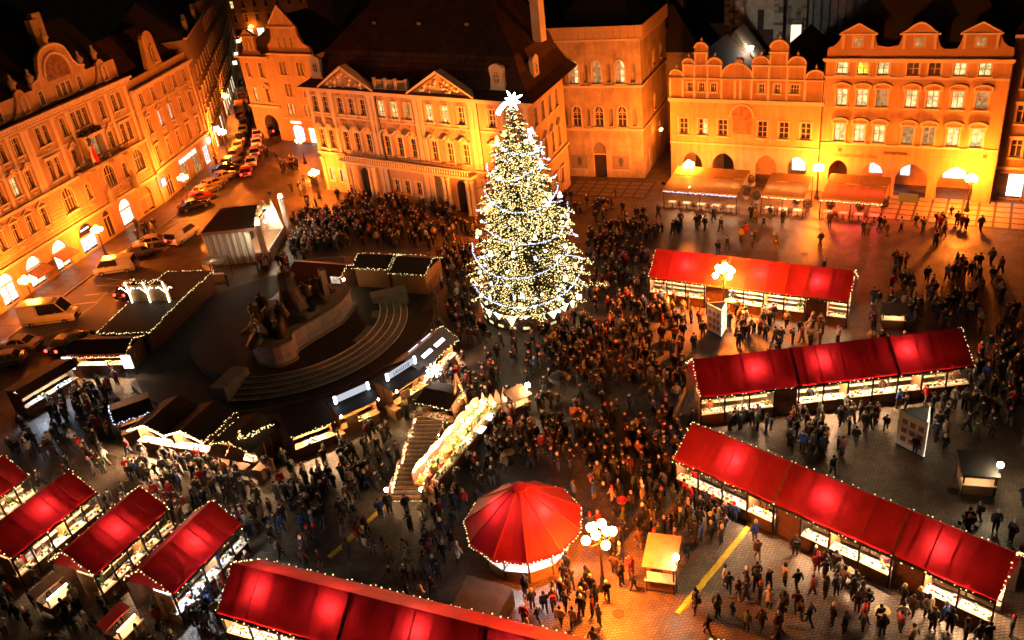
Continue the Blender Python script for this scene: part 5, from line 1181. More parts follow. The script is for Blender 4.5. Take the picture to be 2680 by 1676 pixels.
# ================================================================== monument
def monument():
    C = (-22.3, 76.3)
    o = thing('stone_monument', 'dark oval stone monument with standing figure, rocky base and curved steps', 'monument', (C[0], C[1], 0))
    OBST.append(('c', C[0], C[1], 15.5))
    m = mat('monument_granite', (.24, .185, .145), .75, .25, .6, .4, 6); mb_ = mat('dark_bronze', (.035, .03, .024), .5, .3, 3, .3, 8, metal=.5)
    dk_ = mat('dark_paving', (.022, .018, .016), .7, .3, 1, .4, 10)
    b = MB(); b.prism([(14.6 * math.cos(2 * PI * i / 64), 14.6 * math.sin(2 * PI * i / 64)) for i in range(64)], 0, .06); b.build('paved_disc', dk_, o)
    for k in range(5):
        r1, r0_ = 12.0 - .66 * k, 9.1 if k < 4 else 9.0; a0, a1 = rad(-112), rad(14)
        n = 40; pts = [(r1 * math.cos(a0 + (a1 - a0) * i / n), r1 * (1.02) * math.sin(a0 + (a1 - a0) * i / n)) for i in range(n + 1)] + [((r1 - .8) * math.cos(a0 + (a1 - a0) * i / n), (r1 - .8) * 1.02 * math.sin(a0 + (a1 - a0) * i / n)) for i in range(n, -1, -1)]
        ng = 13
        for gq in range(ng):
            aa, ab = a0 + (a1 - a0) * (gq + .012) / ng, a0 + (a1 - a0) * (gq + .988) / ng; nn_ = 4
            pp = [(r1 * math.cos(aa + (ab - aa) * i / nn_), r1 * 1.02 * math.sin(aa + (ab - aa) * i / nn_)) for i in range(nn_ + 1)] + [((r1 - .8) * math.cos(aa + (ab - aa) * i / nn_), (r1 - .8) * 1.02 * math.sin(aa + (ab - aa) * i / nn_)) for i in range(nn_, -1, -1)]
            b = MB(); b.prism(pp, .06, .16 * (k + 1) + rng.uniform(-.008, .006)); b.build('step_stone', m, o)
        e = MB(); e.tube([(r1 * math.cos(a0 + (a1 - a0) * i / n), r1 * 1.02 * math.sin(a0 + (a1 - a0) * i / n), .16 * (k + 1) + .01) for i in range(n + 1)], .05, 5); e.build('step_nosing', mat('worn_nosing', (.7, .56, .42), .6, .2, 3), o)
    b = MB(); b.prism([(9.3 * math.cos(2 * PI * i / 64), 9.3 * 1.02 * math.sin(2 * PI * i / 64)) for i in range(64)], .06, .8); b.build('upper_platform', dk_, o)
    for a, w in ((14, 1.5), (-112, 1.6)):
        b = MB(); r_ = 10.6; b.obox((r_ * math.cos(rad(a + 4)), r_ * math.sin(rad(a + 4)), .75), (3.6, w, 1.5), rad(a)); b.build('step_cheek', mat('pale_granite', (.26, .2, .155), .75, .2, 1, .3, 8), o)
    pl = [(-15.9, 79.0), (-16.2, 76.6), (-17.1, 74.6), (-20.2, 70.9), (-20.1, 69.3), (-21.7, 68.2), (-23.4, 69.1), (-24.2, 70.4), (-24.9, 73.2), (-24.2, 76.2), (-21.5, 79.4), (-18.4, 80.2)]
    pl = [(x - C[0], y - C[1]) for x, y in pl]
    outp = []
    n = len(pl)
    for i in range(n):   # soften the outline
        p0, p1, p2, p3 = [Vector(pl[(i + k - 1) % n]) for k in range(4)]
        for t in (0, .33, .66): outp.append(tuple(.5 * (2 * p1 + (p2 - p0) * t + (2 * p0 - 5 * p1 + 4 * p2 - p3) * t * t + (3 * p1 - p0 - 3 * p2 + p3) * t ** 3)))
    pg_ = mat('plinth_granite', (.36, .28, .22), .75, .3, .5, .4, 5)
    NP = len(outp); pin = [(x * .93, y * .93) for x, y in outp]
    for kc, (z0_, z1_) in enumerate(((1.0, 1.62), (1.64, 2.2), (2.22, 2.72))):   # courses of separate granite blocks
        for i in range(kc % 2, NP, 2):
            ia, ib, ic = i % NP, (i + 1) % NP, (i + 2) % NP; sh = lambda p, q, f: (p[0] + (q[0] - p[0]) * f, p[1] + (q[1] - p[1]) * f)
            poly_ = [sh(outp[ia], outp[ib], .02), outp[ib], sh(outp[ic], outp[ib], .02), sh(pin[ic], pin[ib], .02), pin[ib], sh(pin[ia], pin[ib], .02)]; kk = 1 + rng.uniform(-.004, .006)
            b = MB(); b.prism([(x * kk, y * kk) for x, y in poly_], z0_, z1_); b.build('granite_block', pg_, o)
    b = MB(); b.prism([(x * .975, y * .975) for x, y in outp], .8, 2.86); b.build('plinth_core', mat('plinth_joint', (.1, .08, .06), .9), o)
    b = MB(); b.prism([(x * .9, y * .9) for x, y in outp], 2.861, 2.9); b.build('plinth_top', mat('plinth_granite', (.36, .28, .22), .75, .3, .5, .4, 5), o)
    b = MB(); q = [(x * 1.03 + .1, y * 1.03) for x, y in outp]; b.prism(q, .8, 1.0); b.prism([(x * 1.02, y * 1.02) for x, y in outp], 2.72, 2.88); b.build('plinth_moulding', m, o)
    # rocky bronze mass and crowds of crouching figures
    from mathutils import noise as nz_
    def sculpt(name, rings, c, n=26, amp=.22, seed=0):
        b = MB(); vs = []; fs = []
        for k, (rx, ry, z, ox, oy) in enumerate(rings):
            for i in range(n):
                t = 2 * PI * i / n; d = Vector((math.cos(t), math.sin(t), 0)); fold = 1 + amp * .5 * math.sin(t * 7 + z * .8 + seed) * (1 - k / len(rings)) + amp * nz_.noise(Vector((d.x * 2 + seed, d.y * 2, z * 1.3)))
                vs.append((c[0] + ox + rx * fold * d.x, c[1] + oy + ry * fold * d.y, c[2] + z))
        for k in range(len(rings) - 1):
            for i in range(n): fs.append((k * n + i, k * n + (i + 1) % n, (k + 1) * n + (i + 1) % n, (k + 1) * n + i))
        fs.append(tuple(range((len(rings) - 1) * n, len(rings) * n))); b.add(vs, fs); return b.build(name, mb_, o, True)
    def figure(name, x, y, z, s, lean=(0, 0), seed=0):
        L = lambda k: (lean[0] * k, lean[1] * k)
        sculpt(name, [(.62 * s, .55 * s, 0, 0, 0), (.55 * s, .48 * s, .45 * s, *L(.2)), (.42 * s, .34 * s, .85 * s, *L(.45)), (.46 * s, .32 * s, 1.2 * s, *L(.7)), (.38 * s, .26 * s, 1.42 * s, *L(.85)), (.13 * s, .13 * s, 1.5 * s, *L(.9)), (.17 * s, .19 * s, 1.64 * s, *L(1)), (.15 * s, .17 * s, 1.78 * s, *L(1.05)), (.05 * s, .06 * s, 1.87 * s, *L(1.05))], (x, y, z), 14, .3, seed)
    sculpt('rocky_mound', [(2.6, 4.4, 0, 0, 0), (2.4, 4.2, .35, 0, 0), (1.9, 3.3, .7, .1, .2), (1.3, 2.3, 1.0, .3, .6), (.7, 1.2, 1.2, .5, 1.0)], (-.3, -2.6, 2.85), 40, .5, 2)
    sculpt('rocky_outcrop', [(1.8, 2.6, 0, 0, 0), (1.5, 2.2, .4, 0, 0), (.9, 1.4, .8, 0, .2)], (2.9, .9, 2.85), 30, .5, 5)
    for i, (x, y, s_, z) in enumerate(((-.6, -5.9, 1, 3.0), (.3, -5.2, .9, 3.1), (-1.4, -4.6, 1.1, 3.1), (-.3, -4.0, 1.15, 3.4), (3.6, 1.4, 1.1, 3.2), (2.7, .3, 1, 3.3), (-1.7, -2.8, 1.1, 3.2), (.9, -3.2, 1, 3.3), (4.3, 2.2, .9, 3.0), (-1.2, -1.4, 1.2, 3.3))):
        figure('crouching_figure', x, y, z, s_, (rng.uniform(-.35, .35), rng.uniform(-.5, .1)), i)
    sculpt('standing_figure', [(1.55, 1.35, 0, .1, 0), (1.25, 1.1, .6, .1, 0), (.95, .85, 1.4, .05, 0), (.78, .7, 2.3, 0, 0), (.7, .6, 3.1, 0, 0), (.74, .55, 3.5, 0, 0), (.6, .42, 3.85, 0, 0), (.22, .22, 4.02, 0, 0), (.27, .3, 4.25, 0, -.03), (.25, .28, 4.5, 0, -.03), (.08, .1, 4.66, 0, -.03)], (1.4, -1.2, 3.1), 22, .3, 9)
    b = MB(); b.obox((4.3, 1.3, 4.2), (.55, .8, 3.4), rad(30), rx=rad(8)); b.build('pale_slab', mat('pale_granite', (.26, .2, .155), .75, .2, 1, .3, 8), o)
monument()
# crowd barriers round the monument
bar = MB()
bar.box(-1.1, 1.1, -.02, .02, 1.0, 1.05); bar.box(-1.1, 1.1, -.02, .02, .2, .24)
for i in range(13): bar.box(-1.1 + i * .183 - .012, -1.1 + i * .183 + .012, -.012, .012, .2, 1.0)
for s in (-1, 1): bar.box(s * 1.0 - .03, s * 1.0 + .03, -.3, .3, 0, .04); bar.box(s * 1.0 - .02, s * 1.0 + .02, -.02, .02, 0, .2)
bme = bar.mesh('crowd_barrier', mat('galvanised_steel', (.35, .34, .33), .45, metal=.8))
nbar = {}
for i in range(58):
    a = 2 * PI * i / 41.5
    d = math.degrees(a) % 360
    if i > 40 or 100 < d < 200: continue
    x, y = -22.3 + 15.15 * math.cos(a), 76.3 + 15.15 * math.sin(a)
    where = 'facing the fir tree' if d < 40 or d > 320 else 'behind the wooden huts below the monument' if d > 215 else 'behind the monument'
    nbar[where] = nbar.get(where, 0) + 1
    tag(put('crowd_barrier', bme, None, (x, y, .0), a + PI / 2), ORD[nbar[where] - 1] + ' steel barrier, counted counterclockwise, in the ring ' + where, 'barrier', 'steel barriers ringing the monument ' + where)
# ================================================================== long open stall and boardwalk
dw = thing('boardwalk', 'wooden plank walkway with stepped boards between two light-hung fences', 'walkway', (-10.1, 48.4, 0), rad(80))
OBST.append(('r', -10.1, 48.4, rad(80), -.3, 10, -2.4, .4))
pk = MB(); pk.box(0, .17, -2.3, 0, .0, .05); pme = pk.mesh('plank', mat('worn_planks', (.2, .11, .055), .7, .35, 3, .3, 14))
pm2 = pk.mesh('plank', mat('dark_worn_planks', (.09, .05, .026), .75, .35, 3, .3, 14))
for i in range(40): put('plank', pme if i % 2 else pm2, dw, (i * .24, rng.uniform(-.03, .03), .18 + .075 * (i // 2) * .55))
b = MB()
for y in (-2.1, -1.15, -.2): b.box(0, 9.6, y - .06, y + .06, 0, .178)
b.build('joists', M_WOOD, dw)
for y, nm in ((.12, 'a'), (-2.42, 'b')):
    for k in range(5):   # scalloped fence boards
        x0 = k * 1.92; b = MB(); b.extr([(x0, .1)] + [(x0 + 1.88 * i / 8, .85 + .35 * math.sin(PI * i / 8)) for i in range(9)] + [(x0 + 1.88, .1)], y - .03, y + .03); b.build('scalloped_board', mat('painted_scallop', (.42, .2, .13), .7, .3, 3), dw)
    for k in range(5):
        b = MB(); b.ball((.9 + 1.9 * k, y - .12 if y > 0 else y + .12, .9), .05, 6, 5); b.build('fence_lamp', emit('fence_lamp', (1, .66, .3), 130), dw, True)  # small lamps added along both sides to brighten the planks
    f = MB(); yy = y - .09 if y > 0 else y + .09
    for k in range(3): bulbs(f, [(.4 + 3.2 * k, yy, .5), (2.4 + 3.2 * k, yy, 1.0)], .045, .037, .09)
    stuff(f.build('fairy_lights', emit('dense_fairy_light', (1, .72, .32), 3.5, False), dw))
for y in (.1, -2.4):
    b = MB(); b.cyl((-.3, y, 0), (-.3, y, 1.2), .05); b.build('lamp_post', M_WOOD, dw); b = MB(); b.ball((-.3, y, 1.35), .15, 8, 6); b.build('post_lamp', M_SPOT, dw, True)
b = MB(); bulbs(b, [(-.35, .1, .35), (-.35, -2.4, .35)], .1, .025, .01); stuff(b.build('threshold_lights', M_BULB, dw))
ls = thing('open_craft_stall', 'long open-topped orange wooden stall crowded with glowing bulbs beside the walkway', 'stall', (-6.7, 48.5, 0), rad(60))
OBST.append(('r', -6.7, 48.5, rad(60), -.2, 11, -.1, 2.4))
M_OR = mat('orange_wood', (.48, .19, .05), .6, .2, 3, .2, 12)
b = MB(); b.box(0, 10, .25, 2.0, 0, .55); b.build('base', M_OR, ls)
for k in range(5):
    b = MB(); b.box(k * 2 + .04, k * 2 + 1.96, 0, .12, 0, 1.0); b.build('front_panel', M_WOOD, ls); b = MB(); b.box(k * 2 + .02, k * 2 + 1.98, -.08, .6, 1.0, 1.05); b.build('counter_top', M_OR if k else mat('red_painted_top', (.45, .06, .03), .5, .4, 4), ls)
    b = MB(); n = 8; b.extr([(k * 2, .1)] + [(k * 2 + 2 * i / n, 1.5 + .3 * abs(math.sin(PI * i / n))) for i in range(n + 1)] + [(k * 2 + 2, .1)], 2.05, 2.1); b.build('back_board', mat('painted_scallop', (.42, .2, .13), .7, .3, 3), ls)
f = MB()
for k in range(5): bulbs(f, [(k * 2 + .1, 1.7, 1.2), (k * 2 + 1.0, 1.5, .9), (k * 2 + 1.9, 1.7, 1.1)], .07, .04, .16)
bulbs(f, [(5.5, 1.3, 1.3), (10, 1.2, 1.3)], .04, .04, .14); stuff(f.build('bulb_cluster', emit('dense_fairy_light', (1, .72, .32), 3.5, False), ls))
for x, y, z in ((.8, 1.9, 1.7), (1.8, 1.9, 1.7), (2.8, 1.9, 1.75), (3.8, 1.9, 1.7), (8.6, 1.5, 1.7), (9.4, 1.4, 1.6), (5.6, 1.8, 1.7), (6.4, 1.5, 1.8), (6.9, 1.3, 1.6), (7.6, 1.6, 2.2), (5.0, .7, 1.4)):
    b = MB(); b.ball((x, y, z), .1, 8, 6); b.build('bare_bulb', emit('bare_bulb_small', (1, .64, .26), 520), ls, True)
for x, y in ((8.3, .1), (6.6, -.02)):
    b = MB(); b.box(x - .4, x + .4, y - .25, y + .25, 1.06, 1.2); b.build('display_case', emit('lit_case', (1, .97, .9), 2.0, False), ls)
for x in (3.6, 5.8): 
    b = MB(); b.cyl((x, 1.3, .55), (x, 1.3, 1.15), .45, .45, 12); b.build('barrel_table', M_OR, ls)
for k in range(6):
    tag(put('goods_tray', GME[k % 5], None, ls.matrix_basis @ Vector((1.0 + 1.65 * k, .3, 1.056)), rad(60)), '%s goods tray along the open-topped craft stall counter' % ORD[k], 'tray', 'goods on the open craft stall')
b = MB(); b.tube([(.1 + .5 * i, 1.96, 1.5 + .1 * math.sin(i * 1.7)) for i in range(12)], .05, 6); b.build('light_tube', emit('craft_light_tube', (1, .68, .3), 70), ls)
cl_ = random.Random(9)
for k in range(26):
    b = MB(); x, y, h = cl_.uniform(.3, 9.7), cl_.uniform(.7, 1.9), cl_.uniform(.15, .5)
    if k % 3: b.box(x - .18, x + .18, y - .12, y + .12, .56, .56 + h)
    else: b.lathe([(.16, 0), (.2, h * .5), (.1, h), (.13, h + .1), (.02, h + .22)], (x, y, .56), 8)
    b.build('craft_item', GOODS[cl_.randrange(7)], ls)
# zigzag star fence at its far end
zf = thing('zigzag_fence', 'low fence of pointed pink boards lit by floodlights at the end of the open stall', 'fence', (-3.9, 58.2, 0), rad(20))
for i in range(7):
    b = MB(); b.extr([(i * .6, .0), (i * .6 + .05, .8), (i * .6 + .29, 1.45 + .15 * math.sin(i * 2.1)), (i * .6 + .53, .8), (i * .6 + .58, .0)], .15 * (i % 2), .15 * (i % 2) + .06); b.build('pointed_board', mat('pink_boards', (.55, .32, .24), .7, .2, 2), zf)
for x in (.6, 1.6, 2.6): 
    b = MB(); b.ball((x, -.35, .5), .13, 8, 6); b.build('flood_bulb', emit('bare_bulb', (1, .68, .3), 42), zf, True)
# big wooden A-frame entrance sign
af = thing('timber_a_frame', 'tall leaning timber A-frame with light strings over the open stall', 'frame', (-4.9, 57.2, 0), rad(50))
for s in (-1, 1):
    b = MB(); b.cyl((s * 1.1, 0, 0), (0, 0, 4.6), .12, .12, 6); b.build('timber_leg', M_WOODL, af)
b = MB(); b.cyl((-.6, 0, 2.4), (.6, 0, 2.4), .1); b.build('cross_beam', M_WOODL, af); f = MB(); bulbs(f, [(-.5, -.1, 2.2), (.5, -.1, 2.2), (.1, -.1, 3.6)], .08, .037, .1); stuff(f.build('fairy_lights', M_BULB, af))
# ================================================================== christmas tree
from mathutils import noise as NZ
def fir_tree():
    B = G(1252, 728); B.z = 0
    o = thing('christmas_tree', 'tall fir tree covered in golden lights with a comet star on top', 'christmas tree', B); OBST.append(('c', B.x, B.y, 5.3))
    r_ = random.Random(3); lean = Vector((.022, .0, 1))
    b = MB(); b.cyl((0, 0, 0), (lean.x * 19, 0, 19), .32, .05, 8); b.build('trunk', mat('bark', (.09, .055, .03), .9, .3, 4, .5, 12), o)
    rad_at = lambda z: np.interp(z, [1.4, 3, 6, 10, 14, 17, 19.3, 20], [5.0, 5.2, 4.7, 3.9, 2.8, 1.75, .7, .25])
    sp = MB(); bl = MB(); br = MB(); tips = []
    z = 1.5; tier = 0
    while z < 19.6:
        R = rad_at(z) * (1 + .07 * math.sin(tier * 1.9) + .04 * math.sin(tier * .7)); nb = max(5, int(R * 4.6)); ph = r_.random() * 6
        for k in range(nb):
            a = ph + 2 * PI * k / nb + r_.uniform(-.12, .12); Rb = R * r_.choice((.72, .86, .97, 1.0, 1.1, 1.0)) ; 
            if r_.random() < .12 and z < 16: Rb *= r_.uniform(1.1, 1.34)
            d = Vector((math.cos(a), math.sin(a), 0)); base = Vector((lean.x * z, 0, z)); drop = .10 * Rb; side = Vector((-d.y, d.x, 0))
            P = lambda t: base + d * (Rb * t) + Vector((0, 0, .35 * math.sin(t * 2.2) - drop * t * t))
            br.tube([P(.1), P(.55), P(1)], .03, 3)
            gap_ = NZ.noise(Vector((d.x * 1.9, d.y * 1.9, z * .5 + 7))) < -.1
            if gap_: Rb *= .82
            ns = max(4, int(Rb * (3.5 if gap_ else 6.5)))
            for s in range(ns):
                t = .22 + .78 * (s + r_.random()) / ns; c = P(t); wdt = (.22 + .5 * (1 - t)) * (.5 + Rb / 6)
                for q in (-1, 1):
                    L = wdt * r_.uniform(.6, 1.25); e = c + (side * q * .85 + d * .55).normalized() * L + Vector((0, 0, r_.uniform(-.14, .05)))
                    w = (e - c).cross(Vector((0, 0, 1))).normalized() * .10; up = Vector((0, 0, .06))
                    m_ = c.lerp(e, .55)
                    sp.quad(c, m_ - w, e, m_ + w); sp.quad(c, m_ - up * 1.5, e, m_ + up)
                    if r_.random() < (.12 if gap_ else .8) * (.5 + .6 * t): tips.append(c.lerp(e, r_.uniform(.2, 1)))
            tips.append(P(1))
        z += .47 + .012 * R; tier += 1
    br.build('branches', MATS['bark'], o)
    cr = sp.build('crown', mat('fir_needles', (.035, .06, .02), .8, .4, 5, spec=.3), o)
    cam_dir = (CP - B)
    for p in tips: bl.octa(p + Vector((r_.uniform(-.05, .05), r_.uniform(-.05, .05), .06)), r_.uniform(.04, .08), 1 if r_.random() < .36 else 0)
    stuff(bl.build('golden_lights', [emit('golden_light', (1.0, .66, .18), 2.5, False), emit('creamy_light', (1.0, .84, .5), 3.2, False)], o))
    # added lamps in the crown, standing in for the strings' light on the needles
    for k in range(34):
        zz_ = 1.8 + 16.5 * (k / 34) ** .9; R = rad_at(zz_) * .9; a = k * 2.4; b = MB(); b.ball((R * math.cos(a) + lean.x * zz_, R * math.sin(a), zz_ + .25), .09, 6, 5)
        b.build('inner_lamp', emit('crown_lamp', (1, .68, .22), 300), o, True)
    # swags of cool lights
    for j, (zt, dz) in enumerate(((15.4, 1.0), (13.0, 1.4), (10.3, 1.5), (7.4, 1.5), (4.6, 1.4), (16.9, .6))):
        for k in range(2):
            a0 = -PI / 2 - 1.25 + .35 * ((j * 7) % 3 - 1) + k * 2.9; b = MB(); pts = []
            for i in range(13):
                t = i / 12; a = a0 + 2.5 * t; zz_ = zt + .5 * (t - .5) * (-1) ** j - dz * math.sin(PI * t); R = rad_at(zz_) * 1.08 + .2
                pts.append((R * math.cos(a) + lean.x * zz_, R * math.sin(a), zz_))
            bulbs(b, pts, .085, .04, .06); stuff(b.build('light_swag', emit('swag_light', (.6, .7, 1.0), 2.4, False), o))
    # baubles, lanterns and bells, made to glow to light the surroundings
    oc = [((1, .7, .3), 4), ((.4, .55, 1), 5), ((1, .92, .8), 7), ((1, .5, .15), 4)]
    for k in range(80):
        zz_ = 1.8 + 16.5 * r_.random() ** 1.25; a = r_.uniform(-PI, 0.35); R = rad_at(zz_) * 1.05
        c, s = oc[r_.randrange(4)]; b = MB(); x, y = R * math.cos(a) + lean.x * zz_, R * math.sin(a)
        q = r_.random()
        if q < .6: b.ball((x, y, zz_), r_.uniform(.09, .16), 8, 6)
        elif q < .8: b.lathe([(.02, .3), (.12, .22), (.16, 0), (.24, -.2), (.02, -.2)], (x, y, zz_), 8)
        else: b.box(x - .11, x + .11, y - .11, y + .11, zz_ - .18, zz_ + .14)
        b.build('bauble' if q < .6 else 'bell_ornament' if q < .8 else 'lantern_ornament', emit('ornament_%s_%d' % (c[1], s), c, s), o, q < .6)
    # comet star
    S = Vector((lean.x * 20.3, -.2, 20.6)); em = emit('star_light', (1, .95, .85), 30)
    sz = [0.95, .7, .95, .65, .9, .75, .95, .7]
    for i in range(8):
        a = PI / 8 + 2 * PI * i / 8; e = S + Vector((math.cos(a), 0, math.sin(a))) * sz[i]; b = MB(); b.cyl(S, e, .2, .04, 6); b.build('star_ray', em, o)
    b = MB(); b.tube([S, S + Vector((-.7, 0, -.25)), S + Vector((-1.2, 0, -.7)), S + Vector((-1.4, 0, -1.05))], .2, 6); b.build('comet_tail', em, o)
    return B
TB = fir_tree()
# ring fence of little house fronts round the tree with icicle lights
rf = thing('tree_fence', 'round fence of small painted house fronts with icicle lights at the tree foot', 'fence', (TB.x, TB.y, 0))
for i in range(22):
    a = 2 * PI * i / 22; R = 4.6; b = MB(); w = .63
    b.extr([(-w, 0), (-w, .75), (-w * .5, 1.1), (0, 1.45 if i % 2 else 1.25), (w * .5, 1.1), (w, .75), (w, 0)], 0, .06); b.build('house_front', mat('painted_house_front', (.12, .085, .07), .7, .5, 3), rf, loc=(R * math.cos(a), R * math.sin(a), 0), rz=a + PI / 2)
    b = MB(); b.box(-.3, .3, -.03, .0, .25, .5); b.build('lit_window_strip', M_LIT, rf, loc=((R + .01) * math.cos(a), (R + .01) * math.sin(a), 0), rz=a + PI / 2)
    b = MB(); h = (1.15, .35, .6, .3, .85)[i * 3 % 5]
    b.add([(-w, -.08, 1.75), (w, -.08, 1.75), (.25, -.08, 1.75 - h * .6), (0, -.08, 1.7 - h), (-.25, -.08, 1.75 - h * .6)], [(0, 1, 2, 3, 4)]); b.build('icicle_light', emit('icicle_light', (1, .86, .55), 3.2), rf, loc=((R + .1) * math.cos(a), (R + .1) * math.sin(a), 0), rz=a + PI / 2)
# ================================================================== street lamps
M_POLE = mat('lamp_iron', (.03, .027, .024), .5, metal=.5)
def lamp_meshes(big):
    p = MB(); H = 4.5 if big else 3.75
    p.lathe([(.3, 0), (.3, .25), (.2, .4), (.14, 1.0), (.09, 1.2), (.07, H), (.02, H + .1)], (0, 0, 0), 10)
    gl = []
    arms = [(k * PI / 2, .85, H - .15) for k in range(4)] + [(PI / 4 + k * PI / 2, .5, H + .35) for k in range(4)] if big else [(k * PI / 2, .46, H) for k in range(4)] + [(0, 0, H + .3)]
    ars = []
    for a, r_, z in arms:
        ar = MB()
        e = (r_ * math.cos(a), r_ * math.sin(a), z)
        if r_: ars.append(ar); ar.tube([(0, 0, z - .55), (e[0] * .6, e[1] * .6, z - .6), (e[0], e[1], z - .3)], .03, 5)
        gl.append(e)
    return p.mesh('pole', M_POLE, True), [q_.mesh('arm', M_POLE) for q_ in ars], gl
LM = {k: lamp_meshes(k) for k in (True, False)}
gb = MB(); gb.ball((0, 0, 0), .27, 10, 7); 
GLOBE = {}
def street_lamp(label, x, y, big=False, s=1.0, group='glowing street lamps on the square', rz=0.3):
    o = thing('street_lamp', label, 'street lamp', (x, y, 0), rz, group); pm, am, gl = LM[big]
    put('pole', pm, o)
    for q_ in am: put('arm', q_, o)
    if s not in GLOBE: GLOBE[s] = gb.mesh('globe', emit('sodium_globe_%.2f' % s, SODIUM, 620 * s), True)
    for e in gl: put('globe', GLOBE[s], o, e)
    OBST.append(('c', x, y, .35)); return o
street_lamp('street lamp at the far right end of the arcaded houses', 50.3, 84.7, s=1.5)
street_lamp('street lamp where the ochre and orange houses meet', 37.1, 93.2, s=1.3)
street_lamp('street lamp over the awning at the ochre house', 23.6, 99.6, s=1.0)
street_lamp('street lamp near the gabled corner house arch', -29.0, 131.6, s=.9)
street_lamp('street lamp at the corner of the baroque palace', -24.4, 114.6, s=1.0)
street_lamp('street lamp by the parked white van under the ornate palace', -49.9, 102.6, s=1.05)
street_lamp('street lamp by the parked police van', -52.9, 89.0, s=1.05)
street_lamp('street lamp below the glowing sign letters', -43.9, 119.8, s=1.1)
street_lamp('street lamp at the mouth of the narrow street', -43.6, 142.2, s=1.5)
q_ = G(530, 228, 3.75); street_lamp('street lamp beside the lorries up the narrow street', q_.x, q_.y, s=.9)
street_lamp('eight-globe lamp cluster beside the round red kiosk', 3.5, 37.8, True, 1.35)
street_lamp('lamp cluster standing over the red stall below the ochre house', 19.4, 68.9, True, 1.9)
for i, (x, y, s_) in enumerate(((-64, 285, 'farthest'), (-56.6, 270, 'second farthest'), (-61.6, 252, 'third farthest'), (-59.8, 232, 'fourth farthest'))): street_lamp('%s small lamp up the narrow street' % s_, x, y, s=.06, group='lamps up the narrow street')
street_lamp('lamp cluster hidden behind the fir tree facing the baroque palace', -.5, 91.5, True, .45)  # unseen lamp, added behind the tree for the light on the palace
def facade_fill(parent, loc, aim, power, ang=100, col=SODIUM):
    """added floodlight head and beam, put in to even out the facade light"""
    h = MB(); h.box(-.22, .22, -.12, .12, -.16, .16); f_ = h.build('floodlight_head', M_METAL, parent, loc=parent.matrix_basis.inverted() @ Vector(loc))
    d = Vector(aim) - Vector(loc); l_ = bpy.data.lights.new('floodlight_beam', 'SPOT'); l_.energy = power; l_.color = col; l_.spot_size = rad(ang); l_.spot_blend = .7; l_.shadow_soft_size = .3
    lo = bpy.data.objects.new('floodlight_beam', l_); COL.objects.link(lo); lo.parent = parent; m_ = d.to_track_quat('-Z', 'Y').to_matrix().to_4x4(); m_.translation = Vector(loc) + d.normalized() * .4; lo.matrix_parent_inverse = parent.matrix_basis.inverted(); lo.matrix_basis = m_
bpy.context.view_layer.update()
L9 = next(o for o in bpy.data.objects if o.get('label', '').startswith('lamp cluster standing over')); LH = next(o for o in bpy.data.objects if o.get('label', '').startswith('lamp cluster hidden')); STG = next(o for o in bpy.data.objects if o.name == 'stage')
facade_fill(L9, (19.4, 68.9, 5.6), (40, 94, 12), 42000, 85); facade_fill(LH, (-.5, 91.5, 5.6), (-13, 109.5, 17), 60000, 92); facade_fill(STG, (-28.0, 103.5, 5.4), (-50, 112, 15), 13000, 115)  # added beams on the lamp clusters and the stage for the facades
facade_fill(w2, (-40.5, 75.2, 3.2), (-58, 90, 14), 9000, 110)  # added beam on the hut roof towards the street palace
wl = thing('wall_lantern', 'lit lantern on the side wall of the stone tower house', 'lantern', (22.6, 111.2, 5.2), rad(64)); b = MB(); b.tube([(0, .8, 0), (0, 0, .1), (0, -.1, -.1)], .03); b.build('bracket', M_POLE, wl)
for s in (-1, 1): 
    b = MB(); b.ball((s * .25, -.1, -.3), .18, 8, 6); b.build('globe', emit('wall_globe', SODIUM, 120), wl, True)
# ================================================================== vehicles
M_CAR = objcol_mat('car_paint', .25); M_CGL = mat('car_glass', (.015, .015, .016), .1, spec=.6); M_TYRE = mat('tyre', (.015, .015, .015), .85); M_RIM = mat('wheel_rim', (.35, .34, .33), .35, metal=.8)
M_HEAD = mat('headlamp_lens', (.6, .6, .6), .2); M_TAIL = mat('tail_lamp_lens', (.35, .01, .01), .3); M_TAILON = emit('tail_lamp_on', (1, .03, .02), 14); M_HEADON = emit('head_lamp_on', (1, .9, .7), 40)
def loft(mb, st, m=0):
    """st: list of (x, [(y,z)...]) half rings, mirrored"""
    vs = []; n = len(st[0][1]) * 2
    for x, ring in st:
        for y, z in ring: vs.append((x, y, z))
        for y, z in reversed(ring): vs.append((x, -y, z))
    fs = []
    for k in range(len(st) - 1):
        for i in range(n): fs.append((k * n + i, k * n + (i + 1) % n, (k + 1) * n + (i + 1) % n, (k + 1) * n + i))
    fs.append(tuple(range(n))); fs.append(tuple(range((len(st) - 1) * n + n - 1, (len(st) - 1) * n - 1, -1))); mb.add(vs, fs, m)
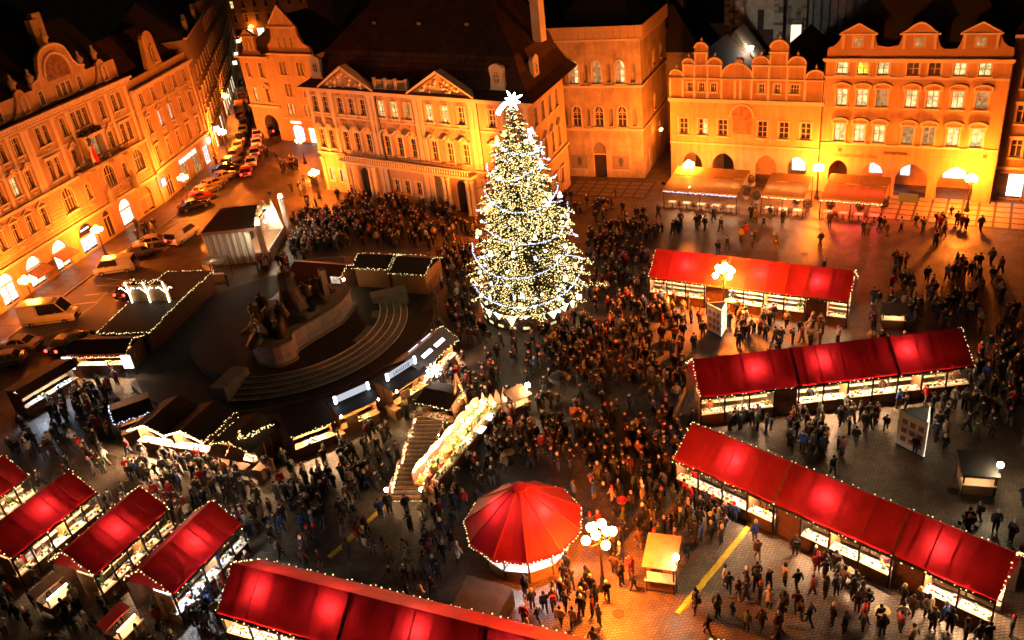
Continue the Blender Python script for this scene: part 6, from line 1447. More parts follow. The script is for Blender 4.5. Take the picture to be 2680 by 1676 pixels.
def vehicle_meshes(kind):
    b = MB(); R = .31
    if kind == 'car': L, W_, cab, H, belt = 2.1, .86, [(-1.75, .92), (-1.25, 1.40), (.15, 1.44), (1.05, .95)], 1.44, .9
    elif kind == 'sedan': L, W_, cab, H, belt = 2.25, .88, [(-1.5, .95), (-.9, 1.38), (.2, 1.40), (1.0, .95)], 1.40, .9
    elif kind == 'van': L, W_, cab, H, belt = 2.45, .95, [(-2.4, 1.1), (-2.3, 1.9), (1.2, 1.92), (1.95, 1.15)], 1.92, 1.1
    else: L, W_, cab, H, belt = 2.9, 1.0, [(-2.85, 1.3), (-2.8, 2.55), (1.4, 2.58), (2.2, 1.4)], 2.58, 1.3
    hood = belt + .02 if kind in ('car', 'sedan') else belt
    st = []
    for x, zt, w in ((-L, belt - .12, .90), (-L + .12, belt, .97), (-L * .6, belt + .04, 1), (0, belt + .04, 1), (L * .45, belt + .02, 1), (L * .8, hood - .12, .97), (L - .06, hood - .28, .9), (L, hood - .4, .82)):
        w *= W_; st.append((x, [(w * .9, .22), (w, .4), (w, zt - .15), (w * .93, zt)]))
    loft(b, st); body_ = b.mesh('body', M_CAR, True)
    (xa, za_), (xb, zb), (xc, zc), (xd, zd) = cab; wt = .78 if kind in ('car', 'sedan') else .9
    gl = MB(); vs = []
    B4 = [(xa, W_ * .93, za_), (xd, W_ * .93, zd)]; T4 = [(xb, W_ * wt, zb), (xc, W_ * wt, zc)]
    v = [(xa, -W_ * .92, za_), (xd, -W_ * .92, zd), (xd, W_ * .92, zd), (xa, W_ * .92, za_), (xb, -W_ * wt, zb - .03), (xc, -W_ * wt, zc - .03), (xc, W_ * wt, zc - .03), (xb, W_ * wt, zb - .03)]
    gl.add(v, [(0, 1, 5, 4), (1, 2, 6, 5), (2, 3, 7, 6), (3, 0, 4, 7)]); glm = gl.mesh('glass', M_CGL)
    rf_ = MB(); loft(rf_, [(xb - .05, [(W_ * wt + .01, zb - .05), (W_ * wt * .9, zb + .03)]), ((xb + xc) / 2, [(W_ * wt + .02, zb - .03), (W_ * wt * .9, H + .05)]), (xc + .05, [(W_ * wt + .01, zc - .05), (W_ * wt * .9, zc + .02)])])
    for s in (-1, 1):
        for (p, q) in (((xa, za_), (xb, zb)), ((xd, zd), (xc, zc))): rf_.cyl((p[0], s * W_ * .93, p[1]), (q[0], s * W_ * wt, q[1] - .02), .05, .05, 5)
        xm = (xb + xc) / 2 - .1; rf_.cyl((xm, s * W_ * .94, belt), (xm, s * W_ * (wt + .01), H - .03), .05, .05, 5)
    if kind in ('van', 'high_van'):
        for s in (-1, 1): rf_.add([(xa + .05, s * (W_ * .935), za_), (xm_ := xb + (xc - xb) * .45, s * W_ * .935, za_), (xm_, s * (W_ * wt + .012), zb - .05), (xb + .05, s * (W_ * wt + .012), zb - .05)], [(0, 1, 2, 3)])
    rfm = rf_.mesh('roof', M_CAR, False)
    w = MB(); w.cyl((0, -.1, 0), (0, .1, 0), R, R, 14); tyre = w.mesh('tyre', M_TYRE); w = MB(); w.cyl((0, -.105, 0), (0, .105, 0), R * .6, R * .6, 10); rim = w.mesh('rim', M_RIM)
    h = MB(); h.box(-.05, .05, -.2, .2, -.08, .08); hm = h.mesh('headlight', M_HEAD); hon = h.mesh('headlight', M_HEADON)
    t = MB(); t.box(-.05, .05, -.13, .13, -.12, .12); tm = t.mesh('taillight', M_TAIL); ton = t.mesh('taillight', M_TAILON)
    return dict(L=L, W=W_, belt=belt, body=body_, glass=glm, roof=rfm, tyre=tyre, rim=rim, h=(hm, hon), t=(tm, ton), R=R)
b = MB(); b.box(-.015, .015, -.26, .26, -.06, .06); PLATE = b.mesh('number_plate', mat('number_plate_white', (.6, .6, .55), .5))
b = MB(); b.box(-.06, .06, -.1, .1, -.07, .07); MIRR = b.mesh('wing_mirror', M_CAR)
VM = {k: vehicle_meshes(k) for k in ('car', 'sedan', 'van', 'high_van')}
SILL = {}
for k_, v_ in VM.items():
    b = MB()
    for s in (-1, 1): b.box(-v_['L'] * .95, v_['L'] * .9, s * (v_['W'] + .006) - .006, s * (v_['W'] + .006) + .006, .5, .56); b.box(-v_['L'] * .08 - .01, -v_['L'] * .08 + .01, s * (v_['W'] + .004) - .006, s * (v_['W'] + .004) + .006, .3, v_['belt'])
    b.box(-v_['L'] - .03, -v_['L'] + .1, -v_['W'] * .85, v_['W'] * .85, .26, .42); b.box(v_['L'] - .12, v_['L'] + .03, -v_['W'] * .8, v_['W'] * .8, .24, .38); SILL[k_] = b.mesh('sill_trim', M_TYRE)
def vehicle(kind, label, p, az, col, on='', group='cars parked along the street', name=None, roofcol=None):
    v = VM[kind]; o = thing(name or ('van' if 'van' in kind else 'car'), label, 'van' if 'van' in kind else 'car', (p[0], p[1], .012), rad(az), group)
    for k in ('body', 'roof'): put(k, v[k], o).color = (*col, 1)
    put('glass', v['glass'], o)
    for sx in (-1, 1):
        for sy in (-1, 1):
            w = put('wheel', v['tyre'], o, (sx * v['L'] * .62, sy * (v['W'] - .1), v['R'])); put('rim', v['rim'], w)
    for sy in (-1, 1):
        put('headlight', v['h'][1 if 'h' in on else 0], o, (v['L'] - .04, sy * v['W'] * .62, v['belt'] - .34)); put('taillight', v['t'][1 if 't' in on else 0], o, (-v['L'] + .0, sy * v['W'] * .72, v['belt'] - .12))
    for sx in (-1, 1): put('number_plate', PLATE, o, (sx * (v['L'] + .01) - (.06 if sx > 0 else 0), 0, .5))
    for sy in (-1, 1): put('wing_mirror', MIRR, o, (v['L'] * .38, sy * (v['W'] + .06), v['belt'] + .08)).color = (*col, 1)
    put('sill_trim', SILL[kind], o)
    OBST.append(('r', p[0], p[1], rad(az), -v['L'], v['L'], -1, 1)); return o
YEL = (.34, .25, .11); WHT = (.6, .58, .52); BLK = (.015, .015, .016); SIL = (.3, .29, .28); REDC = (.4, .02, .015); BLU = (.03, .05, .12); TAN = (.36, .3, .22)
A = ' among the cars parked below the glowing sign letters'
vehicle('sedan', 'black sedan nearest the stage' + A, (-42.4, 116.9), 28, BLK); vehicle('car', 'red hatchback second from the stage' + A, (-42.6, 119.9), 35, REDC)
vehicle('car', 'cream hatchback third from the stage' + A, (-42.2, 123.0), 45, YEL); vehicle('car', 'cream car fourth from the stage' + A, (-41.8, 125.6), 48, YEL)
vehicle('sedan', 'tan estate car fifth from the stage' + A, (-41.0, 128.6), 40, TAN); vehicle('sedan', 'black sedan sixth from the stage' + A, (-41.4, 132.4), 15, BLK)
B_ = ' parked at the mouth of the narrow street'
vehicle('car', 'cream car nearest the corner' + B_, (-41.6, 136.0), 70, YEL); vehicle('car', 'second cream car from the corner' + B_, (-41.8, 140.4), 85, YEL); vehicle('sedan', 'third cream car from the corner' + B_, (-42.2, 145.0), 92, YEL)
vehicle('sedan', 'dark sedan behind the cream cars' + B_, (-42.9, 150.0), 97, BLK, 't'); vehicle('sedan', 'silver car behind the dark sedan' + B_, (-43.6, 155.0), 98, SIL); vehicle('car', 'dark hatchback behind the silver car' + B_, (-44.4, 160.0), 98, (.08, .03, .02))
C_ = ' in the queue leaving the square'
q = [('car', 'red-lit last car', (-37.7, 129.6), REDC), ('sedan', 'white car second from last', (-37.9, 134.6), WHT), ('car', 'red-lit third car from the back', (-38.4, 139.9), (.45, .3, .25)), ('sedan', 'white fourth car from the back', (-39.2, 145.4), WHT), ('car', 'pale fifth car from the back', (-40.2, 151.0), WHT), ('van', 'pale van leading', (-42.0, 163.0), SIL)]
for i, (k, l_, p, c) in enumerate(q): vehicle(k, l_ + C_, p, 99, c, 't', 'cars queueing up the street')
vehicle('sedan', 'silver car waiting beside the arched passage', (-38.3, 152.5), 99, SIL, 't', 'cars queueing up the street')
vehicle('high_van', 'orange-brown box truck up the narrow street', (-46.8, 168), 99, (.35, .16, .07), '', 'lorries up the street', 'truck'); vehicle('high_van', 'second brown lorry further up the narrow street', (-48.6, 179), 99, (.3, .15, .08), '', 'lorries up the street', 'truck')
vehicle('sedan', 'dark car crossing the narrow street with white headlamps', (-51.5, 197), 5, BLK, 'h')
vehicle('van', 'white van parked at the kerb beside the ornate palace lamp', (-46.7, 97.3), 182, WHT); vehicle('car', 'cream taxi parked beyond the white kerb van', (-45.6, 101.5), 195, TAN); vehicle('car', 'cream hatchback parked second beyond the white kerb van', (-44.9, 104.3), 188, TAN)
pv = vehicle('high_van', 'white police van with yellow stripe parked by the kerb', (-49.7, 85.4), 0, WHT)
b = MB()
for s in (-1, 1): b.box(-2.6, 1.6, s * 1.012 - .004, s * 1.012 + .004, .75, .92)
b.build('yellow_stripe', mat('yellow_stripe', (.6, .5, .03), .5), pv); b = MB(); b.box(.6, .9, -.6, .6, 2.63, 2.75); b.build('light_bar', mat('roof_light_bar', (.5, .5, .55), .3), pv)
vehicle('sedan', 'silver car parked below the police van', (-50.8, 79.9), 172, SIL); vehicle('car', 'pale hatchback at the left edge of the road', (-51.0, 76.6), 190, TAN)
vehicle('sedan', 'dark car driving down the road past the police van', (-45.4, 79.0), 71, BLK, 't', 'cars on the move'); vehicle('van', 'white van driving beside the stage', (-40.8, 105.2), 70, WHT, 't', 'cars on the move'); vehicle('car', 'dark red car driving beside the long dark sheds', (-42.6, 90.5), 72, (.12, .03, .02), 't', 'cars on the move')
# ================================================================== cafe awnings in front of the arcades
M_AWN = mat('cream_awning', (.46, .29, .11), .8, .12, 2, .2, 3, translucent=.1)
def cafe(label, P, az, L, D, glow, red=False, nt_=4):
    az = rad(az); o = thing('cafe_awning', label, 'awning', (P[0], P[1], 0), az, 'cafe awnings before the arcades'); OBST.append(('r', P[0], P[1], az, 0, L, 0, D))
    n = max(2, round(L / 1.6))
    for i in range(n):
        x0, x1 = L * i / n, L * (i + 1) / n; b = MB()
        for (ya, za_), (yb, zb) in (((0, 2.5), (D * .62, 3.0)), ((D * .64, 3.02), (D, 3.35))): b.quad((x0, ya, za_), (x1 - .02, ya, za_), (x1 - .02, yb, zb), (x0, yb, zb))
        b.quad((x0, -.01, 2.25), (x1 - .02, -.01, 2.25), (x1 - .02, 0, 2.5), (x0, 0, 2.5)); b.build('awning_panel', M_AWN, o)
    b = MB()
    for x in (.05, L / 2, L - .05):
        for y in (.05, D - .1): b.cyl((x, y, 0), (x, y, 2.5 if y < 1 else 3.3), .04)
    b.build('frame', M_METAL, o)
    f = MB(); bulbs(f, [(0, -.06, 2.3), (L, -.06, 2.3)], .13, .045, .05); stuff(f.build('fairy_lights', M_BULBW if glow == 'b' else M_BULB, o))
    for i in range(nt_):
        x = L * (i + .5) / nt_; b = MB(); b.ball((x, D * .35, 2.2), .1, 8, 6); b.build('hanging_lamp', emit('cafe_lamp_r', (1, .03, .05), 1100) if red else emit('cafe_lamp', WARM, 700), o, True)
        t = thing('cafe_table', '%s table along the %s' % (ORD[i], label.split(' with ')[0]), 'table', o.matrix_basis @ Vector((x, .7, 0)), az, 'cafe tables under awnings')
        b = MB(); b.box(-.45, .45, -.35, .35, .72, .76); b.build('table_top', mat('white_table_cloth', (.6, .55, .5), .8), t); b = MB(); b.cyl((0, 0, 0), (0, 0, .72), .05); b.cyl((0, 0, 0), (0, 0, .03), .25); b.build('pedestal', M_METAL, t)
        for s in (-1, 1):
            b = MB(); b.box(s * .75 - .2, s * .75 + .2, -.2, .2, .42, .47); b.box(s * .95 - .02, s * .95 + .02, -.2, .2, .47, .9)
            for dx in (-.17, .17):
                for dy in (-.17, .17): b.box(s * .75 + dx - .02, s * .75 + dx + .02, dy - .02, dy + .02, 0, .42)
            tag(b.build('cafe_chair', M_WOOD, None, loc=t.location, rz=az), 'chair %s the %s table under the %s' % ('left of' if s < 0 else 'right of', ORD[i], label.split(' with ')[0]), 'chair', 'cafe chairs under awnings')
    return o
aw_ = cafe('wide cream awning before the ochre house with blue-white light string', (19.6, 95.8), -31, 8.8, 5.8, 'b', nt_=5)
bpy.context.view_layer.update(); facade_fill(aw_, (19.8, 96.2, 3.1), (13.5, 110, 12.5), 21000, 110)  # added beam on the awning to brighten the stone tower house
cafe('narrow cream awning in the middle with warm light string', (29.6, 90.4), -31, 4.7, 5.0, 'w', nt_=3); cafe('cream awning before the orange house with red glowing lamps', (35.2, 87.4), -32, 6.4, 5.6, 'w', True, 4)
# clipped shrubs in tubs beside the awnings
for i, (x, y) in enumerate(((1775, 440), (1762, 470), (1785, 480), (1880, 490), (1905, 500), (1960, 500), (2030, 505), (2085, 500))):
    p = G(x, y); t = thing('potted_shrub', '%s dark clipped shrub in a tub along the awning fronts, counted from the ochre house' % ORD[i], 'shrub', p, 0, 'clipped shrubs by the awnings')
    b = MB(); b.lathe([(.25, 0), (.32, .4), (.3, .42)], (0, 0, 0), 10); b.build('tub', M_DARKSTONE, t); b = MB(); r_ = random.Random(i)
    for k in range(420):
        d = Vector((r_.gauss(0, 1), r_.gauss(0, 1), r_.gauss(0, 1))).normalized() * r_.uniform(.35, .6); c = d + Vector((0, 0, .95)); u = Vector((r_.gauss(0, 1), r_.gauss(0, 1), r_.gauss(0, 1))).normalized() * .07; v = d.cross(u).normalized() * .05; b.quad(c - u, c - v, c + u, c + v)
    b.build('crown', mat('dark_leaves', (.02, .022, .012), .9, .4, 6), t)
# ================================================================== small kiosks, boards, ramps
def cart(label, p, az, roofm, lamp, L=1.7, D=2.3, H=2.2, y0=-.25):
    o = thing('food_cart', label, 'cart', (p[0], p[1], 0), rad(az)); OBST.append(('r', p[0], p[1], rad(az), -.1, L + .1, -.2, D + .1))
    b = MB(); b.add([(-.15, y0, H), (L + .15, y0, H), (L + .15, D + .1, H + .25), (-.15, D + .1, H + .25), (-.15, y0, H - .06), (L + .15, y0, H - .06), (L + .15, D + .1, H + .19), (-.15, D + .1, H + .19)], [(0, 1, 2, 3), (7, 6, 5, 4), (0, 4, 5, 1), (1, 5, 6, 2), (2, 6, 7, 3), (3, 7, 4, 0)]); b.build('roof', roofm, o)
    b = MB()
    for x in (.04, L - .04):
        for y in (.04, D - .04): b.box(x - .04, x + .04, y - .04, y + .04, 0, H)
    b.build('posts', M_WOOD, o); b = MB(); b.box(.05, L - .05, 0, .06, .15, .95); b.box(.05, .1, .06, D, .15, .95); b.box(L - .1, L - .05, .06, D, .15, .95); b.build('side_panel', M_WOODL, o)
    b = MB(); b.box(-.05, L + .05, -.15, .6, .95, 1.02); b.build('counter', M_COUNTER, o); b = MB(); b.box(.15, L - .15, .2, .3, H - .25, H - .15); b.build('strip_lamp', emit('cart_strip', WARM, 30), o)
    for s in (.25, L - .25):
        b = MB(); b.cyl((s, .3, .18), (s, .45, .18), .18, .18, 10); b.build('wheel', M_TYRE, o)
    if lamp:
        b = MB(); b.cyl((L + .1, .2, 0), (L + .1, .2, H + .5), .035); b.build('lamp_pole', M_METAL, o); b = MB(); b.ball((L + .1, .2, H + .65), .2, 8, 6); b.build('flood_globe', emit('cart_flood', (1, .78, .45), lamp), o, True)
    return o
cart('brown roofed food cart with bare lamp beside the lamp cluster', (6.0, 37.3), -20, mat('tan_roof', (.32, .17, .08), .7, .2, 2), 220); cart('dark roofed food cart under a bright lamp at the right edge', (27.5, 42.0), -18, M_ROOFB, 1500, 1.9, 2.0, 1.9)
cart('glass-fronted cart with bright lamp at the end of the open stall', (-.6, 56.8), 30, mat('tan_roof', (.32, .17, .08), .7, .2, 2), 480, 1.4, 1.2, 1.7); cart('small chestnut cart with glowing coals beside the upper red stall', (31.6, 63.2), -20, mat('steel_hood', (.3, .29, .28), .4, metal=.7), 0, 1.8, 1.2, 1.7)
cart('wooden goods cart at the end of the amid-row short stall', (-31.3, 41.0), 60, mat('tan_roof', (.32, .17, .08), .7, .2, 2), 0, 1.8, 1.5, 1.6, .8); cart('red and white striped cart at the end of the short stall near the bottom stall', (-25.6, 37.6), 63, mat('red_paint', (.5, .03, .02), .5), 0, 1.7, 1.5, 1.6, .85)
bt = thing('covered_box_stand', 'black covered box stand with pale top beside the round red kiosk', 'stand', (-5.6, 36.9, 0), rad(-28)); b = MB(); b.box(0, 3.0, 0, 2.2, 0, 1.25); b.build('black_cover', mat('black_tarpaulin', (.008, .008, .008), .6, .2, 1), bt); b = MB(); b.add([(0, 0, 1.26), (3, 0, 1.26), (3, 2.2, 1.5), (0, 2.2, 1.5)], [(0, 1, 2, 3)]); b.build('grey_top', mat('grey_top_sheet', (.05, .047, .045), .6, .3, 2), bt); f = MB(); bulbs(f, [(0, -.03, 1.2), (3, -.03, 1.2)], .12, .035, .02); stuff(f.build('fairy_lights', M_BULB, bt)); OBST.append(('r', -5.6, 36.9, rad(-28), 0, 3, 0, 2.2))
def wedge_board(label, base, az, w, h, zlit=True):
    o = thing('advert_wedge', label, 'signboard', (base[0], base[1], 0), rad(az)); OBST.append(('c', base[0], base[1], 1.0))
    pts = [(0, 0), (w, 0), (w * .5, w * .8)]
    for i in range(3):
        p, q = Vector((*pts[i], 0)), Vector((*pts[(i + 1) % 3], 0)); a = math.atan2((q - p).y, (q - p).x); L = (q - p).length
        b = MB(); b.box(.02, L - .02, -.04, .04, .15, h); b.build('panel', [mat('pale_printed_panel', (.72, .68, .62), .7, .1, 2), emit('lit_advert', (1, .87, .6), 1.6, False, 2.5), mat('dark_panel', (.04, .035, .03), .7)][i], o, loc=p, rz=a)
    b = MB()
    for k in range(9): b.box(w * (.15 + .28 * (k % 3)), w * (.33 + .28 * (k % 3)), -.052, -.042, h * (.2 + .24 * (k // 3)), h * (.34 + .24 * (k // 3)))
    b.build('printed_pictures', mat('printed_pictures', (.4, .12, .07), .7, .6, 5), o)
    b = MB(); b.prism(pts, 0, .14); b.build('foot', M_METAL, o)
wedge_board('tall three-sided advert stand with picture panel between the two lower stalls', (25.9, 47.9), -60, 2.2, 3.0); wedge_board('three-sided lit advert stand in the crowd below the upper red stall', (17.3, 66.6), -62, 1.8, 2.8)
M_YR = mat('yellow_ramp', (.68, .46, .02), .6, .15, 2)
rm = MB(); rm.extx([(-.19, 0), (-.1, .07), (.1, .07), (.19, 0)], -.48, .48); rm.box(-.02, .02, -.2, .2, .0, .075); rme = rm.mesh('ramp_segment', M_YR)
def ramp(label, a, b_):
    p, q = G(*a), G(*b_); n = int((q - p).length / .98); az = math.atan2((q - p).y, (q - p).x); o = thing('cable_ramp', label, 'cable ramp', p, az)
    OBST.append(('r', p.x, p.y, az, 0, n, -.3, .3))
    for i in range(n): put('ramp_segment', rme, o, (.5 + i * .98, rng.uniform(-.03, .03), .003), rng.uniform(-.03, .03))
ramp('yellow cable ramp running from the slanting stall towards the bottom edge', (1786, 1222), (1590, 1462)); ramp('yellow cable ramp running from the walkway foot into the crowd', (912, 1190), (778, 1318))
# menu easels, posts and boards standing in the crowd
for i, (x, y, l_) in enumerate(((1362, 1005, 'menu board on a stand with rows of pictures in the crowd'), (1742, 1410, 'plain wooden cross-foot signpost near the bottom cable ramp'), (1865, 800, 'pale cross-foot signpost between the upper stalls'), (2250, 920, 'grey board leaning by the end of the middle red stall'))):
    p = G(x, y); t = thing('sign_stand', l_, 'sign', p, rad(-20 + 17 * i)); b = MB(); b.box(-.03, .03, -.03, .03, 0, 1.7); b.box(-.5, .5, -.03, .03, 0, .06); b.box(-.03, .03, -.4, .4, .0, .055); b.build('post', M_WOODL, t)
    if i in (0, 3): 
        b = MB(); b.box(-.45, .45, -.06, -.031, .8, 1.75); b.build('board', mat('menu_board_print', (.4, .2, .12), .7, .6, 6), t)
# round table parasols and bins
for i, (x, y, l_) in enumerate(((2080, 1475, 'round yellow pub table near the bottom edge'), (1000, 1225, 'round orange pub table at the walkway foot'), (1205, 1095, 'round pub table beside the open stall'))):
    p = G(x, y); t = thing('pub_table', l_, 'table', p); b = MB(); b.cyl((0, 0, 1.05), (0, 0, 1.09), .42, .42, 14); b.build('table_top', mat('yellow_table_top', (.55, .4, .12), .6), t); b = MB(); b.cyl((0, 0, 0), (0, 0, 1.05), .04); b.cyl((0, 0, 0), (0, 0, .04), .3, .3, 10); b.build('pedestal', M_METAL, t)
rbx = thing('red_vending_case', 'red illuminated drinks case standing at the end of the second short stall', 'display case', G(82, 1345), rad(62)); b = MB(); b.box(-.4, .4, -.35, .35, 0, 1.9); b.build('case', mat('red_paint', (.5, .03, .02), .5), rbx); b = MB(); b.box(-.32, .32, -.37, -.352, .5, 1.7); b.build('lit_front', emit('lit_case_front', (1, .75, .5), .8, False, 4), rbx)
# stall corner just showing at the bottom edge
cs = hut('dark roofed hut corner with light string at the bottom edge', (7.8, 28.6), -15, 3.0, 2.4, 2.4, 2.9, strings='bl', front=False)
# dark umbrellas above the stage crowd
for i, (x, y) in enumerate(((812, 596), (1325, 940))):
    p = G(x, y); t = thing('umbrella', 'open dark umbrella above the crowd %s' % ('before the stage' if i == 0 else 'near the fir tree'), 'umbrella', p); b = MB(); b.lathe([(.95, 1.95), (.8, 2.15), (.4, 2.35), (.02, 2.42)], (0, 0, 0), 8); b.build('canopy', mat('black_umbrella', (.012, .012, .014), .6), t); b = MB(); b.cyl((0, 0, .9), (0, 0, 2.4), .015); b.build('shaft', M_METAL, t)

# drain grates and manhole covers in the paving
mh = MB(); mh.cyl((0, 0, 0), (0, 0, .012), .36, .36, 18); mh.cyl((0, 0, .013), (0, 0, .02), .28, .28, 18); mhm = mh.mesh('manhole_cover', mat('cast_iron', (.03, .027, .025), .5, .3, 8, metal=.5))
for x, y, l_ in ((2040, 1290, 'before the slanting stall'), (2250, 1160, 'on the open paving at right'), (1460, 1450, 'near the lamp cluster'), (700, 1200, 'below the food hut'), (560, 1130, 'below the swag-lit hut'), (1900, 600, 'above the upper red stall'), (2250, 600, 'on the orange-lit paving'), (800, 460, 'before the palace corner')):
    p = G(x, y); tag(put('manhole_cover', mhm, None, (p.x, p.y, .004)), 'round iron manhole cover ' + l_, 'manhole cover', 'manhole covers in the paving')
# ================================================================== people
M_COAT = objcol_mat('coat'); M_HAIR = objcol_mat('hair_or_hat', .8); M_SKIN = mat('skin', (.5, .3, .2), .6); M_SHOE = mat('shoes', (.02, .018, .016), .6)
def trouser_mat():
    m = bpy.data.materials.new('trousers'); m.use_nodes = True; n = m.node_tree.nodes; l = m.node_tree.links; b = n['Principled BSDF']; b.inputs['Roughness'].default_value = .85
    oi = n.new('ShaderNodeObjectInfo'); r = n.new('ShaderNodeValToRGB'); r.color_ramp.interpolation = 'CONSTANT'; e = r.color_ramp.elements
    e[0].color = (.012, .012, .014, 1); e[1].position = .45; e[1].color = (.02, .028, .05, 1); x = e.new(.75); x.color = (.05, .042, .035, 1); x = e.new(.9); x.color = (.12, .1, .08, 1)
    l.new(oi.outputs['Random'], r.inputs[0]); l.new(r.outputs[0], b.inputs['Base Color']); return m
M_TROU = trouser_mat()
POSES = {   # (left foot, right foot, left hand, right hand, lean, wide coat)
    'standing': dict(lf=(-.12, .02), rf=(.12, 0), lh=(-.27, .08, .82), rh=(.27, .08, .82), le=(-.29, -.04, 1.1), re=(.29, -.04, 1.1)),
    'standing with hands in pockets': dict(lf=(-.13, .04), rf=(.12, -.03), lh=(-.2, .14, .92), rh=(.2, .14, .92), le=(-.33, -.05, 1.12), re=(.33, -.05, 1.12)),
    'walking': dict(lf=(-.1, .2), rf=(.1, -.2), lh=(-.25, -.18, .88), rh=(.25, .26, .92), le=(-.28, -.12, 1.12), re=(.28, .06, 1.1)),
    'striding': dict(lf=(-.09, -.26), rf=(.1, .27), lh=(-.25, .28, .95), rh=(.26, -.2, .9), le=(-.28, .05, 1.1), re=(.28, -.14, 1.13)),
    'holding up a phone': dict(lf=(-.13, 0), rf=(.13, .02), lh=(-.07, .34, 1.6), rh=(.09, .34, 1.6), le=(-.27, .2, 1.28), re=(.27, .2, 1.28)),
    'holding a cup': dict(lf=(-.12, -.02), rf=(.13, .03), lh=(-.26, .06, .82), rh=(.08, .3, 1.22), le=(-.29, -.04, 1.1), re=(.28, .06, 1.1))}
def body_mesh(name, ps, coat=1.0, long=False, sub=1):
    V_ = []; R_ = []; E_ = []
    def v(p, r, par=None):
        V_.append(p); R_.append(r if isinstance(r, tuple) else (r, r)); i = len(V_) - 1
        if par is not None: E_.append((par, i))
        return i
    pel = v((0, 0, .95), (.17 * coat, .13 * coat)); bel = v((0, .0, 1.13), (.165 * coat, .125 * coat), pel); che = v((0, 0, 1.34), (.19 * coat, .135 * coat), bel); nk = v((0, .01, 1.49), .065, che); hd = v((0, .025, 1.61), (.085, .095), nk); v((0, .02, 1.71), (.07, .08), hd)
    for s, f in ((-1, ps['lf']), (1, ps['rf'])):
        hip = v((s * .1, 0, .86), .115 * (1.15 if long else 1), pel); kn = v((s * .1 + (f[0] - s * .1) * .5, f[1] * .5 + .03, .48), .085 * (1.15 if long else 1), hip); an = v((f[0], f[1] - .02, .09), .055, kn); v((f[0], f[1] + .14, .045), .048, an)
    for h, e, s in ((ps['lh'], ps['le'], -1), (ps['rh'], ps['re'], 1)):
        sh = v((s * .205, 0, 1.41), .082, che); el = v(e, .066, sh); wr = v(tuple(Vector(el and V_[el]).lerp(Vector(h), .86)), .05, el); v(h, .042, wr)
    me = bpy.data.meshes.new('tmp'); me.from_pydata(V_, E_, []); o = bpy.data.objects.new('tmp', me); COL.objects.link(o)
    md = o.modifiers.new('s', 'SKIN'); md.use_smooth_shade = True
    for i, d in enumerate(me.skin_vertices[0].data): d.radius = R_[i]; d.use_root = (i == 0)
    if sub:
        s_ = o.modifiers.new('u', 'SUBSURF'); s_.levels = sub; s_.render_levels = sub
    out = bpy.data.meshes.new_from_object(o.evaluated_get(bpy.context.evaluated_depsgraph_get())); out.name = name
    bpy.data.objects.remove(o); bpy.data.meshes.remove(me)
    out.materials.clear()
    for m in (M_COAT, M_TROU, M_SKIN, M_SHOE): out.materials.append(m)
    hands = [Vector(ps['lh']), Vector(ps['rh'])]; hem = .62 if long else .84
    mi = []
    for p in out.polygons:
        c = p.center
        if any((c - h).length < .075 for h in hands) or c.z > 1.535 and abs(c.x) < .13 and abs(c.y) < .15: k = 2
        elif c.z < .1: k = 3
        elif c.z < hem: k = 1
        else: k = 0
        mi.append(k)
    out.polygons.foreach_set('material_index', mi); out.polygons.foreach_set('use_smooth', [True] * len(mi)); return out
HEADS = {}
def head_meshes():
    b = MB(); b.lathe([(.098, -.05), (.11, .02), (.105, .09), (.07, .14), (.01, .16)], (0, 0, 0), 10); HEADS['hair'] = b.mesh('hair', M_HAIR, True)
    b = MB(); b.lathe([(.1, -.16), (.125, -.05), (.118, .05), (.105, .1), (.07, .14), (.01, .16)], (0, -.025, 0), 10); HEADS['long_hair'] = b.mesh('hair', M_HAIR, True)
    b = MB(); b.lathe([(.118, -.03), (.122, .02), (.112, .1), (.075, .16), (.05, .18)], (0, 0, 0), 10); b.ball((0, 0, .2), .045, 6, 4); HEADS['hat'] = b.mesh('woolly_hat', M_HAIR, True)
    b = MB(); b.lathe([(.14, -.17), (.135, -.02), (.125, .08), (.08, .15), (.01, .17)], (0, -.02, 0), 10); HEADS['hood'] = b.mesh('hood', M_HAIR, True)
head_meshes()
bp = MB(); bp.box(-.15, .15, -.3, -.13, 1.0, 1.42); bp.box(-.12, .12, -.34, -.3, 1.03, 1.2); BPK = bp.mesh('backpack', M_HAIR)
BODY = {}
for pn, ps in POSES.items():
    for lg in (False, True): BODY[(pn, lg)] = body_mesh('person', ps, 1.12 if not lg else 1.06, lg)
COATS = [('black', (.014, .014, .016), 42), ('dark grey', (.03, .029, .029), 14), ('navy', (.012, .016, .035), 10), ('brown', (.07, .036, .018), 9), ('red', (.36, .014, .016), 3), ('beige', (.30, .22, .14), 5), ('white', (.42, .38, .33), 2), ('grey', (.12, .115, .11), 6), ('blue', (.025, .07, .28), 2), ('green', (.05, .075, .03), 4), ('orange', (.4, .13, .03), 1), ('pink', (.38, .12, .14), 1), ('burgundy', (.14, .015, .02), 5), ('yellow', (.34, .25, .03), .5)]
HAIRS = [('dark hair', 'hair', (.02, .013, .01), 12), ('brown hair', 'hair', (.07, .035, .018), 8), ('fair hair', 'long_hair', (.38, .24, .1), 6), ('long dark hair', 'long_hair', (.02, .013, .01), 7), ('black woolly hat', 'hat', (.015, .015, .016), 8), ('white woolly hat', 'hat', (.55, .52, .48), 4), ('red woolly hat', 'hat', (.42, .02, .02), 3), ('grey woolly hat', 'hat', (.17, .165, .16), 4), ('dark hood up', 'hood', (.025, .024, .025), 4)]
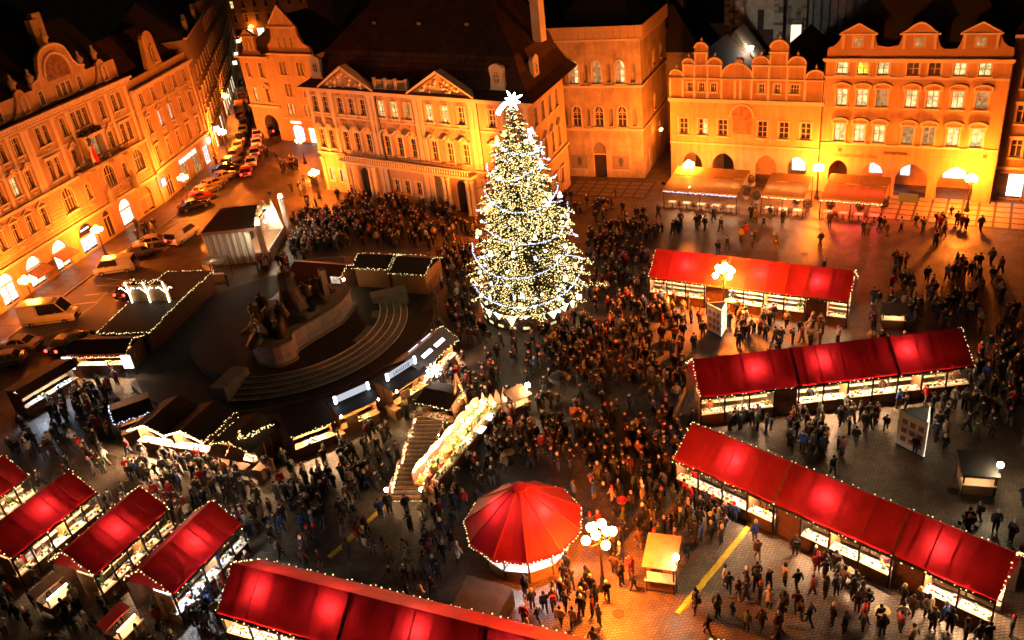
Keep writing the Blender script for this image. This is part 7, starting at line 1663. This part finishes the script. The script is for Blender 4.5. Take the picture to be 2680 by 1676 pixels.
# areas the photograph shows people in: outline seen from the tower, number of people, share walking
AREAS = [
 ([(570, 655), (660, 585), (745, 500), (880, 500), (1000, 520), (1110, 545), (1120, 580), (1030, 585), (830, 588), (700, 615), (640, 690)], 250, .1, 'before the stage'),
 ([(740, 490), (900, 478), (1120, 500), (1115, 545), (880, 505)], 70, .4, 'before the baroque palace'),
 ([(1040, 590), (1120, 600), (1115, 730), (1160, 775), (1100, 830), (1060, 790), (1048, 700)], 110, .2, 'beside the monument ring'),
 ([(1100, 800), (1180, 765), (1340, 750), (1560, 690), (1640, 830), (1620, 960), (1420, 960), (1280, 900), (1200, 870)], 250, .4, 'below the fir tree'),
 ([(1400, 560), (1530, 580), (1530, 660), (1680, 700), (1660, 800), (1500, 740), (1400, 690)], 130, .4, 'near the upper red stall'),
 ([(1690, 710), (2010, 728), (2100, 700), (2280, 760), (2050, 790), (1750, 830), (1700, 790)], 95, .3, 'below the upper red stall'),
 ([(2050, 690), (2300, 690), (2418, 760), (2290, 770), (2120, 760)], 45, .4, 'beyond the middle red stall'),
 ([(2320, 800), (2418, 770), (2418, 980), (2330, 940)], 55, .4, 'at the dark right edge'),
 ([(1660, 965), (2290, 895), (2310, 930), (1960, 970), (1720, 1000)], 48, .2, 'at the middle red stall'),
 ([(1750, 1010), (2080, 980), (2090, 1100), (2060, 1170), (1860, 1060)], 22, .5, 'behind the slanting stall'),
 ([(2130, 960), (2418, 960), (2418, 1080), (2330, 1000), (2180, 1070)], 20, .5, 'near the tall advert stand'),
 ([(2200, 1130), (2418, 1130), (2418, 1240), (2300, 1210)], 6, .6, 'on the open paving at right'),
 ([(1240, 960), (1590, 980), (1585, 1100), (1600, 1200), (1420, 1225), (1385, 1130), (1250, 1110)], 165, .3, 'above the round red kiosk'),
 ([(1600, 1120), (1640, 1130), (1800, 1205), (1770, 1260), (1620, 1190)], 46, .1, 'at the slanting stall top'),
 ([(1420, 1230), (1600, 1200), (1680, 1260), (1560, 1420), (1400, 1400), (1380, 1330)], 42, .4, 'around the lamp cluster'),
 ([(1600, 1420), (1790, 1260), (1960, 1330), (2050, 1512), (1580, 1512)], 46, .4, 'by the bottom cable ramp'),
 ([(1880, 1260), (2210, 1400), (2290, 1500), (2240, 1512), (1960, 1340)], 30, .3, 'at the slanting stall foot'),
 ([(1990, 1400), (2180, 1430), (2200, 1512), (1990, 1512)], 18, .2, 'gathered near the bottom right'),
 ([(2350, 1330), (2418, 1330), (2418, 1512), (2340, 1512)], 10, .4, 'in the bottom right corner'),
 ([(570, 1140), (680, 1080), (860, 1030), (960, 985), (930, 1150), (820, 1230), (620, 1260), (580, 1200)], 105, .4, 'between the huts and the walkway'),
 ([(340, 1070), (500, 1075), (660, 1100), (600, 1160), (450, 1165), (330, 1110)], 62, .25, 'queueing at the glowing gabled huts'),
 ([(110, 970), (200, 900), (280, 880), (290, 1000), (330, 1090), (210, 1130), (60, 1060)], 120, .2, 'by the blue-lit hut'),
 ([(330, 800), (420, 800), (420, 900), (340, 900)], 14, .2, 'behind the small dark huts'),
 ([(80, 1130), (330, 1110), (480, 1170), (600, 1260), (570, 1300), (500, 1180), (330, 1140), (160, 1110)], 36, .4, 'above the slanting short stalls'),
 ([(225, 1340), (270, 1330), (400, 1210), (430, 1190), (440, 1210), (330, 1330), (290, 1390)], 26, .2, 'in the aisle between short stalls'),
 ([(60, 1330), (90, 1330), (235, 1195), (260, 1210), (150, 1300), (140, 1330)], 18, .2, 'by the second short stall'),
 ([(430, 1415), (560, 1260), (590, 1280), (520, 1340), (505, 1450)], 24, .2, 'beside the bottom-edge stall end'),
 ([(0, 1350), (130, 1390), (310, 1420), (500, 1460), (540, 1512), (0, 1512)], 50, .5, 'in the bottom left corner'),
 ([(560, 1290), (800, 1250), (920, 1190), (1090, 1200), (1100, 1300), (1060, 1390), (900, 1370), (700, 1330)], 62, .6, 'above the bottom-edge stall'),
 ([(1040, 1395), (1180, 1365), (1350, 1340), (1400, 1400), (1440, 1500), (1250, 1460)], 40, .3, 'below the round red kiosk'),
 ([(1110, 1010), (1230, 960), (1250, 1100), (1100, 1150), (1080, 1080)], 60, .2, 'at the open craft stall'),
 ([(1000, 1215), (1090, 1150), (1110, 1200), (1085, 1260), (1020, 1260)], 18, .3, 'by the walkway foot'),
 ([(900, 960), (1000, 950), (1090, 880), (1180, 880), (1120, 960), (960, 1000)], 70, .2, 'around the sign huts'),
 ([(1400, 470), (1560, 470), (1560, 570), (1400, 560)], 40, .6, 'before the stone tower house'),
 ([(1560, 500), (2100, 510), (2050, 610), (1560, 570)], 44, .7, 'on the lit paving before the awnings'),
 ([(2060, 520), (2400, 470), (2418, 700), (2100, 680)], 42, .7, 'on the lit paving at the far right'),
 ([(640, 350), (740, 430), (880, 480), (740, 495), (680, 430), (610, 390)], 38, .6, 'by the palace corner lamp'),
 ([(120, 700), (200, 640), (390, 500), (420, 510), (230, 660)], 12, .7, 'on the pavement below the ornate palace'),
 ([(505, 400), (530, 300), (545, 300), (530, 400)], 8, .7, 'at the narrow street mouth'),
]
AREAS.append(([(300, 1080), (620, 1080), (1100, 780), (1380, 560), (1560, 570), (2100, 700), (2418, 760), (2418, 1512), (0, 1512), (0, 1120)], 150, .6, ''))
AREAS.append(([(605, 650), (640, 595), (745, 505), (840, 560), (700, 612), (640, 690)], 110, .1, 'before the stage'))
AREAS.append(([(640, 340), (760, 440), (1120, 500), (1330, 430), (1560, 470), (1900, 500), (2418, 500), (2418, 740), (1560, 570), (1100, 600), (700, 600), (620, 420)], 55, .7, ''))
MARKS = [((-30, 99), 'before the stage'), ((-14, 103), 'before the baroque palace'), ((-5, 76), 'beside the monument ring'), ((1, 64), 'below the fir tree'), ((11, 76), 'right of the fir tree'), ((19, 66), 'at the upper red stall'), ((29, 61), 'past the upper red stall end'), ((36, 55), 'past the middle stall end'), ((22, 51), 'at the middle red stall'), ((17, 46), 'behind the slanting stall'), ((26, 46), 'near the tall advert stand'), ((27, 37), 'behind the slanting stall foot'), ((5, 48), 'above the round red kiosk'), ((9, 43), 'at the slanting stall top'), ((4, 36), 'around the lamp cluster'), ((9, 34), 'by the bottom cable ramp'), ((14, 37), 'midway along the slanting stall'), ((19, 32), 'at the slanting stall foot'), ((14, 30), 'near the bottom right'), ((25, 31), 'in the bottom right corner'), ((-13, 51), 'left of the plank walkway'), ((-18, 52), 'below the white-lit food hut'), ((-24, 53), 'below the swag-lit hut'), ((-30, 56), 'at the glowing gabled huts'), ((-37, 63), 'by the blue-edged hut'), ((-42, 65), 'by the blue-lit fruit hut'), ((-36, 55), 'above the short stalls'), ((-24, 47), 'above the short stall row'), ((-24, 43), 'in the short stall aisle'), ((-30, 45), 'by the second short stall'), ((-19, 41), 'at the bottom-edge stall end'), ((-27, 38), 'in the bottom left corner'), ((-36, 41), 'at the lower left edge'), ((-11, 43), 'above the bottom-edge stall'), ((-6, 39), 'by the covered box stand'), ((-1, 36), 'below the round red kiosk'), ((-2, 53), 'at the open craft stall'), ((-6, 45), 'by the walkway foot'), ((-9, 57), 'around the sign huts'), ((0, 58), 'by the glass-fronted cart')]
def inside(x, y, poly):
    c = False; n = len(poly)
    for i in range(n):
        (x0, y0), (x1, y1) = poly[i], poly[(i + 1) % n]
        if (y0 > y) != (y1 > y) and x < (x1 - x0) * (y - y0) / (y1 - y0) + x0: c = not c
    return c
DENSE = ('before the stage', 'beside the monument ring', 'below the fir tree', 'near the upper red stall', 'above the round red kiosk')
pr = random.Random(21); PEOPLE = []; grid = {}
def free(x, y, d):
    k = (int(x // .8), int(y // .8))
    for i in (-1, 0, 1):
        for j in (-1, 0, 1):
            for q in grid.get((k[0] + i, k[1] + j), ()):
                if (q[0] - x) ** 2 + (q[1] - y) ** 2 < d * d: return False
    return True
def pick(lst): return pr.choices(lst, [c[-1] for c in lst])[0]
for poly, cnt, wk, where in AREAS:
    cnt = int(cnt * (.74 if cnt > 80 and where and where in DENSE else .62 if cnt > 80 and where else .66 if where else 1))
    gp = [G(*p) for p in poly]; gp = [(p.x, p.y) for p in gp]
    xs = [p[0] for p in gp]; ys = [p[1] for p in gp]; made = tries = 0
    while made < cnt and tries < cnt * 60:
        tries += 1
        if made and pr.random() < .45 and PEOPLE:   # people stand in small groups
            q = PEOPLE[-1 - pr.randrange(min(made, 5))]; x, y = q['x'] + pr.gauss(0, .6), q['y'] + pr.gauss(0, .6)
        else: x, y = pr.uniform(min(xs), max(xs)), pr.uniform(min(ys), max(ys))
        if not inside(x, y, gp): continue
        if pr.random() < .6: x += pr.gauss(0, 1.3); y += pr.gauss(0, 1.3)
        if blocked(x, y) or not free(x, y, .46): continue
        mk = min(MARKS, key=lambda m_: (m_[0][0] - x) ** 2 + (m_[0][1] - y) ** 2); near_by = mk[1] if (mk[0][0] - x) ** 2 + (mk[0][1] - y) ** 2 < 100 else (where or 'on the open paving')
        grid.setdefault((int(x // .8), int(y // .8)), []).append((x, y)); made += 1
        walk = pr.random() < wk
        pose = pr.choice(('walking', 'striding')) if walk else pr.choices(('standing', 'standing with hands in pockets', 'holding up a phone', 'holding a cup'), (4, 4, 1, 2))[0]
        px = PX((x, y, 1)); PEOPLE.append(dict(x=x, y=y, pose=pose, where=near_by, d=px[2], vis=0 < px[0] < 2418 and 0 < px[1] < 1512, rz=pr.uniform(0, 2 * PI), h=pr.uniform(.9, 1.03) if pr.random() > .07 else pr.uniform(.62, .8)))
PEOPLE.sort(key=lambda p: p['d'] + (0 if p['vis'] else 1e3))
near, far = PEOPLE[:272], [p for p in PEOPLE[272:]]
SELL = {}
for o in bpy.data.objects:
    if o.name.startswith('goods_tray') and ' counter of the ' in o.get('label', ''):
        q_ = o['label'].split(' counter of the ')[1].split(',')[0]
        b_ = min((m_ for m_ in bpy.data.objects if m_.name.startswith('market_stall')), key=lambda m_: ((m_.matrix_basis.inverted() @ o.location).y - .42) ** 2 + (0 if -.1 < (m_.matrix_basis.inverted() @ o.location).x < 30 else 99)); SELL[b_.name] = q_ + ' counter'
used = set()
SHORT = {'standing': 'standing', 'standing with hands in pockets': 'hands pocketed', 'walking': 'walking', 'striding': 'striding', 'holding up a phone': 'phone raised', 'holding a cup': 'holding cup'}
for p in near:
    for t in range(200):
        coat, hair, bag, lg = pick(COATS), pick(HAIRS), pr.random() < .16, pr.random() < .3
        kid = p['h'] < .85
        lab = '%sperson in %s %s, %s, %s, %s' % ('small ' if kid else '', coat[0], 'coat' if lg else 'jacket', hair[0] + (', backpack' if bag else ''), SHORT[p['pose']], p['where'])
        if lab not in used and len(lab.split()) <= 16: break
    used.add(lab)
    o = put('person', BODY[(p['pose'], lg)], None, (p['x'], p['y'], .012), p['rz'], (p['h'],) * 3); o.color = (*coat[1], 1)
    tag(o, lab, 'person', 'people at the christmas market')
    h = put({'hair': 'hair', 'long_hair': 'hair', 'hat': 'woolly_hat', 'hood': 'hood'}[hair[1]], HEADS[hair[1]], o, (0, .008, 1.655)); h.color = (*hair[2], 1)
    if bag: k = put('backpack', BPK, o); k.color = (*pick(COATS)[1], 1)
# the rest of the crowd, too many to pick apart
mv, mf, mc = [], [], []
LOWP = {}
for pn, ps in POSES.items():
    me = body_mesh('low', ps, 1.12, False, 0); hm = HEADS['hair']
    vv = np.array([v.co for v in me.vertices]); ff = [(tuple(f.vertices), f.material_index) for f in me.polygons]
    b = MB(); b.ball((0, .01, 1.68), .12, 6, 4); o_ = len(vv); vv = np.vstack([vv, np.array(b.v)]); ff += [(tuple(i + o_ for i in f), 4) for f in b.f]
    LOWP[pn] = (vv, ff); bpy.data.meshes.remove(me)
off = 0; VV = []; FF = []; CC = []
for p in far:
    vv, ff = LOWP[p['pose']]; c, s = math.cos(p['rz']), math.sin(p['rz']); h = p['h']
    VV.append(np.stack([(vv[:, 0] * c - vv[:, 1] * s) * h + p['x'], (vv[:, 0] * s + vv[:, 1] * c) * h + p['y'], vv[:, 2] * h + .01], 1))
    coat, hair = pick(COATS)[1], pick(HAIRS)[2]; tr = pr.choice([(.012, .012, .014), (.02, .028, .05), (.05, .042, .035), (.1, .085, .07)])
    pal = [coat, tr, (.5, .3, .2), (.02, .018, .016), hair]
    for f, m in ff: FF.append(tuple(i + off for i in f)); CC.append((len(f), pal[m]))
    off += len(vv)
if far:
    me = bpy.data.meshes.new('crowd'); me.from_pydata(np.vstack(VV).tolist(), [], FF)
    at_ = me.color_attributes.new('tint', 'FLOAT_COLOR', 'CORNER'); arr = []
    for n_, c in CC: arr.extend([*c, 1.0] * n_)
    at_.data.foreach_set('color', arr)
    m = bpy.data.materials.new('crowd_clothes'); m.use_nodes = True; n = m.node_tree.nodes; a = n.new('ShaderNodeAttribute'); a.attribute_name = 'tint'; m.node_tree.links.new(a.outputs['Color'], n['Principled BSDF'].inputs['Base Color']); n['Principled BSDF'].inputs['Roughness'].default_value = .8
    me.materials.append(m); me.polygons.foreach_set('use_smooth', [True] * len(me.polygons))
    cw = put('crowd', me); stuff(cw); cw['label'] = 'dense crowd of visitors in dark winter clothes filling the square'; cw['category'] = 'crowd'
# sellers behind the counters
vr = random.Random(77)
for st_ in [o for o in bpy.data.objects if o.name.startswith('market_stall')]:
    n_ = len([c for c in st_.children if c.name.startswith('counter')])
    cs_ = [c for c in st_.children if c.name.startswith('counter')]
    for j, c in enumerate(cs_[::3]):
        xs_ = [v.co.x for v in c.data.vertices]; x = (min(xs_) + max(xs_)) / 2 + vr.uniform(-.4, .4); coat, hair = vr.choice(COATS), vr.choice(HAIRS)
        o = put('person', BODY[(vr.choice(('standing', 'holding a cup')), False)], None, st_.matrix_basis @ Vector((x, 1.05, .012)), st_.rotation_euler.z + PI, (.97,) * 3); o.color = (*coat[1], 1)
        h = put('hair' if 'hair' in hair[1] else 'woolly_hat' if hair[1] == 'hat' else 'hood', HEADS[hair[1]], o, (0, .008, 1.655)); h.color = (*hair[2], 1)
        tag(o, '%s seller, %s jacket, at the %s' % (ORD[j], coat[0], SELL[st_.name]), 'person', 'sellers in the red stalls')
print('people', len(PEOPLE), 'near', len(near), 'far', len(far), 'farthest near', near[-1]['d'])
# two prams among the walkers
for x, y, l_ in ((2285, 1245, 'pram with dark hood pushed across the open paving'), (2010, 1375, 'green pushchair near the lower end of the slanting stall')):
    p = G(x, y); t = thing('pram', l_, 'pram', p, rad(200)); b = MB(); b.extx([(-.35, .55), (-.4, .85), (.05, .85), (.35, 1.0), (.4, .75), (.3, .5)], -.2, .2); b.build('seat', mat('pram_cloth', (.1, .1, .06), .8), t); b = MB(); b.tube([(-.2, -.4, .2), (-.2, .3, .6), (-.2, .75, 1.05), (.2, .75, 1.05), (.2, .3, .6), (.2, -.4, .2)], .02); b.build('frame', M_METAL, t)
    for sx in (-.25, .25):
        for sy in (-.4, .35): b = MB(); b.cyl((sx - .03, sy, .14), (sx + .03, sy, .14), .14, .14, 10); b.build('wheel', M_TYRE, t)
